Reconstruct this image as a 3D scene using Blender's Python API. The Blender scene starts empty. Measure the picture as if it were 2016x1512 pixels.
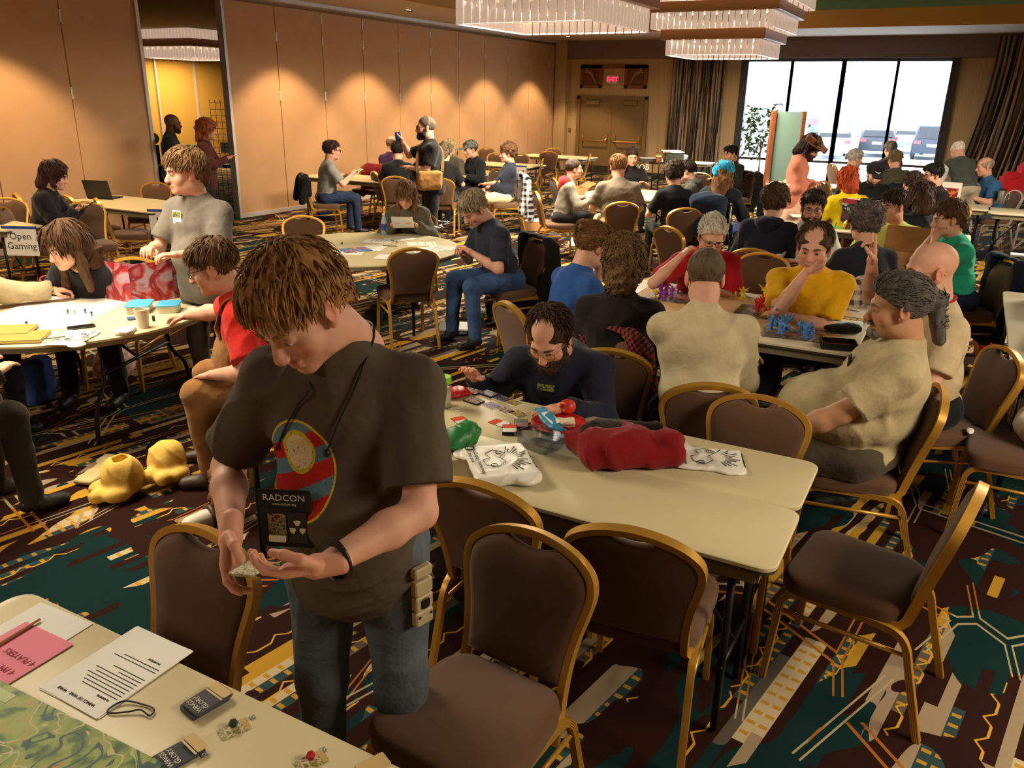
import bpy, math, random
import numpy as np
from mathutils import Matrix, Vector
sc = bpy.context.scene
col = sc.collection
random.seed(7)
rng = np.random.default_rng(11)
R = math.radians
# ------------------------------------------------------------------ camera
F_PX, PITCH, ROLL, YAW, CAM_H = 1595.4, R(19.538), R(1.03), R(28.394), 2.121
_f = np.array([-math.sin(YAW)*math.cos(PITCH), math.cos(YAW)*math.cos(PITCH), -math.sin(PITCH)])
_r = np.array([math.cos(YAW), math.sin(YAW), 0.0]); _u = np.cross(_r, _f)
CR = _r*math.cos(ROLL)+_u*math.sin(ROLL); CU = -_r*math.sin(ROLL)+_u*math.cos(ROLL); CF = _f
cam_d = bpy.data.cameras.new('camera'); cam = bpy.data.objects.new('camera', cam_d); col.objects.link(cam)
cam_d.sensor_width = 36; cam_d.lens = F_PX/2016*36; cam_d.clip_start = 0.05; cam_d.clip_end = 300
cam.matrix_world = Matrix(((CR[0], CU[0], -CF[0], 0), (CR[1], CU[1], -CF[1], 0), (CR[2], CU[2], -CF[2], CAM_H), (0, 0, 0, 1)))
sc.camera = cam
def ray(u, v): return CR*(u-1008)/F_PX - CU*(v-756)/F_PX + CF
def G(u, v, z=0.0):
    "world point at height z seen at pixel u, v of the 2016x1512 frame"
    d = ray(u, v); return d*(z-CAM_H)/d[2] + np.array([0, 0, CAM_H])
def dist(p): return math.sqrt(p[0]**2+p[1]**2+(CAM_H-(p[2] if len(p) > 2 else 1))**2)
# ------------------------------------------------------------------ world, exposure
sc.view_settings.view_transform = 'Standard'; sc.view_settings.look = 'None'
sc.view_settings.gamma = 1; sc.view_settings.use_curve_mapping = False
sc.view_settings.exposure = 1.12
w = bpy.data.worlds.new('overcast_sky'); sc.world = w; w.use_nodes = True
w.node_tree.nodes['Background'].inputs[0].default_value = (0.80, 0.90, 1.0, 1)
w.node_tree.nodes['Background'].inputs[1].default_value = 6.0
sc.cycles.max_bounces = 4; sc.cycles.diffuse_bounces = 2; sc.cycles.glossy_bounces = 2
sc.cycles.transmission_bounces = 2; sc.cycles.transparent_max_bounces = 6; sc.cycles.adaptive_threshold = 0.03
sc.cycles.sample_clamp_indirect = 4; sc.cycles.caustics_reflective = False; sc.cycles.caustics_refractive = False
sc.cycles.use_denoising = True
# room measures
XL, YF, ZC = -11.2, 23.2, 3.66          # partition wall, window wall, low ceiling
WARM = (1.0, 0.86, 0.64)
def area_light(name, loc, size, power, color=WARM, rot=(0, 0, 0), parent=None):
    l = bpy.data.lights.new(name, 'AREA'); l.shape = 'RECTANGLE'; l.size, l.size_y = size; l.energy = power; l.color = color
    o = bpy.data.objects.new(name, l); o.location = loc; o.rotation_euler = rot; col.objects.link(o)
    if parent: o.parent = parent
    return o
# daylight entering through the window wall
# ------------------------------------------------------------------ colour and materials
def lin(c): return tuple((x/255/12.92 if x/255 <= .04045 else ((x/255+.055)/1.055)**2.4) for x in c[:3])
def L4(c): return (*lin(c), 1.0)
MATS = {}
def mat(name, color=None, rough=.6, metal=0.0, bump=None, var=None, attr=False, emit=None, spec=.4, alpha=None, trans=0, sheen=0, stretch=None):
    if name in MATS: return MATS[name]
    m = bpy.data.materials.new(name); m.use_nodes = True; nt = m.node_tree; N = nt.nodes; K = nt.links
    b = N['Principled BSDF']; b.inputs['Roughness'].default_value = rough; b.inputs['Metallic'].default_value = metal
    b.inputs['Specular IOR Level'].default_value = spec
    if sheen: b.inputs['Sheen Weight'].default_value = sheen; b.inputs['Sheen Roughness'].default_value = .5
    if trans: b.inputs['Transmission Weight'].default_value = trans
    if alpha is not None: b.inputs['Alpha'].default_value = alpha
    tc = N.new('ShaderNodeTexCoord'); vec = tc.outputs['Object']
    if stretch:
        mp = N.new('ShaderNodeMapping'); mp.inputs['Scale'].default_value = stretch; K.new(vec, mp.inputs[0]); vec = mp.outputs[0]
    if attr: src = N.new('ShaderNodeAttribute'); src.attribute_name = 'Col'; csock = src.outputs['Color']
    elif color is None: src = N.new('ShaderNodeObjectInfo'); csock = src.outputs['Color']
    else: src = N.new('ShaderNodeRGB'); src.outputs[0].default_value = L4(color); csock = src.outputs[0]
    if var:
        nz = N.new('ShaderNodeTexNoise'); nz.inputs['Scale'].default_value = var[0]; nz.inputs['Detail'].default_value = 4; K.new(vec, nz.inputs['Vector'])
        mr = N.new('ShaderNodeMapRange'); mr.inputs[1].default_value = .3; mr.inputs[2].default_value = .7; mr.inputs[3].default_value = 1-var[1]; mr.inputs[4].default_value = 1+var[1]
        K.new(nz.outputs[0], mr.inputs[0])
        mx = N.new('ShaderNodeVectorMath'); mx.operation = 'SCALE'; K.new(csock, mx.inputs[0]); K.new(mr.outputs[0], mx.inputs['Scale']); csock = mx.outputs[0]
    K.new(csock, b.inputs['Base Color'])
    if emit: b.inputs['Emission Color'].default_value = L4(emit[0]); b.inputs['Emission Strength'].default_value = emit[1]
    if bump:
        nb = N.new('ShaderNodeTexNoise'); nb.inputs['Scale'].default_value = bump[0]; nb.inputs['Detail'].default_value = 3; K.new(vec, nb.inputs['Vector'])
        bp = N.new('ShaderNodeBump'); bp.inputs['Strength'].default_value = bump[1]; bp.inputs['Distance'].default_value = bump[2] if len(bump) > 2 else .01
        K.new(nb.outputs[0], bp.inputs['Height']); K.new(bp.outputs[0], b.inputs['Normal'])
    MATS[name] = m; return m
class NT:
    "little helper for node formulas"
    def __init__(s, name, rough=.8, spec=.3):
        s.m = bpy.data.materials.new(name); s.m.use_nodes = True; s.t = s.m.node_tree; s.b = s.t.nodes['Principled BSDF']
        s.b.inputs['Roughness'].default_value = rough; s.b.inputs['Specular IOR Level'].default_value = spec
    def n(s, t, **k):
        x = s.t.nodes.new('ShaderNode'+t)
        for a, b in k.items(): setattr(x, a, b)
        return x
    def put(s, inp, v):
        if isinstance(v, (int, float)): inp.default_value = v
        elif isinstance(v, tuple): inp.default_value = v if len(inp.default_value) == len(v) else (*v, 1.0)[:len(inp.default_value)]
        else: s.t.links.new(v, inp)
    def f(s, op, a, b=0.0, c=None):
        x = s.n('Math', operation=op); s.put(x.inputs[0], a); s.put(x.inputs[1], b)
        if c is not None: s.put(x.inputs[2], c)
        return x.outputs[0]
    def xyz(s, v): x = s.n('SeparateXYZ'); s.put(x.inputs[0], v); return x.outputs
    def vec(s, a, b, c=0.0): x = s.n('CombineXYZ'); s.put(x.inputs[0], a); s.put(x.inputs[1], b); s.put(x.inputs[2], c); return x.outputs[0]
    def noise(s, v, scale, detail=2.0, dist=0.0):
        x = s.n('TexNoise'); s.put(x.inputs['Vector'], v); s.put(x.inputs['Scale'], scale); s.put(x.inputs['Detail'], detail); s.put(x.inputs['Distortion'], dist); return x.outputs[0]
    def white(s, v): x = s.n('TexWhiteNoise', noise_dimensions='2D'); s.put(x.inputs['Vector'], v); return x.outputs
    def mix(s, fac, a, b):
        x = s.n('Mix', data_type='RGBA'); s.put(x.inputs[0], fac); s.put(x.inputs[6], a); s.put(x.inputs[7], b); return x.outputs[2]
    def ramp(s, v, stops, mode='CONSTANT'):
        x = s.n('ValToRGB'); s.put(x.inputs[0], v); r = x.color_ramp; r.interpolation = mode
        while len(r.elements) < len(stops): r.elements.new(.5)
        for e, (p, c) in zip(r.elements, stops): e.position = p; e.color = L4(c)
        return x.outputs[0]
    def gt(s, a, b): return s.f('GREATER_THAN', a, b)
    def lt(s, a, b): return s.f('LESS_THAN', a, b)
    def out(s, c): s.put(s.b.inputs['Base Color'], c); return s.m
    def coord(s, w='Object'): return s.n('TexCoord').outputs[w]
# ------------------------------------------------------------------ meshes
def link(name, me, parent=None, mats=None, color=None):
    o = bpy.data.objects.new(name, me); col.objects.link(o)
    if parent is not None: o.parent = parent
    if mats is not None and not me.materials:
        for m in (mats if isinstance(mats, (list, tuple)) else [mats]): me.materials.append(m)
    if color is not None: o.color = (*color, 1.0) if len(color) == 3 else color
    return o
def tag(o, label, cat, group=None, kind=None):
    if kind: o['kind'] = kind
    if label: o['label'] = label
    if cat: o['category'] = cat
    if group: o['group'] = group
    return o
def thing(name, loc=(0, 0, 0), rz=0.0, label=None, cat=None, group=None):
    o = bpy.data.objects.new(name, None); col.objects.link(o); o.empty_display_size = .1
    o.location = tuple(loc) if len(loc) == 3 else (*loc, 0.0); o.rotation_euler = (0, 0, rz)
    return tag(o, label, cat, group)
def copy_tree(o, parent=None):
    c = o.copy(); col.objects.link(c); c.parent = parent
    for ch in o.children: copy_tree(ch, c)
    return c
def crom(pts, n=6, closed=False):
    p = [np.array(q, float) for q in pts]; o = []; m = len(p)
    for i in range(m if closed else m-1):
        a, b, c, d = (p[(i-1) % m], p[i], p[(i+1) % m], p[(i+2) % m]) if closed else (p[max(i-1, 0)], p[i], p[i+1], p[min(i+2, m-1)])
        for k in range(n):
            t = k/n; o.append(.5*((2*b)+(c-a)*t+(2*a-5*b+4*c-d)*t*t+(3*b-a-3*c+d)*t**3))
    if not closed: o.append(p[-1])
    return o
def rrect(w, h, r, n=4):
    o = []
    for cx, cy, a0 in ((w/2-r, h/2-r, 0), (-w/2+r, h/2-r, 90), (-w/2+r, -h/2+r, 180), (w/2-r, -h/2+r, 270)):
        for k in range(n+1): a = R(a0+90*k/n); o.append((cx+r*math.cos(a), cy+r*math.sin(a)))
    return o
class MB:
    def __init__(s): s.v = []; s.f = []; s.mi = []; s.cur = 0; s.T = None
    def m(s, i): s.cur = i; return s
    def add(s, vs, fs):
        b = len(s.v)
        if s.T is not None: vs = [tuple(s.T @ Vector(v)) for v in vs]
        s.v += [tuple(map(float, v)) for v in vs]; s.f += [[b+i for i in f] for f in fs]; s.mi += [s.cur]*len(fs); return s
    def box(s, c, d, rz=0.0):
        x, y, z = d[0]/2, d[1]/2, d[2]/2; ca, sa = math.cos(rz), math.sin(rz)
        vs = [(c[0]+i*x*ca-j*y*sa, c[1]+i*x*sa+j*y*ca, c[2]+k*z) for i in (-1, 1) for j in (-1, 1) for k in (-1, 1)]
        return s.add(vs, [(0, 1, 3, 2), (4, 6, 7, 5), (0, 4, 5, 1), (2, 3, 7, 6), (0, 2, 6, 4), (1, 5, 7, 3)])
    def layers(s, loops, cap=True):
        n = len(loops[0]); vs = [p for l in loops for p in l]; fs = []
        for i in range(len(loops)-1):
            for k in range(n): fs.append((i*n+k, i*n+(k+1) % n, (i+1)*n+(k+1) % n, (i+1)*n+k))
        if cap: fs.append(tuple(range(n-1, -1, -1))); fs.append(tuple(range((len(loops)-1)*n, len(loops)*n)))
        return s.add(vs, fs)
    def prism(s, poly, z0, z1, ch=0.0, c=(0, 0)):
        p = [(x+c[0], y+c[1]) for x, y in poly]
        if ch <= 0: return s.layers([[(x, y, z0) for x, y in p], [(x, y, z1) for x, y in p]])
        cx = sum(x for x, y in p)/len(p); cy = sum(y for x, y in p)/len(p)
        ex = max(abs(x-cx) for x, y in p); ey = max(abs(y-cy) for x, y in p)
        q = [(cx+(x-cx)*(1-ch/ex), cy+(y-cy)*(1-ch/ey)) for x, y in p]
        return s.layers([[(x, y, z0) for x, y in q], [(x, y, z0+ch) for x, y in p], [(x, y, z1-ch) for x, y in p], [(x, y, z1) for x, y in q]])
    def rbox(s, c, d, r=.01, ch=.004, n=3): return s.prism(rrect(d[0], d[1], min(r, d[0]/2.01, d[1]/2.01), n), c[2]-d[2]/2, c[2]+d[2]/2, ch, c[:2])
    def lathe(s, prof, c=(0, 0, 0), n=16, cap=True):
        return s.layers([[(c[0]+r*math.cos(2*math.pi*k/n), c[1]+r*math.sin(2*math.pi*k/n), c[2]+z) for k in range(n)] for r, z in prof], cap)
    def sweep(s, path, prof, up=(0, 0, 1), closed=False, scale=None):
        P = [np.array(p, float) for p in path]; m = len(P); loops = []; up = np.array(up, float)
        for i in range(m):
            if closed: t = P[(i+1) % m]-P[i-1]
            else: t = P[min(i+1, m-1)]-P[max(i-1, 0)]
            t = t/(np.linalg.norm(t)+1e-9); a = np.cross(up, t); na = np.linalg.norm(a)
            a = np.array([1., 0, 0]) if na < 1e-5 else a/na
            b = np.cross(t, a); k = 1.0 if scale is None else scale[i]
            loops.append([tuple(P[i]+a*x*k+b*y*k) for x, y in prof])
        if closed: loops.append(loops[0])
        return s.layers(loops, cap=not closed)
    def tube(s, path, r, n=6, closed=False, up=(0, 0, 1), scale=None):
        return s.sweep(path, [(r*math.cos(2*math.pi*k/n), r*math.sin(2*math.pi*k/n)) for k in range(n)], up, closed, scale)
    def ball(s, c, r, nu=10, nv=6, rad=None):
        rx, ry, rz = rad or (r, r, r); L = []
        for j in range(nv+1):
            a = math.pi*j/nv-math.pi/2; k = max(math.cos(a), .02)
            L.append([(c[0]+rx*k*math.cos(2*math.pi*i/nu), c[1]+ry*k*math.sin(2*math.pi*i/nu), c[2]+rz*math.sin(a)) for i in range(nu)])
        return s.layers(L)
    def mesh(s, name, smooth=False):
        me = bpy.data.meshes.new(name); me.from_pydata(s.v, [], s.f)
        if any(s.mi): me.polygons.foreach_set('material_index', s.mi)
        if smooth:
            me.polygons.foreach_set('use_smooth', [True]*len(s.f))
            if smooth is not True: me.set_sharp_from_angle(angle=R(smooth))
        me.update(); return me
    def build(s, name, mats, parent=None, smooth=False, color=None): return link(name, s.mesh(name, smooth), parent, mats, color)
def text_mesh(txt, size, depth=.0006, align='CENTER', shear=0.0, width=1.0):
    c = bpy.data.curves.new('t', 'FONT'); c.body = txt; c.size = size; c.align_x = align; c.align_y = 'CENTER'; c.extrude = depth/2; c.shear = shear; c.resolution_u = 2; c.space_character = width
    o = bpy.data.objects.new('t', c); col.objects.link(o); dg = bpy.context.evaluated_depsgraph_get()
    me = bpy.data.meshes.new_from_object(o.evaluated_get(dg)); bpy.data.objects.remove(o); bpy.data.curves.remove(c); me.materials.clear(); return me
def text(txt, size, M, mats, parent=None, name='lettering', color=None, **k):
    me = text_mesh(txt, size, **k); o = link(name, me, parent, mats, color); o.matrix_local = M; return o
def frame(origin, xaxis, yaxis):
    x = Vector(xaxis).normalized(); y = Vector(yaxis); z = x.cross(y).normalized(); y = z.cross(x)
    return Matrix(((x[0], y[0], z[0], origin[0]), (x[1], y[1], z[1], origin[1]), (x[2], y[2], z[2], origin[2]), (0, 0, 0, 1)))
# ------------------------------------------------------------------ signed distance shapes -> one continuous surface
def fast_mesh(name, V, Q, cols=None, smooth=True):
    me = bpy.data.meshes.new(name); n = len(V); q = len(Q)
    me.vertices.add(n); me.vertices.foreach_set('co', np.asarray(V, np.float32).ravel())
    me.loops.add(q*4); me.loops.foreach_set('vertex_index', np.asarray(Q, np.int32).ravel())
    me.polygons.add(q); me.polygons.foreach_set('loop_start', np.arange(0, q*4, 4, dtype=np.int32)); me.polygons.foreach_set('loop_total', np.full(q, 4, np.int32))
    if smooth: me.polygons.foreach_set('use_smooth', np.ones(q, bool))
    me.update(calc_edges=True)
    if cols is not None:
        a = me.attributes.new('Col', 'FLOAT_COLOR', 'POINT'); a.data.foreach_set('color', np.hstack([cols, np.ones((n, 1))]).astype(np.float32).ravel())
    return me
def nets(V, o, h):
    s = V < 0; nx, ny, nz = V.shape; c = np.zeros((nx-1, ny-1, nz-1), np.int8)
    for i in (0, 1):
        for j in (0, 1):
            for k in (0, 1): c += s[i:nx-1+i, j:ny-1+j, k:nz-1+k]
    m = (c > 0) & (c < 8); I = np.argwhere(m); n = len(I); idx = np.full(m.shape, -1, np.int32); idx[m] = np.arange(n)
    acc = np.zeros((n, 3)); cnt = np.zeros(n)
    for a in range(3):
        e = np.eye(3, dtype=int)[a]; b, d = (a+1) % 3, (a+2) % 3
        for x in (0, 1):
            for y in (0, 1):
                off = np.zeros(3, int); off[b] = x; off[d] = y; p = I+off; q = p+e
                v0 = V[p[:, 0], p[:, 1], p[:, 2]]; v1 = V[q[:, 0], q[:, 1], q[:, 2]]; cr = (v0 < 0) != (v1 < 0)
                t = np.where(cr, v0/np.where(cr, v0-v1, 1), 0); acc += cr[:, None]*(off+t[:, None]*e); cnt += cr
    verts = o+h*(I+acc/cnt[:, None]); F = []
    for a in range(3):
        e = np.eye(3, dtype=int)[a]; b, d = np.eye(3, dtype=int)[(a+1) % 3], np.eye(3, dtype=int)[(a+2) % 3]
        sl0 = [slice(1, -1)]*3; sl0[a] = slice(0, -1); sl1 = [slice(1, -1)]*3; sl1[a] = slice(1, None)
        s0 = s[tuple(sl0)]; s1 = s[tuple(sl1)]; P = np.argwhere(s0 != s1); ins = s0[s0 != s1]
        st = np.array([1, 1, 1]); st[a] = 0; P = P+st
        g = lambda q: idx[q[:, 0], q[:, 1], q[:, 2]]
        f = np.stack([g(P-b-d), g(P-d), g(P), g(P-b)], 1); f[~ins] = f[~ins][:, ::-1]; F.append(f)
    F = np.vstack(F) if F else np.zeros((0, 4), int); return verts, F[(F >= 0).all(1)]
class SDF:
    def __init__(s, k=.02): s.p = []; s.k = k; s.lo = []; s.hi = []
    def _add(s, lo, hi, fn, k, op):
        k = s.k if k is None else k; s.p.append((np.array(lo, float), np.array(hi, float), fn, k, op))
        if op == 'add': s.lo.append(lo); s.hi.append(hi)
        return s
    def rc(s, a, b, ra, rb, k=None, op='add', sq=None, flat=False):
        a = np.array(a, float); b = np.array(b, float); ab = b-a; l2 = float(ab@ab)+1e-9
        ax = None
        if sq: ax = np.array(sq[0], float); ax = ax/np.linalg.norm(ax); fac = sq[1]
        def fn(X, Y, Z):
            px, py, pz = X-a[0], Y-a[1], Z-a[2]
            t = np.clip((px*ab[0]+py*ab[1]+pz*ab[2])/l2, 0, 1); r = ra+(rb-ra)*t
            qx, qy, qz = px-t*ab[0], py-t*ab[1], pz-t*ab[2]
            if ax is not None:
                c = (qx*ax[0]+qy*ax[1]+qz*ax[2])*(1/fac-1); qx = qx+c*ax[0]; qy = qy+c*ax[1]; qz = qz+c*ax[2]
            d = np.sqrt(qx*qx+qy*qy+qz*qz)-r
            if flat: d = np.maximum(d, (px*ab[0]+py*ab[1]+pz*ab[2])/math.sqrt(l2)-math.sqrt(l2))
            return d
        m = max(ra, rb)*(max(1, sq[1]) if sq else 1)
        return s._add(np.minimum(a, b)-m, np.maximum(a, b)+m, fn, k, op)
    def el(s, c, r, k=None, op='add', rot=None):
        c = np.array(c, float); r = np.array(r, float); M = None if rot is None else np.array(rot)
        def fn(X, Y, Z):
            px, py, pz = X-c[0], Y-c[1], Z-c[2]
            if M is not None: px, py, pz = (M[0][0]*px+M[1][0]*py+M[2][0]*pz, M[0][1]*px+M[1][1]*py+M[2][1]*pz, M[0][2]*px+M[1][2]*py+M[2][2]*pz)
            k0 = np.sqrt((px/r[0])**2+(py/r[1])**2+(pz/r[2])**2); k1 = np.sqrt((px/r[0]**2)**2+(py/r[1]**2)**2+(pz/r[2]**2)**2)+1e-6
            return k0*(k0-1)/k1
        e = r if M is None else np.full(3, r.max())
        return s._add(c-e, c+e, fn, k, op)
    def bx(s, c, d, r=.01, k=None, op='add', rot=None):
        c = np.array(c, float); hd = np.array(d, float)/2-r; M = None if rot is None else np.array(rot)
        def fn(X, Y, Z):
            px, py, pz = X-c[0], Y-c[1], Z-c[2]
            if M is not None: px, py, pz = (M[0][0]*px+M[1][0]*py+M[2][0]*pz, M[0][1]*px+M[1][1]*py+M[2][1]*pz, M[0][2]*px+M[1][2]*py+M[2][2]*pz)
            qx, qy, qz = abs(px)-hd[0], abs(py)-hd[1], abs(pz)-hd[2]
            return np.sqrt(np.maximum(qx, 0)**2+np.maximum(qy, 0)**2+np.maximum(qz, 0)**2)+np.minimum(np.maximum(qx, np.maximum(qy, qz)), 0)-r
        e = np.array(d, float)/2
        if M is not None: e = np.full(3, np.linalg.norm(e))
        return s._add(c-e, c+e, fn, k, op)
    def cut(s, p, n, k=.003):
        p = np.array(p, float); n = np.array(n, float); n = n/np.linalg.norm(n)
        return s._add(p, p, lambda X, Y, Z: (X-p[0])*n[0]+(Y-p[1])*n[1]+(Z-p[2])*n[2], k, 'cut')
    def mesh(s, h, disp=None):
        lo = np.min(s.lo, 0)-2.5*h; hi = np.max(s.hi, 0)+2.5*h; n = np.ceil((hi-lo)/h).astype(int)+1
        ax = [(lo[i]+h*np.arange(n[i])).astype(np.float32) for i in range(3)]
        V = np.full(tuple(n), .5, np.float32)
        for l, g, fn, k, op in s.p:
            if op == 'cut': i0 = [0]*3; i1 = list(n)
            else:
                mar = k+2.5*h; i0 = np.clip(np.floor((l-mar-lo)/h).astype(int), 0, n); i1 = np.clip(np.ceil((g+mar-lo)/h).astype(int)+1, 0, n)
            sl = tuple(slice(i0[i], i1[i]) for i in range(3)); v = V[sl]
            if v.size == 0: continue
            X, Y, Z = np.meshgrid(*(ax[i][sl[i]] for i in range(3)), indexing='ij', sparse=True); d = fn(X, Y, Z)
            if op == 'add':
                t = np.clip(.5+.5*(v-d)/k, 0, 1); V[sl] = v+(d-v)*t-k*t*(1-t)
            else:
                if op == 'sub': d = -d
                t = np.clip(.5+.5*(d-v)/k, 0, 1); V[sl] = v+(d-v)*t+k*t*(1-t)
        if disp is not None:
            X, Y, Z = np.meshgrid(*ax, indexing='ij', sparse=True); V = V+disp(X, Y, Z)
        return nets(V, lo, h)
def wrinkle(amp, fr, seed):
    r = np.random.default_rng(seed); a = r.uniform(-1, 1, (5, 3)); a = a/np.linalg.norm(a, axis=1)[:, None]*fr*r.uniform(.6, 1.3, (5, 1)); p = r.uniform(0, 6, 5)
    def f(X, Y, Z):
        g = lambda i: a[i, 0]*X+a[i, 1]*Y+a[i, 2]*Z+p[i]
        n = np.sin(.45*g(4)); r0 = (1-np.abs(np.sin(.5*g(0)+.9*n)))**2; r1 = (1-np.abs(np.sin(.5*g(1)-1.1*n)))**2; m0 = np.clip(.5+np.sin(.4*g(2)), 0, 1); m1 = np.clip(.5+np.sin(.4*g(3)), 0, 1)
        return -amp*(1.5*r0*m0+1.5*r1*m1+.35*np.sin(g(2))*np.sin(g(3)))
    return f
def rotm(yaw=0, pitch=0, roll=0):
    "columns = x right, y forward, z up after yaw (left +), pitch (down +), roll"
    m = Matrix.Rotation(yaw, 3, 'Z') @ Matrix.Rotation(-pitch, 3, 'X') @ Matrix.Rotation(roll, 3, 'Y'); return np.array(m)
def sdf_obj(name, s, h, mats, parent=None, disp=None, color=None, cols=None):
    V, Q = s.mesh(h, disp); c = None
    if cols is not None: c = cols(V)
    return link(name, fast_mesh(name, V, Q, c), parent, mats, color)
# ================================================================== materials of the place
def carpet_material():
    k = NT('carpet_pattern', .95, .1); a = R(80); CS = 1.7
    sv = k.n('VectorMath', operation='SCALE'); k.put(sv.inputs[0], k.coord()); sv.inputs['Scale'].default_value = CS; pos = sv.outputs[0]; p = k.xyz(pos)
    u = k.f('ADD', k.f('MULTIPLY', p[0], math.cos(a)), k.f('MULTIPLY', p[1], math.sin(a)))
    w = k.f('SUBTRACT', k.f('MULTIPLY', p[1], math.cos(a)), k.f('MULTIPLY', p[0], math.sin(a)))
    teal, brown, dk = (10, 40, 40), (40, 17, 10), (30, 26, 24)
    bi = k.f('FLOOR', k.f('DIVIDE', w, .075)); bf = k.f('FRACT', k.f('DIVIDE', w, .075))
    rb = k.white(k.vec(bi, 3.0))[0]
    # stripes: one run of colour per band, the runs end unevenly
    seg = k.f('FLOOR', k.f('ADD', k.f('DIVIDE', u, 1.15), k.f('MULTIPLY', rb, 7.0)))
    rs = k.white(k.vec(bi, seg))[0]
    scol = k.ramp(rs, [(0, brown), (.34, (176, 132, 40)), (.46, (150, 130, 104)), (.6, brown), (.72, (84, 78, 68)), (.82, (44, 66, 68)), (.92, (186, 166, 132))])
    # ladder of short ticks on some bands, a stepped line on others
    tick = k.f('MULTIPLY', k.lt(k.f('FRACT', k.f('DIVIDE', u, .11)), .3), k.f('MULTIPLY', k.gt(rs, .74), k.lt(k.f('ABSOLUTE', k.f('SUBTRACT', bf, .5)), .36)))
    scol = k.mix(tick, scol, lin((178, 132, 44)))
    tri = k.f('PINGPONG', u, .13); stepd = k.f('SUBTRACT', k.f('MULTIPLY', k.f('FRACT', k.f('DIVIDE', w, .45)), .45), k.f('ADD', .15, k.f('MULTIPLY', k.f('SMOOTH_MAX', k.f('SUBTRACT', tri, .06), 0.0, .01), .8)))
    step = k.lt(k.f('ABSOLUTE', stepd), .008)
    scol = k.mix(step, scol, lin((200, 150, 40)))
    jit = k.f('MULTIPLY', k.f('SUBTRACT', rb, .5), .5)
    v2 = k.vec(k.f('ADD', k.f('MULTIPLY', u, .62), jit), k.f('MULTIPLY', w, .9), 4.0)
    n1 = k.noise(v2, 1.0, 1.0, .2)
    base = k.mix(k.gt(n1, .435), lin(teal), scol)
    # brown branching shapes
    n2 = k.noise(k.vec(k.f('MULTIPLY', u, .55), k.f('MULTIPLY', w, .8), 9.0), 1.0, 1.5, 1.1)
    br = k.lt(k.f('ABSOLUTE', k.f('SUBTRACT', n2, .5)), .035)
    base = k.mix(br, base, lin(brown))
    # fine double lines breaking across the pattern
    def lines(off, rot, scale, c1, c2):
        mp = k.n('Mapping'); k.put(mp.inputs[0], pos); mp.inputs['Rotation'].default_value = (0, 0, rot); mp.inputs['Location'].default_value = (off, off*.7, 0); mp.inputs['Scale'].default_value = (1, .45, 1)
        vo = k.n('TexVoronoi', feature='DISTANCE_TO_EDGE', voronoi_dimensions='2D'); k.put(vo.inputs['Vector'], mp.outputs[0]); k.put(vo.inputs['Scale'], scale)
        d = k.f('ABSOLUTE', k.f('SUBTRACT', vo.outputs['Distance'], .019)); m = k.lt(d, .0048)
        gate = k.gt(k.noise(k.vec(p[0], p[1], off), .8, 0.0), .47)
        return k.f('MULTIPLY', m, gate), k.mix(k.gt(k.noise(k.vec(p[0], p[1], off+3), .6, 0.0), .5), lin(c1), lin(c2))
    for off, rot, s_, c1, c2 in ((1.3, .5, .85, (168, 150, 112), (160, 96, 30)), (5.1, 1.9, .7, (160, 96, 30), (150, 140, 116))):
        m, c = lines(off, rot, s_, c1, c2); base = k.mix(m, base, c)
    nz = k.noise(k.coord(), 320.0, 2.0); bp = k.n('Bump'); bp.inputs['Strength'].default_value = .35; bp.inputs['Distance'].default_value = .004
    k.put(bp.inputs['Height'], nz); k.put(k.b.inputs['Normal'], bp.outputs[0])
    return k.out(base)
M_CARPET = carpet_material()
M_PANEL = mat('partition_fabric', (190, 150, 112), .95, bump=(260, .35, .004), var=(3, .04), spec=.1)
M_TRIMW = mat('pale_metal_trim', (196, 190, 186), .45, metal=.3)
M_TAN = mat('tan_paint', (190, 138, 70), .8)
M_GREEN = mat('sage_paint', (120, 140, 104), .9)
M_CEIL = mat('ceiling_paint', (176, 160, 140), .9)
M_SOFFIT = mat('soffit_paint', (110, 92, 88), .85)
M_DARK = mat('dark_trim', (46, 38, 34), .6)
M_BROWNFR = mat('bronze_window_frame', (48, 42, 44), .5, metal=.2)
def wallpaper():
    k = NT('striped_wallpaper', .8); p = k.xyz(k.coord()); n = k.noise(k.vec(k.f('MULTIPLY', p[0], 40.0), 0.0, k.f('MULTIPLY', p[2], .6)), 1.0, 3.0)
    return k.out(k.mix(n, lin((150, 122, 84)), lin((196, 166, 122))))
M_WALLP = wallpaper()
M_DOOR = mat('door_paint', (116, 92, 56), .5, var=(2, .05))
M_BRASS = mat('brass', (190, 150, 80), .3, metal=.9)
M_WOOD = mat('red_wood', (118, 66, 38), .45, var=(6, .2), stretch=(1, 1, 8))
M_BLACK = mat('black_plastic', (18, 17, 17), .5)
M_PLASTIC = mat('coloured_plastic', None, .4)
M_MATTE = mat('matte_colour', None, .8)
M_PAPER = mat('paper', (238, 232, 220), .8)
M_CARD = mat('corrugated_cardboard', (176, 128, 78), .85, var=(20, .06))
M_INK = mat('print_ink', (20, 20, 22), .8)
M_STEEL = mat('brushed_steel', (180, 182, 186), .3, metal=.9)
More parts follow.
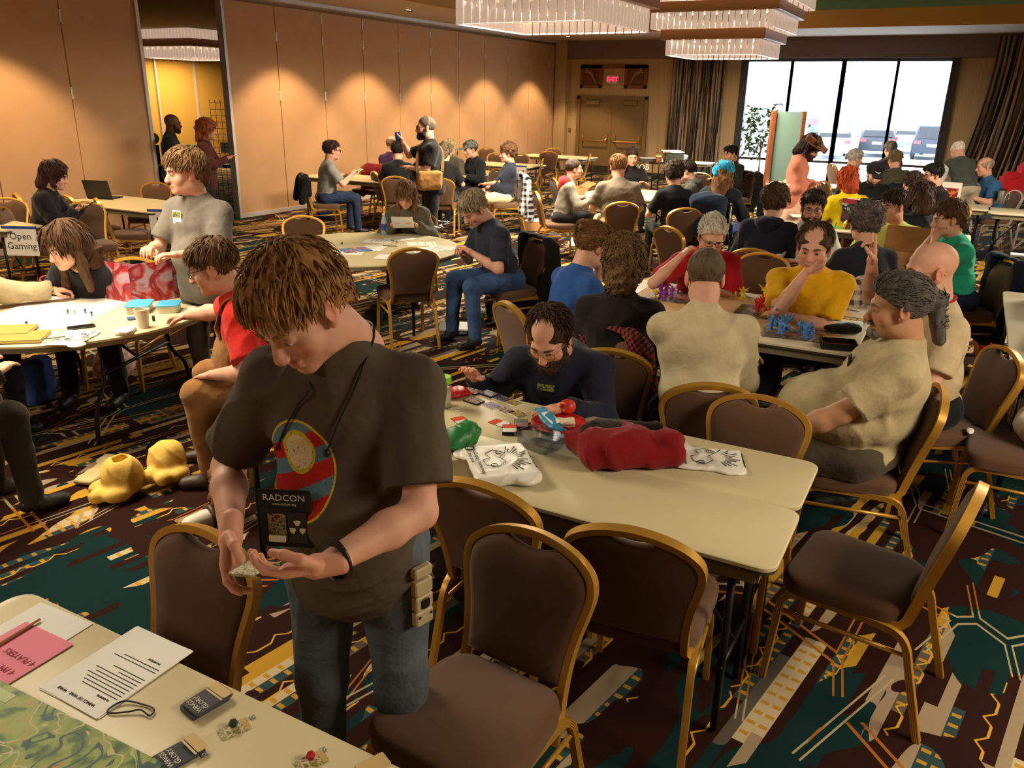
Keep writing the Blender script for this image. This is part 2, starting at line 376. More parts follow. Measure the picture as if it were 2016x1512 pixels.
def glass_mat(name, tint, a=.93):
    m = bpy.data.materials.new(name); m.use_nodes = True; nt = m.node_tree; nt.nodes.clear()
    o = nt.nodes.new('ShaderNodeOutputMaterial'); mx = nt.nodes.new('ShaderNodeMixShader'); t = nt.nodes.new('ShaderNodeBsdfTransparent'); g = nt.nodes.new('ShaderNodeBsdfGlossy')
    g.inputs['Roughness'].default_value = .08; t.inputs[0].default_value = (*tint, 1); mx.inputs[0].default_value = 1-a
    nt.links.new(t.outputs[0], mx.inputs[1]); nt.links.new(g.outputs[0], mx.inputs[2]); nt.links.new(mx.outputs[0], o.inputs[0]); return m
M_GLASS = glass_mat('window_glass', (.95, .98, 1.0))
M_CLEAR = glass_mat('clear_plastic', (.93, .95, .96), .88)
M_CRYSTAL = mat('crystal_strip', (190, 184, 186), .15, trans=.2, emit=((255, 220, 190), .16), spec=.6)  # strips glow faintly by themselves, standing in for bulb light in the crystal
M_BULB = mat('bulb', (255, 240, 210), .5, emit=((255, 226, 180), 14.0))
for _m in (M_CRYSTAL, M_BULB): _m.cycles.emission_sampling = 'NONE'      # the lamps' own area lights do the lighting
# ================================================================== room shell
def struct(name, mb, m, parent=None, smooth=False):
    o = mb.build(name, m, parent, smooth)
    if parent is None: o['kind'] = 'structure'
    return o
XR, YB = 6.5, -4.0
struct('floor', MB().box(((-24+XR)/2, (YB+YF)/2, -.05), (XR+24, YF-YB, .1)), M_CARPET)
# low ceiling ring, coffer with tan fascia and green field
CX0, CY1 = -9.1, 20.3
c = MB(); c.box(((-24+CX0)/2, (YB+YF)/2, ZC+.05), (CX0+24, YF-YB, .1)); c.box(((CX0+XR)/2, (CY1+YF)/2, ZC+.05), (XR-CX0, YF-CY1, .1))
ceil = struct('ceiling', c, M_CEIL)
fz = MB(); fz.box((CX0+.03, (YB+CY1)/2, ZC+.17), (.06, CY1-YB, .36)); fz.box(((CX0+XR)/2, CY1-.03, ZC+.17), (XR-CX0, .06, .36)); struct('fascia', fz, M_TAN, ceil)
gz = MB(); gz.box(((CX0-1+XR)/2, (YB+CY1+1)/2, ZC+.95), (XR-CX0+1, CY1+1-YB, .06)); gz.box((CX0-.9, (YB+CY1)/2, ZC+.6), (.06, CY1-YB, .7)); gz.box(((CX0+XR)/2, CY1+.9, ZC+.6), (XR-CX0+2, .06, .7)); struct('coffer', gz, M_GREEN, ceil)
tr = MB(); tr.box((XL+.12, (YB+YF)/2, ZC-.03), (.24, YF-YB, .06)); struct('partition_track', tr, M_TRIMW, ceil)
# partition wall of flat panels, with an opening
wl = MB(); wl.box((XL-.10, (8.82+YB)/2, ZC/2), (.06, 8.82-YB, ZC)); wl.box((XL-.10, (10.46+YF)/2, ZC/2), (.06, YF-10.46, ZC))
wall_left = struct('wall_left', wl, M_PANEL)
ys = [10.46+1.215*i for i in range(11)]+[YF]; segs = [(ys[i], ys[i+1]) for i in range(len(ys)-1) if ys[i+1]-ys[i] > .2]+[(8.82-1.215*(i+1), 8.82-1.215*i) for i in range(8)]
for y0, y1 in segs:
    struct('panel', MB().rbox((XL-.045, (y0+y1)/2, ZC/2-.04), (.09, y1-y0-.012, ZC-.14), .006, .004, 1), M_PANEL, wall_left)
for y in [ys[i] for i in range(1, 11)]+[8.82-1.215*i for i in range(1, 6)]:
    h = MB(); [h.box((XL+.003, y, z), (.012, .028, .16)) for z in (2.06, 3.05, 3.42) if not (z > 3.2 and int(y) % 2)]
    struct('latch_plate', h, M_TRIMW, wall_left)
for y in (8.82, 10.46): struct('jamb', MB().box((XL-.03, y, ZC/2), (.13, .055, ZC)), M_TRIMW, wall_left)
b = MB(); b.box((XL+.012, (10.46+YF)/2, .035), (.03, YF-10.46, .07)); struct('baseboard_left', b, M_TRIMW)
b = MB(); b.box((XL+.012, (YB+8.82)/2, .035), (.03, 8.82-YB, .07)); struct('baseboard_left', b, M_TRIMW)
# window wall
WX = [-5.62, -4.48, -3.215, -1.965, -.767]; WT = 3.14; DX0, DX1, DT = -10.48, -8.30, 2.17
wf = MB()
for x0, x1, z0, z1 in ((-24, DX0, 0, ZC), (DX0, DX1, DT, ZC), (DX1, WX[0], 0, ZC), (WX[0], WX[-1], WT, ZC), (WX[-1], XR, 0, ZC)):
    wf.box(((x0+x1)/2, YF+.12, (z0+z1)/2), (x1-x0, .24, z1-z0))
wall_far = struct('wall_far', wf, M_WALLP)
s_ = MB(); s_.box(((-10.9+XR)/2, YF-.09, (3.17+ZC)/2), (XR+10.9, .2, ZC-3.17)); struct('soffit', s_, M_SOFFIT, wall_far)
s_ = MB(); s_.box((-10.98, YF-.12, 1.85), (.36, .24, 3.6)); struct('pilaster', s_, M_WALLP, wall_far)
s_ = MB(); s_.box(((-10.8+DX0)/2-.05, YF-.02, .35), (DX0+10.8, .05, .06)); s_.box(((DX1+WX[0])/2, YF-.02, .05), (WX[0]-DX1, .04, .1)); s_.box(((WX[-1]+XR)/2, YF-.02, .05), (XR-WX[-1], .04, .1)); struct('baseboard_far', s_, M_DARK)
struct('wall_right', MB().box((XR+.1, (YB+YF)/2, ZC/2+.5), (.2, YF-YB, ZC+1)), M_PANEL)
struct('wall_back', MB().box(((-24+XR)/2, YB-.1, ZC/2+.5), (XR+24, .2, ZC+1)), M_PANEL)
# double door, frame, panic bars, closers
def door_leaf(x0, x1, hinge):
    o = struct('door_%d' % (1 if hinge < 0 else 2), MB().rbox(((x0+x1)/2, YF-.0, 1.04), (x1-x0-.004, .05, 2.12), .004, .003, 1), M_DOOR)
    cx = (x0+x1)/2; h = MB(); z = .98; y = YF-.06
    h.tube([(x0+.12, y+.03, z), (x0+.12, y-.05, z), (x0+.14, y-.09, z-.05), (x1-.14, y-.09, z-.05), (x1-.12, y-.05, z), (x1-.12, y+.03, z)], .018, 8); h.box((x0+.12, y+.02, z+.02), (.06, .04, .2)); h.box((x1-.12, y+.02, z+.02), (.06, .04, .2))
    struct('panic_bar', h, M_BRASS, o); struct('door_closer', MB().rbox((x0+.42 if hinge < 0 else x1-.42, YF-.075, 1.99), (.4, .08, .12), .01, .01), M_DOOR, o)
    k = MB(); k.box((cx, YF-.028, .12), (x1-x0-.06, .006, .2)); struct('kick_plate', k, M_DARK, o)
mx = (DX0+DX1)/2; door_leaf(DX0+.09, mx, -1); door_leaf(mx, DX1-.09, 1)
d = MB(); [d.box((x, YF-.01, DT/2), (.1, .14, DT)) for x in (DX0+.04, DX1-.04)]; d.box((mx, YF-.01, DT-.03), (DX1-DX0, .14, .1)); o = struct('trim_1', d, M_DOOR)
# window: frame, mullions, panes
for i in range(4):
    f_ = MB(); x0, x1 = WX[i], WX[i+1]
    for x in (x0, x1): f_.box((x, YF+.06, WT/2), (.1 if x in (WX[2],) else .06, .16, WT))
    for z in (.04, .64, WT-.02): f_.box(((x0+x1)/2, YF+.06, z), (x1-x0, .12, .06))
    o = struct('window_%d' % (i+1), f_, M_BROWNFR)
    for z0, z1 in ((.07, .61), (.67, WT-.05)): struct('pane', MB().box(((x0+x1)/2, YF+.08, (z0+z1)/2), (x1-x0-.06, .012, z1-z0)), M_GLASS, o)
t_ = MB(); [t_.box((x, YF-.03, WT/2), (.11, .1, WT)) for x in (WX[0]-.09, WX[-1]+.09)]; t_.box(((WX[0]+WX[-1])/2, YF-.03, WT+.02), (WX[-1]-WX[0]+.3, .1, .06)); struct('trim_2', t_, M_BROWNFR)
# carved panel over the door with the exit sign
cp = thing('carved_door_panel', (-9.39, YF-.03, 2.70), 0, 'carved wooden panel with two wing reliefs above the double door', 'wall panel')
MWR = mat('dark_red_panel', (96, 44, 24), .5); MGILT = mat('gilded_carving', (150, 122, 70), .5, metal=.3)
fr = MB(); fr.box((0, -.02, .27), (2.02, .06, .1))
for sx in (-1, 1):
    for z in (-.27, .27): fr.box((sx*.69, -.02, z), (.66, .06, .09))
    for x in (.39, .98): fr.box((sx*x, -.02, 0), (.09, .06, .62))
fr.build('frame', M_WOOD, cp)
for sx in (-1, 1):
    MB().box((sx*.69, 0, 0), (.56, .03, .5)).build('backing', MWR, cp)
    g = MB()
    for j in range(5): g.tube(crom([(sx*(.50+.02*j), -.03, -.20+.02*j), (sx*(.60+.02*j), -.05, -.06+.045*j), (sx*(.76+.03*j), -.03, .10+.02*j), (sx*(.93-.05*j), -.03, .12+.03*j)], 4), .018, 6)
    g.build('wing_relief', MGILT, cp, True)
ex = thing('exit_sign', (-9.41, YF-.05, 2.63), 0, 'small square red exit sign above the double door', 'sign')
MB().rbox((0, 0, 0), (.36, .05, .24), .01, .006).build('housing', mat('sign_white', (190, 176, 150), .6), ex)
text('EXIT', .17, frame((0, -.028, 0), (1, 0, 0), (0, 0, 1)), mat('exit_red', (255, 30, 70), .5, emit=((255, 20, 70), 2.2)), ex, depth=.004)
lsw = thing('light_switch', (-10.72, YF-.13+.12, 1.2), 0, 'small brown switch plate beside the double door', 'switch'); MB().rbox((0, 0, 0), (.08, .02, .12), .006, .004).build('plate', M_DOOR, lsw); MB().box((0, -.014, 0), (.025, .012, .045)).build('toggle', M_BRASS, lsw)
# curtains: pleated cloth in stripes
MC = [mat('curtain_brown', (74, 60, 52), .9), mat('curtain_taupe', (140, 122, 104), .9), mat('curtain_dark', (40, 32, 28), .9), mat('curtain_gold', (160, 126, 82), .9)]
def curtain(x0, x1, z1, n, label, side=0.0, y=YF-.22):
    vs, fs, mi = [], [], []; m = n*8; ph = 0
    for j in range(7):
        t = j/6; row = []
        for i in range(m+1):
            s = i/m; x = x0+(x1-x0)*s+.02*math.sin(i*1.7+j)+side*t*t*(1-s*.6); a = 2*math.pi*n*s+.5*math.sin(3.1*s*n+t)
            row.append((x, y+.06*math.sin(a)*(.7+.3*t)+.02*math.sin(.7*i), z1*(1-t)+.02*t))
        vs += row
    for j in range(6):
        for i in range(m): fs.append((j*(m+1)+i, j*(m+1)+i+1, (j+1)*(m+1)+i+1, (j+1)*(m+1)+i)); mi.append([0, 2, 1, 1, 3, 0, 2, 1][(i*5//3) % 8])
    me = bpy.data.meshes.new('curtain'); me.from_pydata(vs, [], fs); me.polygons.foreach_set('material_index', mi); me.polygons.foreach_set('use_smooth', [True]*len(fs)); me.update()
    o = link('curtain', me, None, MC); md = o.modifiers.new('thick', 'SOLIDIFY'); md.thickness = .008; tag(o, label, 'curtain', 'pleated curtains of the window wall')
curtain(-7.60, -6.15, 3.16, 16, 'tall striped brown curtain between the double door and the window')
curtain(.10, 2.6, 3.6, 24, 'tall dark pleated curtain to the right of the window', side=-.45, y=YF-.35)
# ================================================================== outside
og = MB().box((0, YF+75, -.8), (300, 149, .1)).build('parking_lot', mat('snowy_ground', (225, 228, 232), .9, var=(.4, .08))); og['kind'] = 'structure'
nb = thing('neighbour_building', (-9.2, YF+9, -.75), 0, 'white sided building wing outside the left window pane', 'building')
MB().box((0, 0, 2.6), (5.2, 14, 5.2)).build('wall', mat('white_siding', (216, 220, 226), .8), nb)
for i in range(24): MB().box((2.62, 0, .3+.2*i), (.03, 14, .17)).build('siding_board', mat('white_siding'), nb)
fe = thing('board_fence', (0, YF+62, -.75), 0, 'long grey board fence beyond the parking lot', 'fence')
MF = mat('grey_board', (120, 132, 140), .9, var=(1, .2)); fm = MB().box((0, 0, 1.9), (1.02, .06, 3.8)).mesh('board')
for i in range(64): o = link('board', fm, fe, MF); o.location = (-44+1.06*i, .02*(i % 3), .06*math.sin(i*2.1))
MB().box((-12, 1, .6), (80, .5, 2.2)).build('plinth', mat('snow_bank', (230, 233, 238), .9), fe)
def car(loc, rz, colr, label, h=1.75, suv=True):
    c = thing('parked_car', loc, rz, label, 'car'); L, W = 4.6, 1.85
    prof = [(-2.25, .35), (-2.3, .8), (-2.2, 1.0), (-1.95, h-.1), (-1.6, h), (.3, h-.02), (1.05, 1.05), (2.05, .9), (2.28, .6), (2.25, .32)] if suv else [(-2.25, .35), (-2.3, .8), (-2.1, .98), (-1.5, 1.05), (-.8, h), (.35, h-.02), (1.15, 1.0), (2.1, .85), (2.28, .6), (2.25, .32)]
    loops = []
    for y, k in ((-W/2, .94), (-W/2+.08, 1), (W/2-.08, 1), (W/2, .94)): loops.append([(x*(.98 if k < 1 else 1), y*(1 if z < 1.05 else .86), .35+(z-.35)*k) for x, z in prof])
    MB().layers(loops).build('car_body', M_PLASTIC, c, 40, color=lin(colr))
    MG = mat('dark_glass', (16, 20, 26), .15); hz = h
    for sy in (-1, 1): MB().layers([[(x, sy*(W/2*.86+.03-(.0 if z > 1.2 else -.07)), z) for x, z in ((-1.75, 1.1), (-1.55, hz-.12), (.25, hz-.12), (.85, 1.1))], [(x, sy*W/2*.84, z) for x, z in ((-1.75, 1.1), (-1.55, hz-.12), (.25, hz-.12), (.85, 1.1))]]).build('side_window', MG, c)
    MB().layers([[(-2.2+.02, y*.8, 1.12), (-2.0, y*.75, hz-.16), (-1.95, y*.75, hz-.16), (-2.1, y*.8, 1.12)] for y in (-W/2, W/2)]).build('rear_window', MG, c)
    for sx in (-1.4, 1.4):
        for sy in (-1, 1): MB().tube([(sx, sy*W/2*.8, .34), (sx, sy*W/2*1.02, .34)], .34, 14).build('wheel', M_BLACK, c)
    for sy in (-1, 1): MB().box((-2.29, sy*.72, .92), (.06, .3, .16)).build('tail_light', M_PLASTIC, c, color=lin((190, 60, 60)))
    MB().box((-2.32, 0, .78), (.03, .5, .14)).build('number_plate', M_PAPER, c)
_y = 44
car((-4.94, YF+29.6, -.75), R(96), (30, 34, 42), 'dark grey hatchback parked behind the middle window pane', 1.55)
car((-2.1, YF+29, -.75), R(94), (26, 32, 46), 'dark blue sport utility car behind the right window pane', 1.85)
car((-6.9, YF+26, -.75), R(100), (150, 160, 172), 'pale silver car parked behind the man in the brown hat', 1.5, False)
car((-3.6, YF+34, -.75), R(94), (150, 158, 168), 'pale grey car between the two dark parked cars', 1.5, False)
car((-15.5, YF+60, -.2), R(2), (200, 70, 90), 'red car parked far off before the fence', 1.5, False)
tw = thing('bare_tree', (1.5, YF+72, -.7), 0, 'bare winter tree beyond the board fence', 'tree'); tm = MB(); rr = random.Random(3)
def limb(p, d, l, r, n):
    q = p+d*l; tm.tube([p, (p+q)/2+Vector((rr.uniform(-.1, .1), 0, .05)), q], r, 5)
    if n:
        for _ in range(3): limb(q, (d+Vector((rr.uniform(-.8, .8), rr.uniform(-.5, .5), rr.uniform(-.1, .5)))).normalized(), l*.72, r*.6, n-1)
limb(Vector((0, 0, 0)), Vector((0, 0, 1)), 3.0, .22, 4); tm.build('branches', mat('bark', (96, 96, 104), .9), tw)
# ================================================================== the next room seen through the opening
struct('wall_next_room', MB().box((-21.2, (YB+YF)/2, ZC/2), (.2, YF-YB, ZC)), mat('ochre_partition', (196, 146, 62), .9))
s_ = MB(); [s_.box((-21.07, y, ZC/2), (.06, .05, ZC)) for y in (17.0, 18.4, 20.4)]; struct('trim_3', s_, M_TRIMW)
# ================================================================== chandeliers and downlights
def chandelier(x, y, label, power, lights=True, tint=WARM, z0=2.95):
    c = thing('chandelier', (x, y, z0), 0, label, 'chandelier', 'tiered crystal chandeliers'); MW = mat('chandelier_wood', (150, 104, 64), .5)
    W = 1.85; z = 0.0
    for t in range(3):
        wd = W+.52*t; h = .29 if t < 2 else .36; n = int(wd/.115); st = wd/n
        strip = MB().rbox((0, 0, h/2), (st*.86, .03, h), .01, .004, 2).mesh('crystal_strip', 30)
        for sd in range(4):
            a = sd*math.pi/2
            for i in range(n):
                s = -wd/2+st*(i+.5); o = link('crystal_strip', strip, c, M_CRYSTAL); o.rotation_euler = (0, 0, a)
                o.location = (s*math.cos(a)+wd/2*math.sin(a), s*math.sin(a)-wd/2*math.cos(a), z)
            bl = MB()
            for i in range(0, n, 2):
                s = -wd/2+st*(i+1); bl.ball((s*math.cos(a)+(wd/2-.05)*math.sin(a), s*math.sin(a)-(wd/2-.05)*math.cos(a), z+h-.035), .022, 8, 5)
            bl.build('bulb', M_BULB, c)
        z += h
        MB().prism(rrect(wd+.22, wd+.22, .02, 2), z, z+.19, .01).build('tier_frame', MW, c)
        z += .19
    MB().box((0, 0, z+.05), (.3, .3, .2)).build('ceiling_stem', MW, c)
    if lights:
        area_light('chandelier_glow', (0, 0, .02), (1.75, 1.75), power, tint, (0, 0, 0), c)
        area_light('chandelier_uplight', (0, 0, z+.02), (2.6, 2.6), power*UPL, tint, (math.pi, 0, 0), c)
CHP, UPL = 250, .8
chandelier(-5.0, 10.25, 'crystal chandelier at top centre, bottom tier hanging into view above the tables', CHP)
chandelier(-4.86, 17.9, 'three tiered crystal chandelier in front of the curtain and window', CHP)
chandelier(-5.0, 2.6, 'crystal chandelier over the left round table, above the view', CHP*.42)
chandelier(2.9, 10.25, 'crystal chandelier on the right side of the room, out of view', CHP)
chandelier(2.9, 2.6, 'crystal chandelier over the near right corner, out of view', CHP*.48)
chandelier(-5.0, -2.2, 'crystal chandelier behind the camera at left, out of view', CHP*.25)
chandelier(-19.6, 17.2, 'crystal chandelier seen through the opening into the next room', 95, tint=(1, .80, .48))
for i, y in enumerate([11.68+2.43*j for j in range(5)]+[6.4, 4.0, 1.5]):
    t = thing('ceiling_downlight', (XL+1.15, y, ZC-.005), 0, ('recessed ceiling downlight in view left of the crystal chandelier' if i == 1 else 'round recessed ceiling downlight shining down the partition wall'), 'downlight', 'downlights washing the partition wall')
    MB().lathe([(.09, 0), (.09, -.012), (.07, -.014), (.06, .0)], n=14).build('ring', M_DARK, t); MB().lathe([(.055, 0), (.055, .004)], n=12).build('lens', M_BULB, t)
    l = bpy.data.lights.new('downlight_beam', 'SPOT'); l.energy = 230; l.color = (1, .70, .38); l.spot_size = R(96); l.spot_blend = .35; l.shadow_soft_size = .05
    o = bpy.data.objects.new('downlight_beam', l); col.objects.link(o); o.parent = t; o.location = (0, 0, -.02)
# ================================================================== banquet chairs
M_GOLD = mat('gold_frame', (196, 146, 56), .36, metal=.45, spec=.5)
M_UPH = mat('brown_upholstery', (90, 62, 40), .9, bump=(500, .3, .002), var=(4, .05), sheen=.15)
M_GREYF = mat('grey_frame', (168, 160, 150), .4, metal=.5)
def ribbed(w, d, ribs=4):
    o = [(-d/2, -w/2), (d/2, -w/2)]
    for i in range(ribs):
        y0 = -w/2+w*i/ribs; y1 = -w/2+w*(i+1)/ribs; o += [(d/2+.004, y0+.15*(y1-y0)), (d/2+.004, y0+.85*(y1-y0)), (d/2, y1)]
    return o+[(-d/2, w/2)]
LEAN = R(14)
def bk(s, t, off=0.0):
    "point on the back plane: s sideways, t up the back"
    return (s, -.205-t*math.sin(LEAN)+off*math.cos(LEAN), .435+t*math.cos(LEAN)+off*math.sin(LEAN))
_half = [(.176, .0), (.178, .10), (.190, .20), (.210, .29), (.218, .345), (.205, .395), (.155, .437), (.08, .463), (0, .472)]
_out = crom([(s, t, 0) for s, t in _half]+[(-s, t, 0) for s, t in _half[-2::-1]], 4)
def make_chair_meshes():
    m = {}
    path = [(.186, .02, .405), (.186, -.13, .402), (.184, -.185, .41)]+[bk(p[0], p[1]) for p in _out]+[(-.184, -.185, .41), (-.186, -.13, .402), (-.186, .02, .405)]
    # profile: width runs front to back of the chair, ribs face outward
    P = [np.array(p) for p in path]; b = MB(); loops = []; prof = ribbed(.034, .020)
    for i in range(len(P)):
        t = P[min(i+1, len(P)-1)]-P[max(i-1, 0)]; t = t/np.linalg.norm(t)
        nb = np.array([0, math.cos(LEAN), math.sin(LEAN)]) if 3 <= i < len(P)-3 else np.array([0, 0, 1.0])*(1)
        if i < 3: nb = np.array([0, 0, 1.])*(1-i/3)+np.array([0, math.cos(LEAN), math.sin(LEAN)])*(i/3)
        if i >= len(P)-3: k = len(P)-1-i; nb = np.array([0, 0, 1.])*(1-k/3)+np.array([0, math.cos(LEAN), math.sin(LEAN)])*(k/3)
        o = np.cross(t, nb); o = o/np.linalg.norm(o); nb = np.cross(o, t)
        loops.append([tuple(P[i]+o*x+nb*y) for x, y in prof])
    b.layers(loops); m['back_frame'] = b.mesh('back_frame', 35)
    # back cushion with the hand grip dip
    ins = [(s*.945, t*.975-.001) for s, t, _ in [(p[0], p[1], 0) for p in _out] if t > .06]
    ins = [(s, t-(.036*max(0, math.cos(s/.085*math.pi/2))**.7 if abs(s) < .085 else 0)) for s, t in ins]
    poly = [(.166, .05)]+ins+[(-.166, .05)]; poly = poly+[(-.08, .045), (0, .043), (.08, .045)]
    cx, cy = 0, .25; sh = lambda k: [(cx+(s-cx)*k, cy+(t-cy)*k) for s, t in poly]
    b = MB(); b.layers([[bk(s, t, o) for s, t in sh(k)] for k, o in ((.93, -.018), (.985, -.014), (1, -.006), (1, .010), (.97, .020), (.86, .029), (.5, .034))]); m['backrest'] = b.mesh('backrest', 50)
    # seat: rounded, wider at the front
    def so(k, z):
        o = []
        for x, y in rrect(.445, .435, .09, 6): o.append((x*k*(1+.08*y/.2175)*.98, (y*k)+.015, z))
        return o
    b = MB(); b.layers([so(.95, .405), so(1, .412), so(1.015, .45), so(1.0, .470), so(.95, .480), so(.82, .487), so(.4, .492)]); m['seat'] = b.mesh('seat', 45)
    def leg(pts, sx): return MB().sweep(crom([(sx*x, y, z) for x, y, z in pts], 4), ribbed(.026, .022) if sx > 0 else [(-x, y) for x, y in ribbed(.026, .022)][::-1], up=(sx*1.0, 0, 0)).mesh('leg', 35)
    for sx in (1, -1):
        b = MB(); pr = [(-.011, -.013), (.011, -.013), (.0155, -.009), (.0155, .009), (.011, .013), (-.011, .013)]
        for key, pts in (('legF', [(.212, .245, 0), (.205, .222, .30), (.203, .212, .365), (.200, .175, .398), (.198, .10, .402), (.198, -.01, .402)]), ('legR', [(.212, -.315, 0), (.205, -.245, .26), (.203, -.222, .345), (.200, -.185, .388), (.198, -.12, .400), (.198, -.01, .402)])):
            P = [np.array(p) for p in crom([(sx*x, y, z) for x, y, z in pts], 4)]; loops = []; b = MB()
            for i in range(len(P)):
                t = P[min(i+1, len(P)-1)]-P[max(i-1, 0)]; t = t/np.linalg.norm(t); o = np.array([sx, 0, 0.]); o = o-t*(o@t); o /= np.linalg.norm(o); q = np.cross(t, o)
                loops.append([tuple(P[i]+o*x+q*y) for x, y in ribbed(.026, .020)])
            if sx*(1 if key == 'legF' else -1) < 0: loops = [l[::-1] for l in loops]
            b.layers(loops); m[key+str(sx)] = b.mesh('leg', 35)
        m['st'+str(sx)] = MB().tube([(sx*.204, .222, .315), (sx*.204, -.228, .315)], .009, 6).mesh('stretcher', True)
    m['cross'] = MB().tube([(-.2, .16, .392), (.2, .16, .392)], .009, 6).tube([(-.2, -.14, .392), (.2, -.14, .392)], .009, 6).mesh('cross_bar', True)
    return m
CHM = make_chair_meshes()
def chair(x, y, head, label, group='brown banquet chairs with gold frames', gold=None):
    t = thing('banquet_chair', (x, y, 0), R(head-90), label, 'chair', group); g = gold or M_GOLD
    for k, nm, mt in [('seat', 'seat', M_UPH), ('backrest', 'backrest', M_UPH), ('back_frame', 'back_frame', g), ('legF1', 'leg', g), ('legF-1', 'leg', g), ('legR1', 'leg', g), ('legR-1', 'leg', g), ('st1', 'stretcher', g), ('st-1', 'stretcher', g), ('cross', 'cross_bar', g)]:
        o = link(nm, CHM[k], t); 
        if not CHM[k].materials: CHM[k].materials.append(mt)
        if g is not M_GOLD: o.material_slots[0].link = 'OBJECT'; o.material_slots[0].material = mt
    return t
def chair_px(u, v, head, label, **k):
    p = G(u, v, .90); a = R(head); return chair(p[0]+.325*math.cos(a), p[1]+.325*math.sin(a), head, label, **k)
for u, v, h, l in [
    (1055, 1042, 266, 'large brown chair in the foreground, its seat turned toward the near table'),
    (1245, 1045, 97, 'brown chair pushed under the long table, just right of the foreground chair'),
    (938, 952, 90, 'brown chair pushed under the long table behind the elbow of the man in front'),
    (410, 1040, 268, 'brown chair at the near table left of the standing man holding cards'),
    (1935, 968, 172, 'empty brown chair at the right end of the long table, seat in full view'),
    (1503, 778, 268, 'brown chair tucked in beside the two white printed bags'),
    (1508, 497, 268, 'dark empty chair between the men in red and yellow shirts'),
    (1645, 396, 268, 'empty chair behind the men, in front of the redhead in yellow'),
    (1637, 322, 35, 'pale empty chair near the window beside the grey haired man'),
    (1088, 350, 42, 'chair with an open cardboard box on its seat'),
    (1314, 446, 60, 'gold edged chair left of the man in the red shirt'),
    (1163, 303, 205, 'empty chair before the left leaf of the double door'),
    (1080, 298, 112, 'dark empty chair at the far tables left of the double door'),
    (1070, 312, 205, 'empty chair turned left behind the table marked L7'),
    (1024, 302, 292, 'empty chair on the far side, right of the man in the navy shirt'),
    (1090, 291, 290, 'farthest empty chair against the partition by the door corner'),
    (1378, 340, 112, 'chair behind the boy with dark hair, near the side table'),
    (735, 337, 55, 'empty chair at the table with the blue folder, seen from behind'),
    (731, 322, 290, 'empty chair across the table from the man in the grey shirt'),
    (796, 327, 288, 'empty chair in front of the man in the black shirt, facing the camera'),
    (866, 340, 210, 'empty chair turned left below the brown shoulder bag'),
    (598, 424, 300, 'empty chair at the round table, seen just above the front man\'s hair'),
    (815, 488, 140, 'brown chair with its back to the camera at the middle round table'),
    (958, 290, 296, 'small empty chair by the partition behind the man in the cap'),
    (978, 300, 296, 'empty chair behind the cola bottle, right of the man in the cap'),
    (308, 358, 296, 'empty chair beyond the laptop table, left of the standing man'),
    (126, 384, 80, 'dark chair beside the woman with the phone'),
    (162, 397, 334, 'brown chair seen from its front, between two dark chairs at the laptop table'),
    (187, 390, 62, 'dark chair pulled out at the laptop table'),
    (28, 381, 70, 'dark chair behind the table with the Open Gaming sign'),
    (8, 389, 330, 'chair cut off by the left edge of the view'),
]: chair_px(u, v, h, l)
chair(.47, 4.58, 180, 'brown chair at right edge carrying a white plastic bag')
chair(.62, 9.6, 200, 'brown chair with a black bag on it, right of the man in green')
chair(.95, 15.3, 205, 'grey framed chair beneath the red gift bags', gold=M_GREYF)
# ================================================================== folding tables
M_TOP = mat('table_laminate', (206, 192, 152), .42, var=(1.2, .02), spec=.35)
M_TOPW = mat('table_laminate_pale', (218, 206, 178), .42, spec=.35)
M_EDGE = mat('table_edge', (58, 50, 38), .6)
M_APRON = mat('table_apron', (120, 110, 84), .6)
M_LEG = mat('black_steel', (16, 15, 15), .45, metal=.3)
TZ = .74
def rect_table(cx, cy, lx, ly, label, group='folding tables', rz=0.0, top=None):
    t = thing('folding_table', (cx, cy, 0), rz, label, 'table', group)
    MB().prism(rrect(lx, ly, .055, 5), TZ-.018, TZ, .003).build('tabletop', top or M_TOP, t, 40)
    MB().prism(rrect(lx-.004, ly-.004, .054, 5), TZ-.028, TZ-.018).build('edge_band', M_EDGE, t, 40)
    a = MB()
    for s in (-1, 1): a.box((0, s*(ly/2-.03), TZ-.052), (lx-.12, .02, .048)); a.box((s*(lx/2-.06), 0, TZ-.052), (.02, ly-.06, .048))
    a.build('apron', M_APRON, t)
    for sx in (-1, 1):
        x = sx*(lx/2-.14)
        for sy in (-1, 1): MB().tube([(x, sy*(ly/2-.07), TZ-.03), (x, sy*(ly/2-.07), .012)], .014, 8).build('leg', M_LEG, t, True)
        f = MB(); f.tube([(x, -ly/2+.05, .28), (x, ly/2-.05, .28)], .011, 6); f.tube([(x, 0, .29), (x-sx*.33, 0, TZ-.05)], .009, 6); f.tube([(x, -ly/2+.07, TZ-.06), (x, ly/2-.07, TZ-.06)], .011, 6); f.build('brace', M_LEG, t, True)
    return t
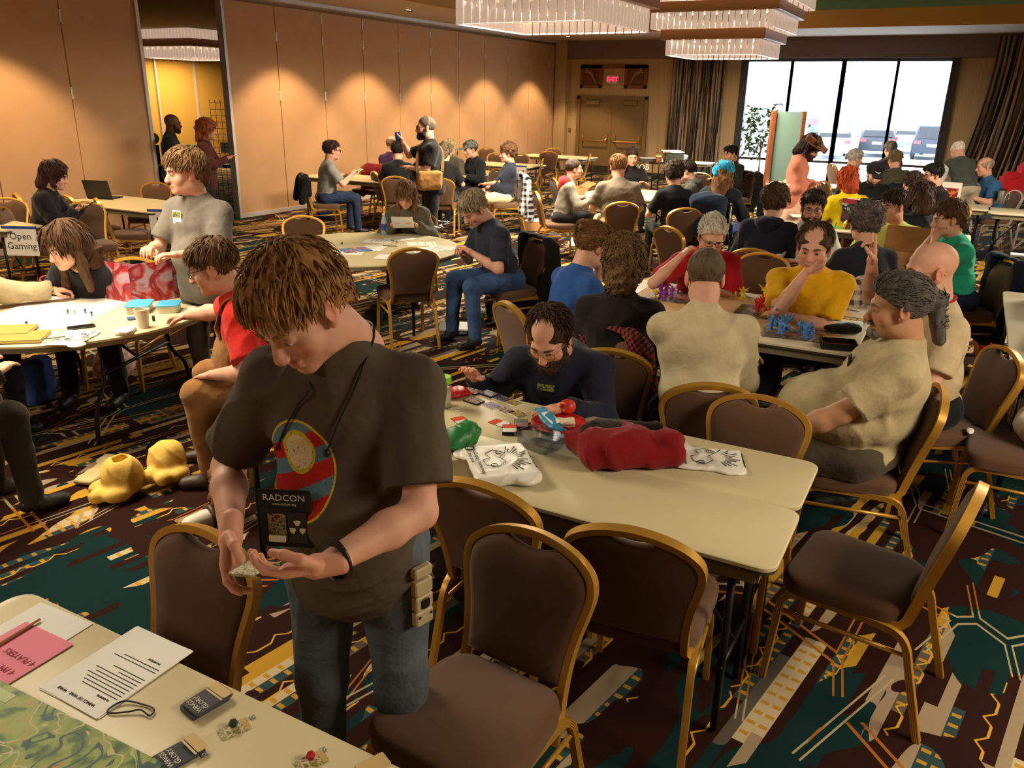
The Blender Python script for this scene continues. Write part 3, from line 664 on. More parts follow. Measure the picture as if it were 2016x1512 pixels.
def round_table(cx, cy, r, label, a0=0.0):
    t = thing('round_table', (cx, cy, 0), a0, label, 'table', 'round folding tables'); n = 64
    MB().lathe([(r-.004, TZ-.018), (r, TZ-.014), (r, TZ-.003), (r-.003, TZ)], n=n).build('tabletop', M_TOP, t, 40)
    MB().lathe([(r-.004, TZ-.045), (r-.002, TZ-.018)], n=n).build('edge_band', mat('round_edge', (112, 100, 72), .6), t, 40)
    for sx in (-1, 1):
        for sy in (-1, 1):
            MB().tube(crom([(sx*.42, sy*.38, TZ-.04), (sx*.42, sy*.38, .40), (sx*.44, sy*.52, .22), (sx*.44, sy*.55, .012)], 4), .014, 8).build('leg', M_LEG, t, True)
        b = MB(); b.tube([(sx*.42, -.38, .42), (sx*.42, .38, .42)], .012, 6); b.tube([(sx*.42, 0, .42), (sx*.05, 0, TZ-.05)], .01, 6); b.tube([(sx*.42, -.42, TZ-.05), (sx*.42, .42, TZ-.05)], .012, 6); b.build('brace', M_LEG, t, True)
    return t
rect_table(-.98, .88, 2.44, .457, 'near folding table with the game map and card decks')
rect_table(-.98, .415, 2.44, .457, 'folding table under the corner of the green game map')
rect_table(-1.53, 2.545, 2.44, .457, 'long folding table with the tucked chairs, nearer of the joined pair')
rect_table(-1.54, 3.005, 2.44, .457, 'long folding table carrying the cards and red jacket, farther of the joined pair')
rect_table(-1.31, 5.22, 1.83, .64, 'board game table, half with the blue figures and dice tray', top=M_TOPW)
rect_table(-1.31, 5.865, 1.83, .64, 'board game table, half in front of the men in red and yellow', top=M_TOPW)
rect_table(-.72, 8.06, 1.83, .9, 'folding table holding the cardboard box and the game box', top=M_TOPW)
rect_table(-.95, 10.2, 2.2, .6, 'folding table with green cards behind the man in the white shirt', top=M_TOPW)
rect_table(-.55, 13.6, 1.83, .76, 'folding table with yellow figures by the man in the black cap', top=M_TOPW)
rect_table(-2.2, 15.4, 1.83, .76, 'folding table in front of the window by the grey haired man', top=M_TOPW)
rect_table(.1, 16.0, 1.2, .76, 'folding table between the man in the vest and the man in blue', top=M_TOPW)
rect_table(-9.37, 6.98, 1.83, .9, 'folding table with the laptop and a taped paper sign')
rect_table(-9.46, 5.03, 1.83, .457, 'folding table with the Open Gaming sign at left edge')
rect_table(-9.25, 11.45, 2.1, .9, 'folding table with the blue folder before the partition')
rect_table(-8.75, 13.72, 1.83, .9, 'folding table marked L6')
rect_table(-8.9, 15.73, 1.83, .9, 'folding table marked L7')
rect_table(-9.0, 18.8, 1.83, .9, 'bare folding table near the double door')
rect_table(-6.0, 19.3, 1.5, .6, 'dark side table with boxes under the curtain', top=M_TOPW)
rect_table(.78, 6.16, 2.44, .76, 'folding table at right edge with the black case', rz=R(90), top=M_TOPW)
rect_table(1.25, 13.3, 1.83, .76, 'folding table at right edge with the red gift bags', top=M_TOPW)
round_table(-5.09, 3.23, .9, 'round table at left with the map and game screen', R(20))
round_table(-4.92, 6.12, .9, 'middle round table scattered with white papers', R(35))
round_table(-4.42, 12.0, .76, 'far round table with the group in front of the door', R(10))
# ================================================================== people
M_SKIN = mat('skin', attr=True, rough=.55, spec=.35, bump=(260, .12, .002), var=(18, .05))
M_CLOTH = mat('cotton_cloth', None, .92, bump=(11, .55, .02), var=(14, .10), spec=.15, sheen=.1)
M_DENIM = mat('denim', None, .9, bump=(14, .6, .02), var=(5, .28), spec=.15)
M_HAIR = mat('hair', None, .7, bump=(60, .6, .01), var=(55, .40), spec=.2, stretch=(1, 1, .25))
M_FUZZ = mat('curly_hair', None, .65, bump=(160, 1.0, .012), var=(90, .45), spec=.3)
M_EYE = mat('eye', attr=True, rough=.15)
M_SHOE = mat('shoe_leather', None, .5, var=(8, .1))
M_RIM = mat('glasses_rim', (22, 20, 20), .35); M_RIMG = mat('wire_rim', (150, 130, 100), .3, metal=.8)
SKIN = {'fair': (218, 170, 142), 'pink': (216, 162, 136), 'tan': (188, 138, 104), 'dark': (92, 58, 38), 'olive': (200, 148, 108)}
_hc = {}
def head_mesh(h):
    "face and skull in the head's own frame: y forward, z up, origin between the ears"
    key = round(h, 4)
    if key in _hc: return _hc[key]
    s = SDF(.02)
    s.el((0, -.014, .034), (.076, .098, .086)); s.el((0, .022, -.03), (.062, .074, .092)); s.el((0, .030, -.078), (.052, .056, .042)); s.el((0, .074, -.100), (.026, .022, .020), .02)
    s.el((0, .078, .018), (.050, .018, .012), .02)
    for sx in (-1, 1):
        s.el((sx*.044, .056, -.034), (.024, .026, .028), .02); s.el((sx*.052, .005, -.078), (.016, .036, .03), .02)
        s.el((sx*.031, .099, -.001), (.021, .016, .011), .010, 'sub'); s.el((sx*.030, .080, .000), (.0165, .0135, .0125), .004)
    s.rc((0, .088, .006), (0, .112, -.034), .0085, .0125, .012); s.el((0, .108, -.040), (.019, .013, .010), .008)
    for sx in (-1, 1): s.el((sx*.008, .112, -.050), (.0045, .006, .004), .003, 'sub')
    s.el((0, .093, -.066), (.023, .010, .0065), .006); s.el((0, .092, -.077), (.020, .010, .0065), .006)
    s.bx((0, .106, -.0715), (.042, .016, .0022), .001, .002, 'sub')
    for sx in (-1, 1):
        e = rotm(sx*-.35, 0, 0); s.el((sx*.081, -.008, -.008), (.009, .022, .034), .006, rot=e); s.el((sx*.090, -.002, -.006), (.006, .012, .020), .004, 'sub', rot=e); s.el((sx*.078, .004, -.036), (.008, .010, .012), .006)
    s.rc((0, -.030, -.06), (0, -.045, -.20), .058, .060, .03)
    _hc[key] = s.mesh(h); return _hc[key]
def skin_cols(V, tone, stub=None):
    c = np.tile(np.array(lin(SKIN.get(tone, tone) if isinstance(tone, str) else tone)), (len(V), 1))
    def spot(ctr, r, mul):
        nonlocal c
        d = np.sqrt((((V-np.array(ctr))/np.array(r))**2).sum(1)); w = np.clip(1.5-d, 0, 1)[:, None]; c = c*(1-w)+c*np.array(mul)*w
    spot((0, .10, -.072), (.021, .02, .009), (.88, .62, .60)); spot((0, .115, -.038), (.018, .02, .016), (1.06, .84, .78))
    for sx in (-1, 1): spot((sx*.045, .08, -.035), (.02, .03, .02), (1.06, .86, .8)); spot((sx*.085, -.006, -.006), (.02, .03, .035), (1.05, .82, .76)); spot((sx*.031, .088, .004), (.018, .02, .010), (.82, .72, .70))
    if stub is not None: spot((0, .075, -.085), (.045, .05, .028), stub)
    return c
def tufts(V, n, ln, rad, seed, curl=0.0, bangs=0.0, seg=4):
    "short tapered locks lying along the hair surface"
    r = np.random.default_rng(seed); P = V[r.integers(0, len(V), n)]; tail = np.array([0, -.13, .04]); out_v = []; out_f = []; crown = np.array([0.012, -.055, .115]); b = 0
    for p in P:
        nrm = p-np.array([0, -.012, .02]); nrm /= np.linalg.norm(nrm)+1e-9; d = (tail-p if bangs < 0 else p-crown); d[0] += r.normal(0, .015); d[1] += max(bangs, 0)*.05
        d = d-nrm*(d@nrm); d = d/(np.linalg.norm(d)+1e-6)+r.normal(0, .18, 3)+np.array([0, 0, -.15]); d -= nrm*(d@nrm)*.9; d /= np.linalg.norm(d)+1e-6
        L = ln*r.uniform(.6, 1.2)*(1 if curl or ln > .07 else min(1, max(.35, (p[2]+.05)/.11))); q = p-nrm*.004; side = np.cross(nrm, d); ring0 = None; rr = rad*r.uniform(.7, 1.3); ph = r.uniform(0, 6)
        for k in range(seg+1):
            t = k/seg; c = q+d*L*t+nrm*(.006*math.sin(t*2.4)+.003-.016*t*t*(L/.05)*.4)+side*curl*math.sin(ph+t*7)*.012; w = rr*(1-t)**.6+.0003
            out_v += [c+side*w, c+nrm*w*.8, c-side*w]
            if k: o = b+3*k; out_f += [(o-3, o-2, o+1, o), (o-2, o-1, o+2, o+1), (o-1, o-3, o, o+2)]
        b += 3*(seg+1)
    return np.array(out_v), np.array(out_f)
def hair_mesh(style, h, seed, D):
    s = SDF(.012); r = random.Random(seed); t = {'short': .012, 'buzz': .005, 'balding': .010, 'curly': .026, 'medium': .020, 'long': .016, 'bun': .012, 'pony': .013, 'fringe': .006, 'shag': .028, 'bob': .022}[style]
    s.el((0, -.018, .036), (.078+t, .098+t, .086+t*1.15), .01)
    if style in ('short', 'medium', 'shag', 'curly', 'bob', 'pony', 'bun'): s.el((0, .045, .082), (.066, .046, .030+t*.5), .02)
    if style in ('long', 'bob', 'shag'):
        s.rc((0, -.07, -.01), (0, -.085, -.10), .075, .07, .02, sq=((1, 0, 0), 1.15))
        for sx in (-1, 1): s.rc((sx*.076, -.01, .02), (sx*.080, .012, -.07 if style != 'long' else -.12), .026, .024, .02)
    if style == 'medium':
        for sx in (-1, 1): s.rc((sx*.080, -.005, .02), (sx*.080, -.01, -.012), .016, .012, .015)
        s.rc((0, -.085, -.01), (0, -.085, -.065), .055, .045, .02, sq=((1, 0, 0), 1.2))
    # hairline
    off = {'fringe': .03, 'balding': .012}.get(style, 0.0); hl = -.003+off
    if style not in ('long', 'bob', 'shag'): s.cut((0, .085, .065-off), (0, .80, -1), .006)
    s.el((0, .098, -.035), (.068, .066, .088), .012, 'sub')
    if style in ('short', 'medium', 'balding', 'buzz', 'curly', 'fringe'):
        for sx in (-1, 1): s.el((sx*.095, .0, -.014), (.026, .030, .038), .008, 'sub')
    if style == 'fringe': s.el((0, .01, .125), (.085, .12, .09), .02, 'sub')
    if style == 'balding': s.el((0, .075, .105), (.062, .075, .055), .02, 'sub')
    if style == 'long':
        s.rc((0, -.085, -.08), (0, -.115, -.34), .075, .06, .03, sq=((1, 0, 0), 1.35))
        for sx in (-1, 1): s.rc((sx*.080, .012, -.10), (sx*.095, .045, -.25), .028, .020, .02)
    if style == 'pony': s.rc((0, -.105, .05), (0, -.135, .015), .03, .028, .015); s.rc((0, -.135, .015), (0, -.150, -.14), .034, .026, .02)
    if style == 'bun': s.el((0, -.10, .085), (.048, .042, .042), .012)
    a = {'curly': .007, 'shag': .007, 'bob': .004, 'long': .0035, 'bun': .004}.get(style, .0025); fr = {'curly': 150, 'shag': 110, 'bob': 80}.get(style, 95)
    if D > 6: a *= 1.7; fr *= .8
    f = wrinkle(a, fr, seed)
    V, Q = s.mesh(h, f)
    n = 0 if style in ('buzz', 'fringe') else (2600 if D < 2.2 else 700 if D < 6.5 else 420 if D < 10 else 220)
    if n and len(V):
        up = V[V[:, 2] > -.10] if style in ('long', 'pony') else V[~((abs(V[:, 0]) > .07) & (V[:, 2] < .022) & (V[:, 1] > -.045))] if style in ('medium', 'short') else V[V[:, 1] < .015] if style == 'balding' else V
        ln, rad, cu = {'curly': (.030, .0045, 1.0), 'shag': (.045, .005, .7), 'bob': (.05, .005, .1), 'long': (.08, .005, .1)}.get(style, (.042, .0038, .0)); 
        if D < 2.2: rad *= .62; ln *= 1.1
        if D > 9: rad *= 1.5
        tv, tf = tufts(up, n, ln, rad, seed, cu, .6 if style in ('medium', 'shag') else -1 if style in ('pony', 'bun') else 0)
        Q = np.vstack([Q, tf+len(V)]); V = np.vstack([V, tv])
    return V, Q
def beard_mesh(kind, h, seed):
    s = SDF(.012); t = .006 if kind == 'short' else .014
    if kind == 'goatee': s.el((0, .082, -.098), (.026+t*.5, .024, .028), .01); s.el((0, .100, -.058), (.028, .012, .007), .006)
    else:
        s.el((0, .030, -.074), (.055+t, .058+t, .046+t)); s.el((0, .074, -.100), (.030+t, .024+t, .026+t*1.3)); s.el((0, .098, -.057), (.032, .013, .008), .006)
        for sx in (-1, 1): s.rc((sx*.062, .028, -.02), (sx*.058, .04, -.075), .010+t*.4, .012+t, .012)
        s.el((0, .085, -.02), (.048, .05, .036), .012, 'sub')
    s.el((0, .108, -.0715), (.022, .016, .011), .004, 'sub')
    return s.mesh(h, wrinkle(.0025, 180, seed))
_hand = {}
def hand_mesh(pose, side, h):
    "wrist at origin, fingers along +y, palm facing -z, thumb toward -x*side (inner side)"
    key = (pose, side, round(h, 4))
    if key in _hand: return _hand[key]
    cu = {'flat': .18, 'rest': .45, 'curl': .95, 'fist': 1.45, 'pinch': .85, 'point': 1.4, 'hold': .75}[pose]
    s = SDF(.007); s.rc((0, -.03, 0), (0, .02, 0), .024, .026, .012, sq=((1, 0, 0), 1.15)); s.bx((0, .052, 0), (.074, .076, .027), .012, .014)
    for i, (x, ln, r) in enumerate(((-.028, .072, .0086), (-.0095, .080, .0090), (.0095, .075, .0086), (.027, .060, .0076))):
        a = cu*(1 if i or pose not in ('point', 'pinch') else (.05 if pose == 'point' else .7)); x *= -side*-1 if False else 1
        p = np.array([x*side, .086, .002]); ang = 0.0; spread = x*side*1.2
        for k, (fr, aa) in enumerate(((.45, .45), (.31, .75), (.24, .55))):
            ang += a*aa; q = p+ln*fr*np.array([math.sin(spread)*.5, math.cos(ang), -math.sin(ang)]); s.rc(p, q, r*(1-.08*k), r*(.95-.1*k), .003); p = q
    p = np.array([-.030*side, .018, -.006]); tb = [(-.058*side, .045, -.016), (-.062*side, .075, -.026-.01*cu), (-.050*side, .098, -.034-.012*cu)]
    if pose in ('curl', 'fist', 'pinch', 'hold'): tb = [(-.052*side, .045, -.022), (-.048*side, .075, -.036), (-.034*side, .098, -.042)]
    for k, q in enumerate(tb): s.rc(p, np.array(q), .0135-.002*k, .0118-.0015*k, .006); p = np.array(q)
    _hand[key] = s.mesh(h); return _hand[key]
def two_bone(a, t, l1, l2, pole):
    a = np.array(a, float); t = np.array(t, float); d = t-a; L = np.linalg.norm(d); m = (l1+l2)*.995
    if L > m: t = a+d/L*m; d = t-a; L = m
    u = d/L; x = (l1*l1-l2*l2+L*L)/(2*L); y = math.sqrt(max(l1*l1-x*x, 1e-6)); p = np.array(pole, float); p = p-u*(p@u); p /= np.linalg.norm(p)+1e-9
    return a+u*x+p*y, t
def unit(v): v = np.array(v, float); return v/(np.linalg.norm(v)+1e-9)
def person(label, uv, rel, pose='sit', sc_=1.0, girth=1.0, belly=0.0, lean=8, side=0, hy=0, hp=5, hr=0, tone='fair', hair=('short', (70, 50, 34)), shirt=(90, 90, 90), sleeve='short', pants=(30, 30, 34), denim=False,
           hands=('lap', 'lap'), hpose=('rest', 'rest'), shoes=(26, 24, 24), beard=None, glasses=None, stub=None, chair_label=None, hood=None, shorts=False, seat=.475, hs=1.13, eyes=True, knee=0.0, at=None, cellk=.0019, shirt_mat=None, coat=False, group=None, gold=None, hand_dir=(None, None), legs=True, palm=(None, None), hx=0.0, chair_rel=None):
    head_w = R(rel)+YAW; rz = head_w-math.pi/2
    S = sc_; sit = pose == 'sit'
    hip = np.array([0, 0, seat+.095*S]) if sit else np.array([0, 0, .94*S])
    a = R(lean); b_ = R(side); up = unit((math.sin(b_), math.sin(a)*math.cos(b_), math.cos(a)*math.cos(b_))); T = .515*S
    fw = unit(np.array([0, 1, 0])-up*up[1]); rt = np.cross(fw, up)
    neck = hip+up*T; chest = hip+up*T*.66; bel = hip+up*T*.28
    yaw = R(hy); hm = rotm(yaw, R(hp), R(hr)); hc = neck+up*.022*S+np.array([hx, .03, .03])*S+hm@np.array([0, .02, .115])*S*hs
    # where the head is seen fixes where the person is
    if at is None:
        p = G(uv[0], uv[1], hc[2]); ca, sa = math.cos(rz), math.sin(rz); x = p[0]-(hc[0]*ca-hc[1]*sa); y = p[1]-(hc[0]*sa+hc[1]*ca)
    else: x, y = at
    D = dist((x, y, 1.0)); cell = min(max(D*cellk, .0045), .021); hcell = min(max(D*.00085, .0028), .0095)
    root = thing('person', (x, y, 0), rz, label, 'person', group)
    def local(q):
        dx, dy = q[0]-x, q[1]-y; ca, sa = math.cos(-rz), math.sin(-rz); return np.array([dx*ca-dy*sa, dx*sa+dy*ca, q[2]])
    g = girth; sw = .183*S*(.55+.45*g)
    sh = [neck-up*.078*S+rt*sx*sw for sx in (1, -1)]
    # arms
    tgt = []
    for i, sx in enumerate((1, -1)):
        q = hands[i]
        if isinstance(q, str):
            q = {'lap': (sx*.13, .30, hip[2]+.11), 'table': (sx*.17, .40, .795), 'tablein': (sx*.05, .40, .80), 'chin': tuple(hc+hm@np.array([sx*.02, .11, -.135])*S), 'down': (sx*.26*g, .05, .80*S), 'hold': (sx*.07, .33, hip[2]+.28), 'knee': (sx*.14, .40, hip[2]+.10), 'back': (sx*.2, -.1, hip[2]+.05), 'cross': (-sx*.05, .24*g, hip[2]+.20)}[q]
        elif len(q) == 4: q = local(G(q[1], q[2], q[3]))
        tgt.append(np.array(q, float))
    arms = []
    for i, sx in enumerate((1, -1)):
        pole = np.array([sx*.7, -.35, -1.0]) if hands[i] not in ('chin',) else np.array([sx*.5, .3, -1.0])
        e, w_ = two_bone(sh[i], tgt[i], .285*S, .262*S, pole); arms.append((sh[i], e, w_))
    # legs
    legp = []
    for sx in (1, -1):
        hj = hip+np.array([sx*.092*S*g**.5, 0, -.01])
        if sit: kn = hj+np.array([sx*(.06+knee), .44*S, -.005]); an = np.array([kn[0]+sx*.01, kn[1]-.03+(.05 if sx > 0 else 0), .085])
        else: kn = hj+np.array([sx*.02, .02, -.43*S]); an = np.array([hj[0]+sx*.045, -.02, .085])
        legp.append((hj, kn, an))
    # body: skull, neck, trunk, arms, hands, legs
    Vs, Qs, Cs = [], [], []
    def put(V, Q, C): Qs.append(Q+sum(len(v) for v in Vs)); Vs.append(V); Cs.append(C)
    V, Q = head_mesh(hcell); st = None
    if stub: st = stub
    C = skin_cols(V, tone, st); put((V*S*hs)@hm.T+hc, Q, C)
    flat = np.array(lin(SKIN.get(tone, tone) if isinstance(tone, str) else tone))
    s = SDF(.03); hb = hc+hm@np.array([0, -.035, -.09])*S*hs
    s.rc(neck-up*.02, hb, .058*S*g**.4, .055*S, .03); s.rc(neck-up*.075+rt*sw*.55, neck-up*.075-rt*sw*.55, .045*S, .045*S, .03)
    s.el(chest, (.135*S*g, .10*S*g, .16*S), .04); s.el(bel, (.12*S*g, .095*S*g, .14*S), .04)
    for i in range(2):
        A, E, W = arms[i]; s.rc(A, E, .044*S*g**.5, .038*S*g**.5, .02); s.rc(E, E+(W-E)*.35, .040*S*g**.5, .041*S*g**.5, .02); s.rc(E+(W-E)*.35, W, .041*S*g**.5, .026*S*g**.3, .02)
        if legs: hj, kn, an = legp[i]; s.rc(hj, kn, .075*S*g, .050*S, .03); s.rc(kn, kn+(an-kn)*.35, .050*S, .056*S, .02); s.rc(kn+(an-kn)*.35, an, .056*S, .034*S, .02)
    acell = cell if D > 2.5 else .006
    V, Q = s.mesh(acell); put(V, Q, np.tile(flat, (len(V), 1)))
    hands_w = []
    for i, sx in enumerate((1, -1)):
        A, E, W = arms[i]; fd = unit(W-E) if hand_dir[i] is None else unit(hand_dir[i]); pn = np.array(palm[i] if palm[i] is not None else (0, 0, -1.0), float); z = -unit(pn-fd*(pn@fd)); xx = np.cross(fd, z); Mx = np.stack([xx, fd, z], 1)
        V, Q = hand_mesh(hpose[i], sx, min(max(D*.0007, .0026), .008)); Vw = (V*S*1.02)@Mx.T+W; cc = np.tile(flat*np.array([1.03, .92, .9]), (len(V), 1)); put(Vw, Q, cc); hands_w.append((W, Mx))
    body = link('body', fast_mesh('body', np.vstack(Vs), np.vstack(Qs), np.vstack(Cs)), root, M_SKIN)
    # shirt
    s = SDF(.05*S); t = .014 if not coat else .03; gg = g
    s.el(chest+fw*.005, (.165*S*gg+t, .115*S*gg+t*.8, .185*S), .05); s.el(bel+fw*(.02+belly*.6), (.150*S*gg+t+belly*.35, .118*S*gg+t+belly, .165*S), .06); s.el(hip+up*.0+fw*.01, (.160*S*gg+t, .125*S*gg+t+belly*.3, .10*S), .05)
    [s.rc(neck-up*.035*S-rt*0, q+up*.004, .064*S+t*.4, .052*S+t*.6, .05) for q in sh]; s.rc(neck-up*.05, neck+up*.004+fw*.006, .082*S+t*.3, .068*S+t*.3, .05)
    for i in range(2):
        A, E, W = arms[i]; r0 = .056*S*g**.5+t; fl = .012
        if sleeve == 'short': s.rc(A-rt*(.02 if i == 0 else -.02), A+(E-A)*.78, r0, .053*S*g**.5+t+fl*.6, .035, flat=True)
        elif sleeve == 'none': s.rc(A-rt*(.02 if i == 0 else -.02), A+(E-A)*.12, r0, r0, .035, flat=True)
        else: s.rc(A-rt*(.02 if i == 0 else -.02), E, r0, .050*S*g**.5+t, .045); s.rc(E, W, .046*S*g**.5+t*.9, .034*S+t*.8, .03, flat=True)
    if sit: s.cut(hip-up*.06, -up, .01)
    else: s.el(hip-up*.08, (.168*S*gg+t, .130*S*gg+t+belly*.2, .16*S), .05); s.cut(hip-up*(.165 if sleeve != 'none' else .03), -up, .006)
    s.el(neck+up*.085*S+fw*.022, (.068*S, .070*S, .070*S), .008, 'sub')
    wr = wrinkle(.0050 if not coat else .008, 44, int(abs(uv[0])*7+abs(uv[1]))); V, Q = s.mesh(cell, wr)
    shirt_o = link('shirt' if not coat else 'jacket', fast_mesh('shirt', V, Q), root, shirt_mat or M_CLOTH, lin(shirt))
    if hood:
        s = SDF(.03); s.rc(neck+rt*.09-fw*.04-up*.01, neck-rt*.09-fw*.04-up*.01, .045*S, .045*S, .04, sq=(up, 1.3)); s.rc(neck-fw*.085-up*.02, neck-fw*.10-up*.14, .07*S, .035*S, .04, sq=(rt, 1.5)); V, Q = s.mesh(cell, wr); link('hood', fast_mesh('hood', V, Q), root, M_CLOTH, lin(hood))
    # trousers and shoes
    if legs:
        s = SDF(.04); s.el(hip+np.array([0, 0, -.005]), (.168*S*g, .132*S*g+belly*.25, .105*S), .04)
        for hj, kn, an in legp:
            s.rc(hj, kn, .093*S*g, .068*S*g**.5, .04)
            if not shorts: s.rc(kn, an+np.array([0, 0, .02]), .066*S*g**.5, .055*S, .03)
            else: s.rc(kn, kn+(an-kn)*.12, .070*S*g**.5, .072*S*g**.5, .03)
        V, Q = s.mesh(max(cell, .008), wrinkle(.005, 40, int(abs(uv[0])))); link('trousers' if not shorts else 'shorts', fast_mesh('trousers', V, Q), root, M_DENIM if denim else M_CLOTH, lin(pants))
        for hj, kn, an in legp:
            s = SDF(.02); s.rc(an+np.array([0, -.03, -.025]), an+np.array([0, .02, -.02]), .040*S, .046*S, .02); s.rc(an+np.array([0, .03, -.04]), an+np.array([0, .15, -.052]), .044*S, .034*S, .02, sq=((1, 0, 0), 1.15)); s.cut((0, 0, 0.002), (0, 0, -1), .003); V, Q = s.mesh(max(cell, .008)); link('shoe', fast_mesh('shoe', V, Q), root, M_SHOE, lin(shoes))
    # hair, brows, eyes, beard, glasses share the head frame
    HM = Matrix([[*(hm[i]*S*hs), hc[i]] for i in range(3)]+[[0, 0, 0, 1]])
    if hair:
        V, Q = hair_mesh(hair[0], hcell*1.15, int(abs(uv[0]*3+uv[1])), D); o = link('hair', fast_mesh('hair', V, Q), root, M_FUZZ if hair[0] in ('curly', 'shag') else M_HAIR, lin(hair[1])); o.matrix_local = HM
    if beard:
        V, Q = beard_mesh(beard[0], hcell*1.1, int(abs(uv[0]))); o = link('beard', fast_mesh('beard', V, Q), root, M_FUZZ, lin(beard[1])); o.matrix_local = HM
    if eyes:
        bc = beard[1] if beard else (hair[1] if hair else (90, 64, 44)); sx = 0
        for sx in (-1, 1): o = MB().tube([(sx*.014, .098, .017), (sx*.032, .097, .0235), (sx*.050, .082, .017)], .0042, 5, scale=[.9, 1.1, .4]).build('eyebrow', M_HAIR, root, True, lin(bc)); o.matrix_local = HM
        if D < 11:
            for sx in (-1, 1):
                b = MB().ball((0, 0, 0), .0122, 12, 8); V = np.array(b.v); me = b.mesh('eye', True); fwd = V[:, 1]/.0122
                cc = np.where((fwd > .93)[:, None], np.array(lin((14, 10, 8))), np.where((fwd > .72)[:, None], np.array(lin((70, 60, 46))), np.array(lin((216, 206, 196))))); at_ = me.attributes.new('Col', 'FLOAT_COLOR', 'POINT'); at_.data.foreach_set('color', np.hstack([cc, np.ones((len(cc), 1))]).astype(np.float32).ravel())
                o = link('eye', me, root, M_EYE); o.matrix_local = HM @ Matrix.Translation((sx*.030, .0825, -.0035))
    if glasses:
        gl = MB(); rr = .0017 if glasses == 'rim' else .0012; k = max(1, D*.12)
        for sx in (-1, 1):
            gl.tube([(sx*.033+x, .106-.25*abs(x)*(1 if x*sx > 0 else 0), z-.002) for x, z in rrect(.048, .034, .013, 3)], rr*k, 5, True, up=(0, 1, 0)); gl.tube([(sx*.057, .100, .006), (sx*.080, .04, .008), (sx*.084, -.012, .004), (sx*.084, -.03, -.012)], rr*k, 5)
        gl.tube([(-.009, .107, .003), (0, .111, .006), (.009, .107, .003)], rr*k, 5); o = gl.build('glasses', M_RIM if glasses == 'rim' else M_RIMG, root, True); o.matrix_local = HM
    ch = head_w if chair_rel is None else R(chair_rel)+YAW
    if chair_label and chair_label is not True: chair(x-.03*math.cos(ch), y-.03*math.sin(ch), math.degrees(ch), chair_label, gold=gold)
    return dict(root=root, hc=hc, hm=hm, HM=HM, arms=arms, hands=hands_w, neck=neck, chest=chest, bel=bel, hip=hip, fw=fw, up=up, rt=rt, local=local, S=S, x=x, y=y, rz=rz, crz=ch-math.pi/2, shirt=shirt_o, legp=legp, D=D, sh=sh)
P = {}
BK = (24, 23, 24); NV = (34, 38, 54)
def who(k, *a, **kw): P[k] = person(*a, **kw)
# --- foreground man
who('P1', 'standing man in a grey-brown t-shirt looking down at cards in his hands', (588, 606), 262, 'stand', sc_=1.05, hs=1.02, girth=1.03, belly=.03, lean=5, hy=-22, hp=38, hr=6, hair=('medium', (152, 110, 66)), shirt=(86, 76, 66), pants=(88, 98, 104), denim=True, hands=(('px', 455, 1048, 1.13), ('px', 642, 1112, 1.16)), hpose=('pinch', 'hold'), hand_dir=((-.15, .55, -.55), (.9, .35, -.05)), palm=((-.9, .1, -.3), (0, -.5, 1)), stub=(.92, .84, .8), tone='pink')
# --- main table
who('P48', 'heavy man in a navy sweater with curly hair sorting cards at the long table', (1082, 662), 258, girth=1.3, belly=.0, lean=44, seat=.44, hp=34, hy=-12, hair=('balding', (60, 42, 30)), shirt=NV, sleeve='long', tone='pink', hands=((.40, .44, .80), ('px', 1120, 800, .80)), hpose=('rest', 'flat'), hand_dir=(None, (.9, .5, -.1)), beard=('full', (66, 46, 34)), glasses='wire', chair_rel=212, chair_label='chair with a red patterned jacket on its back, behind the card sorter', sc_=1.02)
who('P47', 'heavy man in a khaki shirt with a grey ponytail leaning back in his chair', (1768, 603), 160, girth=1.5, belly=.12, lean=-18, hp=8, hy=8, hair=('pony', (84, 80, 76)), shirt=(176, 160, 122), tone='tan', pants=(74, 66, 52), hands=(('lap'), (-.31, .34, .66)), beard=('goatee', (120, 116, 112)), chair_label='brown chair of the man in the khaki shirt', sc_=1.03)
who('P46', 'bald man with glasses and cream t-shirt raising his right hand', (1832, 532), 176, girth=1.1, lean=6, hp=8, hair=None, shirt=(196, 176, 140), tone='pink', pants=(26, 26, 30), hands=((.26, .34, 1.28), 'table'), hpose=('point', 'rest'), glasses='wire', chair_label='brown chair of the bald man in cream', sc_=1.06, hand_dir=((0, .1, 1), None), palm=((0, 1, 0), None))
who('P42', 'man in a cream long sleeved shirt seen from behind at the board game', (1388, 545), 84, hs=1.06, girth=1.2, lean=16, hp=18, hair=('buzz', (92, 78, 60)), shirt=(198, 184, 148), sleeve='long', pants=(24, 24, 28), hands=('tablein', (.30, .46, .80)), chair_label='dark backed chair of the man in the cream shirt', sc_=1.06, eyes=False, tone='pink')
who('P45', 'person with wavy brown hair in a black sweater seen from behind', (1228, 520), 78, girth=1.08, lean=18, hp=15, hair=('shag', (112, 84, 50)), shirt=(34, 30, 26), sleeve='long', hands=('tablein', 'tablein'), chair_label='gold framed chair of the person in the black sweater', eyes=False)
who('P44', 'person in a blue shirt with hair in a bun, seen in profile', (1168, 482), 28, lean=20, hp=16, hair=('bun', (120, 84, 50)), shirt=(44, 84, 150), hands=('table', 'chin'), glasses='rim', chair_label='brown chair of the person in blue, its back to the aisle', tone='pink')
who('P41', 'white haired man with black glasses in a red t-shirt', (1402, 463), 268, girth=1.2, lean=26, hp=24, hy=0, hair=('pony', (206, 196, 180)), shirt=(190, 34, 46), tone='pink', hands=((.22, .33, 1.02), 'tablein'), hpose=('curl', 'rest'), glasses='rim', stub=(.95, .92, .9), chair_label='brown chair of the man in the red shirt')
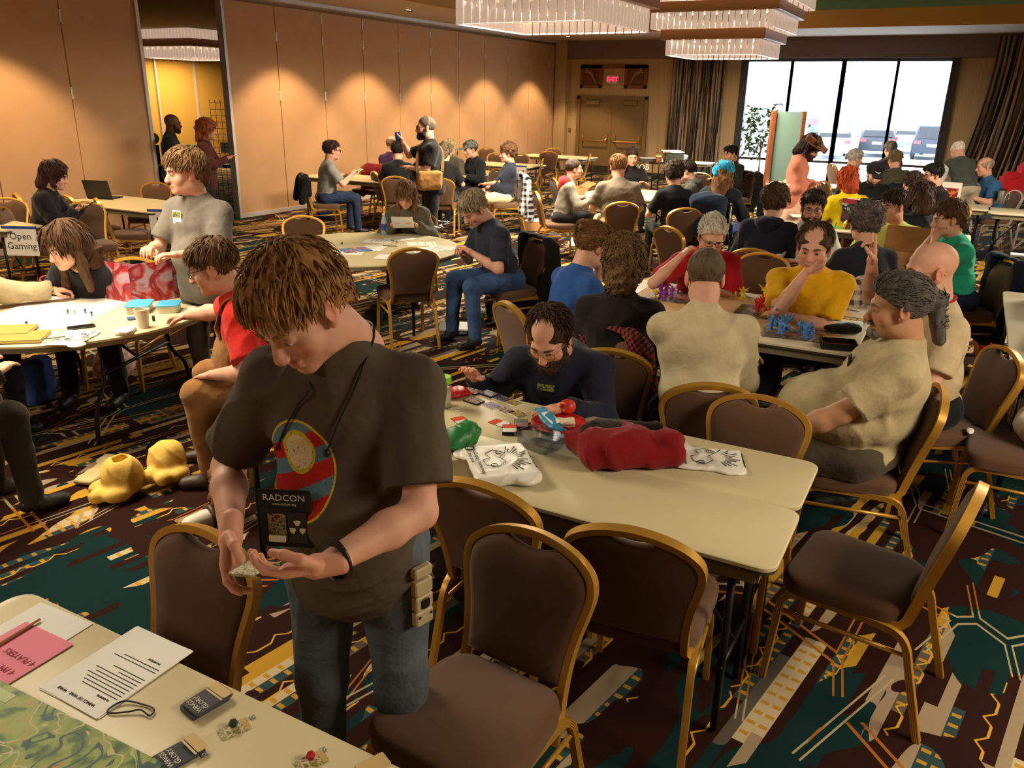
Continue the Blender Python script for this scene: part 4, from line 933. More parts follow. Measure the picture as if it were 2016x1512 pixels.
who('P43', 'man in a yellow t-shirt resting his chin on his hand', (1603, 486), 250, girth=1.25, lean=25, hp=12, hy=-8, hair=('balding', (78, 58, 44)), shirt=(226, 170, 22), tone='pink', hands=('chin', (.10, .42, .80)), hpose=('curl', 'rest'), stub=(.8, .74, .7), chair_label='brown chair of the man in yellow', sc_=1.05)
# --- tables behind
who('P39', 'man with grey curly hair in a navy t-shirt seen from behind', (1702, 440), 92, girth=1.05, lean=12, hp=12, hair=('curly', (112, 106, 100)), shirt=(36, 40, 50), hands=('table', 'table'), chair_label='chair of the man in the navy t-shirt with plaid cloth', eyes=False)
who('P40', 'young man in a green t-shirt leaning his cheek on his hand', (1866, 430), 178, lean=18, hp=10, hair=('medium', (88, 62, 40)), shirt=(40, 168, 134), tone='fair', pants=(30, 40, 66), denim=True, hands=('chin', 'chin'), hpose=('curl', 'curl'), chair_label='chair with a navy jacket on it, behind the man in green')
who('P37', 'man with glasses in a pale yellow t-shirt', (1758, 405), 232, girth=1.2, lean=14, hp=6, hy=-30, hair=('short', (58, 42, 34)), shirt=(216, 224, 120), glasses='wire', hands=('table', 'table'), stub=(.82, .78, .76), chair_label='chair of the man in the pale yellow t-shirt', tone='pink')
who('P28', 'bearded man with glasses in a white t-shirt', (1600, 408), 262, lean=14, hp=8, hy=-8, hair=('short', (56, 42, 34)), shirt=(226, 224, 220), glasses='rim', beard=('short', (74, 52, 40)), hands=('table', 'table'), chair_label='chair of the bearded man in white')
who('P27', 'person with curly brown hair in a navy hooded jacket', (1526, 398), 58, girth=1.1, lean=10, hp=8, hair=('curly', (92, 68, 48)), shirt=(34, 38, 54), sleeve='long', hood=(30, 34, 48), coat=True, glasses='wire', hands=('table', 'table'), chair_label='chair of the person in the navy hooded jacket')
who('P38', 'person with brown hair in a dark quilted jacket', (1812, 388), 88, lean=10, hp=8, hair=('bob', (74, 52, 44)), shirt=(34, 36, 46), sleeve='long', coat=True, hands=('table', 'table'), chair_label='chair of the person in the quilted jacket', eyes=False)
who('P29', 'person with red hair in a bright yellow shirt seen from behind', (1668, 354), 96, girth=1.1, lean=10, hp=12, hair=('bob', (170, 66, 28)), shirt=(236, 206, 20), sleeve='long', hands=('table', 'table'), chair_label='chair of the redhead in yellow', eyes=False)
who('P30', 'man in a black cap and black jacket looking down', (1722, 342), 262, lean=14, hp=26, hair=('short', (40, 30, 24)), shirt=(24, 24, 26), sleeve='long', coat=True, beard=('short', (50, 36, 28)), hands=('table', 'table'), chair_label='chair of the man in the black cap')
who('P33', 'person with short brown hair in a dark jacket beside the man with glasses', (1797, 362), 70, lean=14, hp=14, hair=('short', (66, 46, 38)), shirt=(30, 28, 32), sleeve='long', hands=('table', 'table'), chair_label='chair of the person in the dark jacket', eyes=False)
who('P34', 'dark haired man with glasses in a black shirt facing left', (1836, 344), 186, lean=8, hp=10, hair=('short', (30, 24, 24)), shirt=(28, 28, 32), glasses='rim', tone='pink', hands=('table', 'table'), chair_label='chair of the dark haired man with glasses')
who('P31', 'grey haired man in a plaid jacket by the window', (1684, 312), 8, lean=8, hp=10, hair=('short', (190, 184, 178)), shirt=(84, 74, 66), sleeve='long', hands=('table', 'table'), chair_label='chair of the grey haired man by the window')
who('P32', 'man in an olive jacket with a dark coat on his chair, back to camera', (1762, 314), 92, girth=1.15, lean=8, hp=10, hair=('short', (120, 100, 66)), shirt=(74, 70, 54), sleeve='long', coat=True, hands=('table', 'table'), chair_label='chair with a dark coat hung on its back by the window', eyes=False)
who('P32b', 'person with grey hair behind the man in the olive jacket', (1752, 294), 96, lean=8, hp=10, hair=('medium', (110, 100, 92)), shirt=(70, 64, 70), sleeve='long', hands=('table', 'table'), chair_label='chair of the grey haired person before the window', eyes=False)
who('P36', 'heavy grey haired man in a blue t-shirt seated at right', (1938, 328), 178, girth=1.4, belly=.06, lean=16, hp=10, hair=('fringe', (150, 136, 124)), shirt=(46, 92, 140), tone='pink', pants=(70, 78, 84), denim=True, hands=('table', 'table'), chair_label='grey framed chair of the man in the blue t-shirt', gold=M_GREYF)
who('P35', 'man in a grey vest bending over the table with his back turned', (1885, 296), 92, 'stand', sc_=.98, girth=1.15, lean=38, hp=38, hair=('fringe', (220, 214, 206)), shirt=(66, 74, 70), sleeve='none', pants=(170, 158, 136), hands=((.22, .50, .80), (-.2, .5, .80)), eyes=False)
who('P26', 'person in a peach robe and brown tricorn hat standing by the window', (1596, 290), 338, 'stand', sc_=.98, lean=4, hp=32, hy=-8, hair=('bob', (40, 28, 24)), shirt=(208, 130, 108), sleeve='long', coat=True, pants=(214, 170, 146), beard=('full', (60, 40, 32)), hands=('cross', 'cross'), tone='pink')
# --- far round table
who('P20', 'broad man in a taupe t-shirt and khaki shorts seen from behind', (1217, 328), 92, girth=1.3, lean=12, hp=14, hair=('short', (128, 88, 50)), shirt=(116, 102, 88), pants=(160, 140, 96), shorts=True, hands=('table', 'table'), chair_label='chair of the man in the taupe t-shirt', eyes=False, tone='pink', sc_=1.05)
who('P19', 'boy in a grey and red hooded top looking right', (1130, 332), 8, sc_=.94, lean=14, hp=0, hair=('buzz', (60, 46, 38)), shirt=(128, 122, 106), sleeve='long', hood=(180, 40, 44), hands=('table', 'table'), chair_label='chair of the boy in the red hood')
who('P21', 'man with tied back hair in a black printed t-shirt facing the camera', (1245, 308), 282, girth=1.2, lean=22, hp=18, hy=-14, hair=('pony', (54, 40, 32)), shirt=(34, 34, 36), tone='pink', hands=((.16, .30, 1.0), 'table'), hpose=('curl', 'rest'), chair_label='chair of the man in the black printed t-shirt')
who('P22', 'person with curly dark hair in a black t-shirt with straps', (1326, 342), 100, lean=10, hp=12, hair=('curly', (70, 52, 36)), shirt=(28, 28, 30), hands=('table', 'table'), pants=(40, 42, 38), chair_label='chair of the curly haired person in black', eyes=False, tone='pink')
who('P23', 'boy with short dark hair in a grey hooded top', (1352, 335), 160, sc_=.95, lean=14, hp=14, hair=('short', (36, 28, 24)), shirt=(66, 66, 64), sleeve='long', hood=(58, 58, 58), hands=('table', 'table'), chair_label='chair of the boy in the grey hood')
who('P24', 'person in a bright blue bandana seen from behind', (1426, 342), 60, lean=8, hp=8, hair=('long', (120, 84, 52)), shirt=(38, 42, 50), sleeve='long', coat=True, tone='pink', hands=('table', 'lap'), eyes=False, chair_label=True)
who('P25', 'dark haired man in black behind the blue bandana', (1438, 302), 205, lean=10, hp=16, hair=('short', (22, 18, 18)), shirt=(26, 26, 28), sleeve='long', tone='tan', hands=('table', 'table'), chair_label='chair with a black coat on it, behind the blue bandana')
# --- middle round table
who('P17', 'girl in a camouflage hooded top reading a sheet of paper', (799, 384), 266, sc_=.9, girth=.92, lean=20, hp=24, hair=('long', (112, 80, 50)), shirt=(88, 84, 70), sleeve='long', hood=(80, 76, 64), coat=True, tone='pink', hands=((.13, .36, .84), (-.13, .36, .84)), hpose=('hold', 'hold'), chair_label='chair of the girl reading')
who('P18', 'grey haired man in a navy t-shirt and jeans bending over the table', (932, 410), 212, girth=1.12, lean=24, hp=38, hy=8, hair=('short', (150, 136, 112)), shirt=(44, 48, 62), tone='pink', pants=(62, 86, 128), denim=True, hands=((.05, .44, .82), (-.10, .42, .84)), hpose=('pinch', 'pinch'), beard=('goatee', (160, 140, 120)), chair_label='chair with a black jacket hung on it, behind the grey haired man', sc_=1.04)
# --- partition wall tables
who('P10', 'man with glasses in a grey button shirt seen from behind', (654, 296), 24, girth=1.1, lean=10, hp=4, hair=('short', (54, 38, 30)), shirt=(142, 140, 136), tone='pink', pants=(40, 52, 78), denim=True, hands=((.12, .42, .92), (-.1, .40, .90)), hpose=('hold', 'hold'), glasses='rim', chair_label='chair of the man in the grey button shirt', sc_=1.03)
who('P11', 'bald man in a purple shirt at the partition table', (772, 284), 60, lean=8, hp=4, hair=('fringe', (120, 96, 74)), shirt=(60, 36, 76), sleeve='long', tone='pink', hands=('table', 'table'), chair_label='chair with a red jacket, of the man in purple', glasses='wire')
who('P12', 'dark haired person in a black t-shirt seen from behind', (783, 297), 92, girth=1.1, lean=10, hp=8, hair=('short', (34, 26, 24)), shirt=(28, 27, 28), hands=('table', 'table'), chair_label='chair of the dark haired person in black', eyes=False, tone='pink')
who('P13', 'standing bearded man in a black printed t-shirt with a tan shoulder bag', (838, 251), 196, 'stand', sc_=1.04, girth=1.3, belly=.05, lean=0, hp=2, hair=('buzz', (90, 78, 66)), shirt=(22, 21, 22), tone='pink', pants=(24, 24, 26), hands=((.20, .36, 1.52), (-.06, .30, 1.18)), hpose=('point', 'rest'), beard=('full', (40, 28, 24)), glasses='rim', hand_dir=((0, .2, 1), None), palm=((0, 1, .0), None))
who('P14', 'blond person in an olive top behind the standing bearded man', (884, 292), 236, lean=8, hp=14, hair=('bob', (196, 168, 120)), shirt=(84, 80, 62), sleeve='long', hands=('table', 'table'), chair_label='chair of the blond person')
who('P14b', 'person with grey hair and black shirt right behind the bearded man', (876, 300), 86, lean=8, hp=8, hair=('medium', (104, 88, 70)), shirt=(30, 28, 28), hands=('table', 'table'), eyes=False, chair_label='chair of the person in the black shirt')
who('P15', 'man in a grey cap and black jacket at the table marked L6', (926, 294), 214, lean=14, hp=14, hair=('short', (70, 60, 52)), shirt=(30, 30, 32), sleeve='long', coat=True, tone='pink', hands=('table', 'table'), chair_label='chair of the man in the grey cap')
who('P16', 'man in a navy t-shirt and pale shorts leaning back at the L6 table', (999, 302), 190, girth=1.2, belly=.05, lean=-12, hp=4, hair=('curly', (104, 72, 46)), shirt=(42, 46, 60), tone='pink', pants=(206, 190, 150), shorts=True, hands=('lap', 'cross'), chair_label='chair with a black and white plaid jacket hung on it', stub=(.85, .76, .7))
# --- left side
who('P2', 'man in a red t-shirt and brown overalls at the round table', (418, 524), 190, girth=1.35, belly=.05, lean=26, hp=18, hair=('short', (96, 70, 42)), shirt=(206, 44, 34), tone='pink', pants=(140, 98, 54), hands=(('px', 352, 625, .79), ('px', 422, 738, .68)), hpose=('rest', 'rest'), glasses='rim', chair_label='chair under the man in overalls', shoes=(60, 44, 30), sc_=1.04, palm=(None, None))
who('P3', 'woman with long brown hair in a black top leaning over the round table', (128, 482), 268, sc_=1.06, lean=44, hp=20, hy=-22, hair=('long', (78, 54, 36)), shirt=(30, 30, 32), sleeve='long', tone='fair', hands=('lap', 'lap'), chair_label='chair of the woman with long brown hair')
who('P4', 'person in a beige jacket at the left edge holding a red dice tower', (-120, 480), 340, lean=16, hp=20, hair=('short', (70, 50, 36)), shirt=(164, 150, 116), sleeve='long', coat=True, hands=((.3, .35, .80), ('px', 100, 572, .82)), hpose=('rest', 'curl'), chair_label=True)
who('P5', 'person in dark trousers and jacket cut off by the lower left edge', (-190, 560), 52, girth=1.25, lean=10, hp=10, hair=('short', (50, 38, 30)), shirt=(34, 32, 26), sleeve='long', coat=True, pants=(44, 40, 28), hands=('table', 'table'), chair_label=True, shoes=(24, 22, 20), eyes=False)
who('P6', 'standing man in a grey t-shirt with a name badge holding a pencil', (364, 338), 250, 'stand', sc_=.995, girth=1.15, belly=.03, lean=2, hy=-30, hp=6, hair=('medium', (118, 88, 56)), shirt=(110, 104, 94), tone='pink', pants=(80, 70, 56), hands=((.12, .36, 1.16), (-.10, .36, 1.14)), hpose=('curl', 'curl'))
who('P7', 'dark haired woman in a black jacket looking at a phone by the partition', (108, 346), 12, girth=.92, lean=18, hp=16, hair=('bob', (58, 34, 30)), shirt=(30, 28, 32), sleeve='long', coat=True, tone='fair', hands=((.05, .42, .86), (-.02, .44, .88)), hpose=('hold', 'hold'), chair_label='chair of the woman with the phone')
who('P8', 'bald man in a black sweater standing in the next room', (340, 243), 14, 'stand', girth=1.15, lean=2, hair=None, shirt=(34, 36, 36), sleeve='long', tone='dark', hands=('cross', 'cross'), beard=('short', (30, 22, 20)))
who('P9', 'person with curly red hair standing in the next room', (408, 256), 10, 'stand', sc_=.97, lean=2, hair=('shag', (150, 76, 40)), shirt=(74, 34, 34), sleeve='long', tone='tan', hands=('hold', 'hold'))
# ================================================================== things on the tables
from mathutils.bvhtree import BVHTree
def item(name, label, cat, u, v, z, head=90.0, group=None):
    p = G(u, v, z); return thing(name, (p[0], p[1], z), R(head-90), label, cat, group)
def slab(t, name, w, l, h, color=None, m=None, z=0.0, c=(0, 0), r=.003, ch=.0): return MB().prism(rrect(w, l, min(r, w/2.1, l/2.1), 2), z, z+h, ch, c).build(name, m or M_MATTE, t, False, None if color is None else lin(color))
def paper(u, v, head, label, w=.216, l=.279, z=TZ+.0015, lines=0, color=(236, 232, 222), group=None, title=None, curl=0.0):
    t = item('paper_sheet', label, 'paper', u, v, z, head, group)
    n = 8; vs = []; fs = []
    for j in range(n+1):
        for i in range(2): vs.append((w*(i-.5), l*(j/n-.5), curl*(max(0, j/n-.6)/.4)**2*.05))
    for j in range(n): fs.append((2*j, 2*j+1, 2*j+3, 2*j+2))
    me = bpy.data.meshes.new('sheet'); me.from_pydata(vs, [], fs); me.update(); o = link('sheet', me, t, M_PAPER if color is None else M_MATTE, lin(color or (236, 232, 222))); md = o.modifiers.new('thick', 'SOLIDIFY'); md.thickness = .0012
    if lines:
        b = MB(); rr = random.Random(int(u+v))
        for k in range(lines):
            y = l*(.40-.8*k/lines); ww = w*rr.uniform(.45, .8); b.box((-w*.40+ww/2, y, .0022), (ww, .0028, .0004))
        b.build('printed_lines', M_INK, o)
    return t
UPS = frame((0, 0, .0022), (1, 0, 0), (0, 1, 0))
def at3(x, y, z, up=90): return Matrix.Translation((x, y, z)) @ Matrix.Rotation(R(up-90), 4, 'Z')
# ---- near table
t = item('game_map', 'green illustrated game map hanging over the near table corner', 'game board', 60, 1480, TZ+.003, 92)
def map_mat():
    k = NT('painted_map', .55); p = k.coord(); n = k.noise(p, 18.0, 5.0, .5); c = k.ramp(n, [(0, (32, 62, 44)), (.38, (60, 96, 44)), (.48, (126, 148, 60)), (.58, (150, 160, 80)), (.70, (170, 140, 60)), (.8, (120, 84, 50))], 'LINEAR')
    n2 = k.noise(p, 7.0, 2.0, .8); rd = k.lt(k.f('ABSOLUTE', k.f('SUBTRACT', n2, .5)), .008); c = k.mix(rd, c, lin((190, 180, 120))); rv = k.lt(k.f('ABSOLUTE', k.f('SUBTRACT', n2, .42)), .02); return k.out(k.mix(rv, c, lin((30, 76, 70))))
slab(t, 'board', .62, .42, .004, m=map_mat(), c=(-.02, -.10))
slab(t, 'title_bar', .10, .028, .0006, (196, 206, 160), z=.0042, c=(-.24, .08))
t = item('paper_sheet', 'white rule sheets titled Wings of War, face up on the near table', 'paper', 234, 1318, TZ+.001, 90)
for i in range(2): o = slab(t, 'sheet', .216, .279, .0012, (238, 236, 226), z=.0014*i, r=.001); o.rotation_euler = (0, 0, .03*(1-i))
text('WINGS OF WAR - WWII', .0125, at3(0, -.115, .0032, 270), M_INK, t); text('PLANNING', .0085, at3(.06, -.088, .0032, 270), M_INK, t); text('MOVEMENT', .0085, at3(.055, .062, .0032, 270), M_INK, t)
b = MB(); rr = random.Random(5)
for k in range(11):
    y = -.075+.011*k+(.02 if k > 7 else 0)
    if .05 < y < .075: continue
    ww = rr.uniform(.08, .16); b.box((.095-ww/2, y, .0031), (ww, .0022, .0003))
b.build('printed_lines', M_INK, t)
t = item('paper_sheet', 'white ruled sheet beneath the pink note', 'paper', 38, 1262, TZ+.001, 93); slab(t, 'sheet', .216, .279, .001, (236, 234, 226), r=.001)
t = item('pink_note', 'pink note with handwriting about when the game starts', 'paper', 18, 1292, TZ+.0025, 91); slab(t, 'sheet', .20, .22, .001, (236, 134, 156), r=.001)
for s_, x, y in (('GAME STARTS', .005, -.075), ('4 PM', .05, -.035), ('4 PLAYERS', .03, .01)): text(s_, .026, at3(x, y, .0016, 268), mat('red_ink', (150, 40, 60), .8), t, shear=.15)
t = item('pencil', 'tan pencil lying on the pink note', 'pencil', 18, 1256, TZ+.008, 5); MB().tube([(-.09, 0, 0), (.075, 0, 0)], .0038, 6, up=(0, 1, 0)).build('shaft', M_MATTE, t, False, lin((214, 160, 110))); MB().tube([(.075, 0, 0), (.085, 0, 0)], .0036, 6, up=(0, 1, 0)).build('eraser', M_MATTE, t, True, lin((150, 60, 60)))
t = item('elastic_loop', 'loop of black elastic cord beside the rule sheets', 'cord', 250, 1392, TZ+.004, 100); MB().tube(crom([(-.035, -.02, 0), (-.02, .012, .002), (.03, .02, 0), (.065, .015, .001), (.07, -.005, 0), (.04, 0, .004), (.015, -.012, .001), (-.02, -.028, 0)], 5, True), .0022, 6, True).build('loop', M_BLACK, t, True)
def deck(u, v, head, label, n=2, h=.016):
    t = item('card_deck', label, 'cards', u, v, TZ, head, 'blue grey card decks'); GB = (66, 68, 76)
    for i in range(n): o = slab(t, 'cards', .064, .098, h*.5, (70, 72, 80), z=h*.5*i, r=.006); o.rotation_euler = (0, 0, .07*i); o.location = (.004*i, .006*i, 0)
    slab(t, 'card_head', .064, .026, .0006, (206, 176, 120), z=h+.0003, c=(.004, .040), r=.005).rotation_euler = (0, 0, .07)
    slab(t, 'band', .062, .005, .0006, (214, 190, 140), z=h+.0004, c=(.006, .022), r=.001).rotation_euler = (0, 0, .07)
    text('WINGS\nGLORY', .017, at3(.006, -.020, h+.0008, 270), mat('card_white', (214, 206, 186), .7), t); text('of', .010, at3(.026, -.018, h+.0008, 270), mat('card_white'), t)
deck(404, 1386, 78, 'card deck reading Wings of Glory with a second deck fanned under it')
deck(352, 1488, 74, 'card deck reading Wings of Glory nearest the bottom edge', 1, .012)
def card_art(name, cols, scale=60):
    k = NT(name, .5); n = k.noise(k.coord(), float(scale), 2.0, .8); m = len(cols); return k.out(k.ramp(n, [(.25+.5*i/m, c) for i, c in enumerate(cols)]))
M_PLANE = card_art('plane_card_art', [(70, 74, 40), (150, 140, 80), (200, 188, 140), (120, 104, 60), (60, 60, 44)])
def icosa(t, r, color):
    p = (1+5**.5)/2; V = [(-1, p, 0), (1, p, 0), (-1, -p, 0), (1, -p, 0), (0, -1, p), (0, 1, p), (0, -1, -p), (0, 1, -p), (p, 0, -1), (p, 0, 1), (-p, 0, -1), (-p, 0, 1)]
    F = [(0, 11, 5), (0, 5, 1), (0, 1, 7), (0, 7, 10), (0, 10, 11), (1, 5, 9), (5, 11, 4), (11, 10, 2), (10, 7, 6), (7, 1, 8), (3, 9, 4), (3, 4, 2), (3, 2, 6), (3, 6, 8), (3, 8, 9), (4, 9, 5), (2, 4, 11), (6, 2, 10), (8, 6, 7), (9, 8, 1)]
    k = r/1.9; MB().add([(x*k, y*k, z*k+r*.8) for x, y, z in V], F).build('faces', M_PLASTIC, t, False, lin(color))
for u, v, c, l in ((461, 1436, (40, 52, 44), 'plane card holding a dark twenty sided die'), (613, 1500, (170, 16, 30), 'plane card holding a red twenty sided die')):
    t = item('plane_card', l, 'card', u, v, TZ, 66); slab(t, 'card', .042, .068, .0016, m=M_PLANE, r=.004); slab(t, 'header', .040, .012, .0006, (196, 160, 100), z=.0016, c=(0, .026))
    d = item('die', ('dark' if c[0] < 90 else 'red')+' twenty sided die on a plane card', 'die', u-1, v-6, TZ+.002, 20); icosa(d, .0115, c)
for u, v, l in ((497, 1413, 'small grey token next to the dark die card'), (402, 1487, 'small grey token beside the lower card deck'), (636, 1477, 'small grey token beside the red die card')):
    t = item('token', l, 'token', u, v, TZ, 70); slab(t, 'tile', .013, .013, .002, (120, 128, 134), r=.002); MB().tube([(.004*math.cos(a), .004*math.sin(a), .0024) for a in np.linspace(0, 4.6, 8)], .0008, 4).build('arrow_mark', M_PAPER, t)
t = item('plane_card', 'plane card cut off at the bottom edge', 'card', 735, 1506, TZ, 66); slab(t, 'card', .042, .068, .0016, (206, 176, 120), r=.004)
# ---- what the front man wears and holds
p1 = P['P1']; _me = p1['shirt'].data; RM = Matrix.Translation((p1['x'], p1['y'], 0)) @ Matrix.Rotation(p1['rz'], 4, 'Z')
def bvh(p): M_ = Matrix.Translation((p['x'], p['y'], 0)) @ Matrix.Rotation(p['rz'], 4, 'Z'); me = p['shirt'].data; return BVHTree.FromPolygons([v.co[:] for v in me.vertices], [q.vertices[:] for q in me.polygons]), M_.inverted()
def hit(p, u, v, off=.004):
    if 'bvh' not in p: p['bvh'] = bvh(p)
    t, Mi = p['bvh']; d = Vector(ray(u, v)).normalized(); o = Mi @ Vector((0, 0, CAM_H)); dl = Mi.to_3x3() @ d; loc, nrm, i, ds = t.ray_cast(o, dl)
    return None if loc is None else (np.array(loc)+np.array(nrm)*off, np.array(nrm))
def shirt_print():
    k = NT('printed_tshirt', .92, .15); x, y, z = k.xyz(k.coord()); q = hit(p1, 590, 925); c = q[0]; n0 = lin((86, 76, 66))
    dx = k.f('SUBTRACT', x, float(c[0])); dz = k.f('SUBTRACT', z, float(c[2])); r2 = k.f('SQRT', k.f('ADD', k.f('POWER', k.f('ABSOLUTE', k.f('DIVIDE', dx, .098)), 2.0), k.f('POWER', k.f('ABSOLUTE', k.f('DIVIDE', dz, .125)), 2.0)))
    wear = k.noise(k.coord(), 170.0, 3.0); front = k.gt(y, 0.02); ok = k.f('MULTIPLY', front, k.gt(wear, .36))
    st = k.f('FRACT', k.f('DIVIDE', k.f('ADD', dz, k.f('MULTIPLY', dx, .5)), .085)); col_ = k.mix(k.lt(st, .46), lin((186, 40, 34)), lin((96, 130, 150)))
    r3 = k.f('SQRT', k.f('ADD', k.f('POWER', k.f('ABSOLUTE', k.f('DIVIDE', dx, .045)), 2.0), k.f('POWER', k.f('ABSOLUTE', k.f('DIVIDE', k.f('SUBTRACT', dz, .045), .055)), 2.0)))
    col_ = k.mix(k.lt(r3, 1.0), col_, lin((206, 186, 60))); col_ = k.mix(k.lt(r3, .8), col_, lin((224, 204, 164)))
    col_ = k.mix(k.gt(r2, .95), col_, lin((214, 190, 50))); m = k.f('MULTIPLY', k.lt(r2, 1.0), ok)
    nz = k.noise(k.coord(), 11.0, 3.0); bp = k.n('Bump'); bp.inputs['Strength'].default_value = .55; bp.inputs['Distance'].default_value = .02; k.put(bp.inputs['Height'], nz); k.put(k.b.inputs['Normal'], bp.outputs[0])
    vr = k.noise(k.coord(), 14.0, 4.0); base = k.mix(vr, tuple(v*.86 for v in n0), tuple(v*1.14 for v in n0)); return k.out(k.mix(m, base, col_))
p1['shirt'].data.materials[0] = shirt_print()
def pts_on(p, L, off=.005):
    o = []
    for u, v in L:
        h = hit(p, u, v, off)
        if h is not None: o.append(h[0])
    return o
ln_ = thing('badge_lanyard', (p1['x'], p1['y'], 0), p1['rz'], 'black cord lanyard with a badge pouch hanging from the front man\'s neck', 'lanyard')
nk = p1['neck']; up_, fw_, rt_ = p1['up'], p1['fw'], p1['rt']
A = pts_on(p1, [(715, 720), (690, 780), (662, 840), (645, 890)], .006); B = pts_on(p1, [(612, 762), (590, 795), (566, 840), (548, 885), (538, 925)], .006)
if len(A) > 2: MB().tube(crom([nk+rt_*-.045-fw_*.085+up_*.055, nk+rt_*-.079-fw_*.035+up_*.062, nk+rt_*-.088+fw_*.0+up_*.036]+A, 4), .0028, 6).build('cord', M_BLACK, ln_, True)
if len(B) > 2: MB().tube(crom([nk+rt_*.060+fw_*.03+up_*.012]+B, 4), .0028, 6).build('cord', M_BLACK, ln_, True)
if len(A) > 2: MB().ball(tuple(A[-1]), .010, 10, 6).build('toggle', M_BLACK, ln_, True)
hb_ = hit(p1, 573, 1015, .012)
if hb_ is not None:
    c_, n_ = hb_; tc_ = p1['local']((0, 0, 0)); n_ = unit(np.array([n_[0], n_[1], 0]))*.35+unit(np.array([tc_[0], tc_[1], 0]))*.65; n_ = unit(n_); c_ = c_+n_*.008; xa = np.cross((0, 0, 1.0), n_); FM = frame(c_, -xa if False else xa, (0, 0, 1)); MBk = mat('badge_nylon', (20, 20, 20), .8, bump=(300, .3, .002))
    def bpart(nm, w, h, cx, cy, z, m, color=None): o = MB().rbox((cx, cy, z), (w, h, .003), .003, .0008).build(nm, m, ln_, False, None if color is None else lin(color)); o.matrix_local = FM; return o
    bpart('pouch', .128, .155, 0, 0, 0, MBk); bpart('flap', .124, .040, 0, .052, .003, MBk)
    bpart('badge_art', .044, .072, -.022, -.022, .003, card_art('badge_art', [(24, 26, 24), (60, 90, 60), (150, 120, 70), (90, 40, 40), (30, 30, 30)], 90)); bpart('name_strip', .042, .018, -.024, -.054, .0045, M_PAPER); bpart('badge_card', .046, .085, .028, -.022, .0028, M_BLACK)
    wm = mat('badge_white', (206, 200, 180), .8); text('RADCON', .024, FM @ at3(0, .057, .0050), wm, ln_); text('www.radcon.org', .0085, FM @ at3(0, .041, .0050), wm, ln_)
    tri = MB(); 
    for a in (90, 210, 330): tri.layers([[(.028+.020*math.cos(R(a+d))*q, -.022+.020*math.sin(R(a+d))*q, zz) for d, q in ((-28, .35), (28, .35), (28, 1), (0, 1.05), (-28, 1))] for zz in (.0045, .0050)])
    o = tri.build('trefoil_mark', wm, ln_); o.matrix_local = FM
# watch
A_, E_, W_ = p1['arms'][1]; wt = thing('wrist_watch', (p1['x'], p1['y'], 0), p1['rz'], 'black wristwatch on the front man\'s left wrist', 'watch'); dW = unit(W_-E_); cW = W_-dW*.03; a1 = unit(np.cross(dW, (0, 0, 1))); a2 = np.cross(dW, a1)
MB().sweep([cW+(a1*math.cos(t)+a2*math.sin(t))*.0375 for t in np.linspace(0, 2*math.pi, 25)[:-1]], [(-.013, -.0022), (.013, -.0022), (.013, .0022), (-.013, .0022)], up=tuple(dW), closed=True).build('strap', M_BLACK, wt)
MB().rbox((0, 0, 0), (.036, .036, .010), .010, .002).build('case', mat('watch_face', (14, 14, 16), .15), wt).matrix_local = frame(cW-np.array([0, 0, 1])*.041, dW, np.cross((0, 0, -1.0), dW))
# cards held
hl = p1['hands'][1]; hr_ = p1['hands'][0]; cpos = .6*(hl[0]+hl[1]@np.array([0, .10, 0]))+.4*(hr_[0]+hr_[1]@np.array([0, .10, 0])); hc_ = thing('held_cards', (p1['x'], p1['y'], 0), p1['rz'], 'small stack of patterned cards held in the front man\'s hands', 'cards')
for i in range(3): o = slab(hc_, 'card', .062, .090, .003, m=M_PLANE, r=.005); o.matrix_local = frame(cpos+np.array([.004*i, .002*i, .006+.003*i]), (.35, .93, 0), (-.9, .35, .25)) 
# belt pouch
bp_ = thing('belt_device', (p1['x'], p1['y'], 0), p1['rz'], 'cream segmented device hanging from the front man\'s belt', 'device'); hp_ = p1['hip']
qb = hit(p1, 822, 1120, .016)
if qb is None: qb = (hp_+np.array([-.2, .06, .12]), np.array([-.8, .6, 0]))
nb_ = unit([qb[1][0], qb[1][1], 0]); FB = lambda dz, o=0.0: frame(qb[0]+nb_*o+np.array([0, 0, dz]), np.cross((0, 0, 1.0), nb_), (0, 0, 1))
for i in range(4): MB().rbox((0, 0, 0), (.060, .030 if i < 1 else .044, .024), .007, .004).build('segment', M_PLASTIC, bp_, False, lin((176, 158, 120))).matrix_local = FB(.0-.046*i)
MB().rbox((0, 0, .014), (.028, .030, .004), .008, .001).build('dark_inset', M_BLACK, bp_).matrix_local = FB(-.092)
for sx in (-1, 1): MB().lathe([(.004, 0), (.004, .002)], n=8).build('rivet', M_BLACK, bp_).matrix_local = FB(-.138, .012) @ Matrix.Translation((sx*.02, .008, 0))
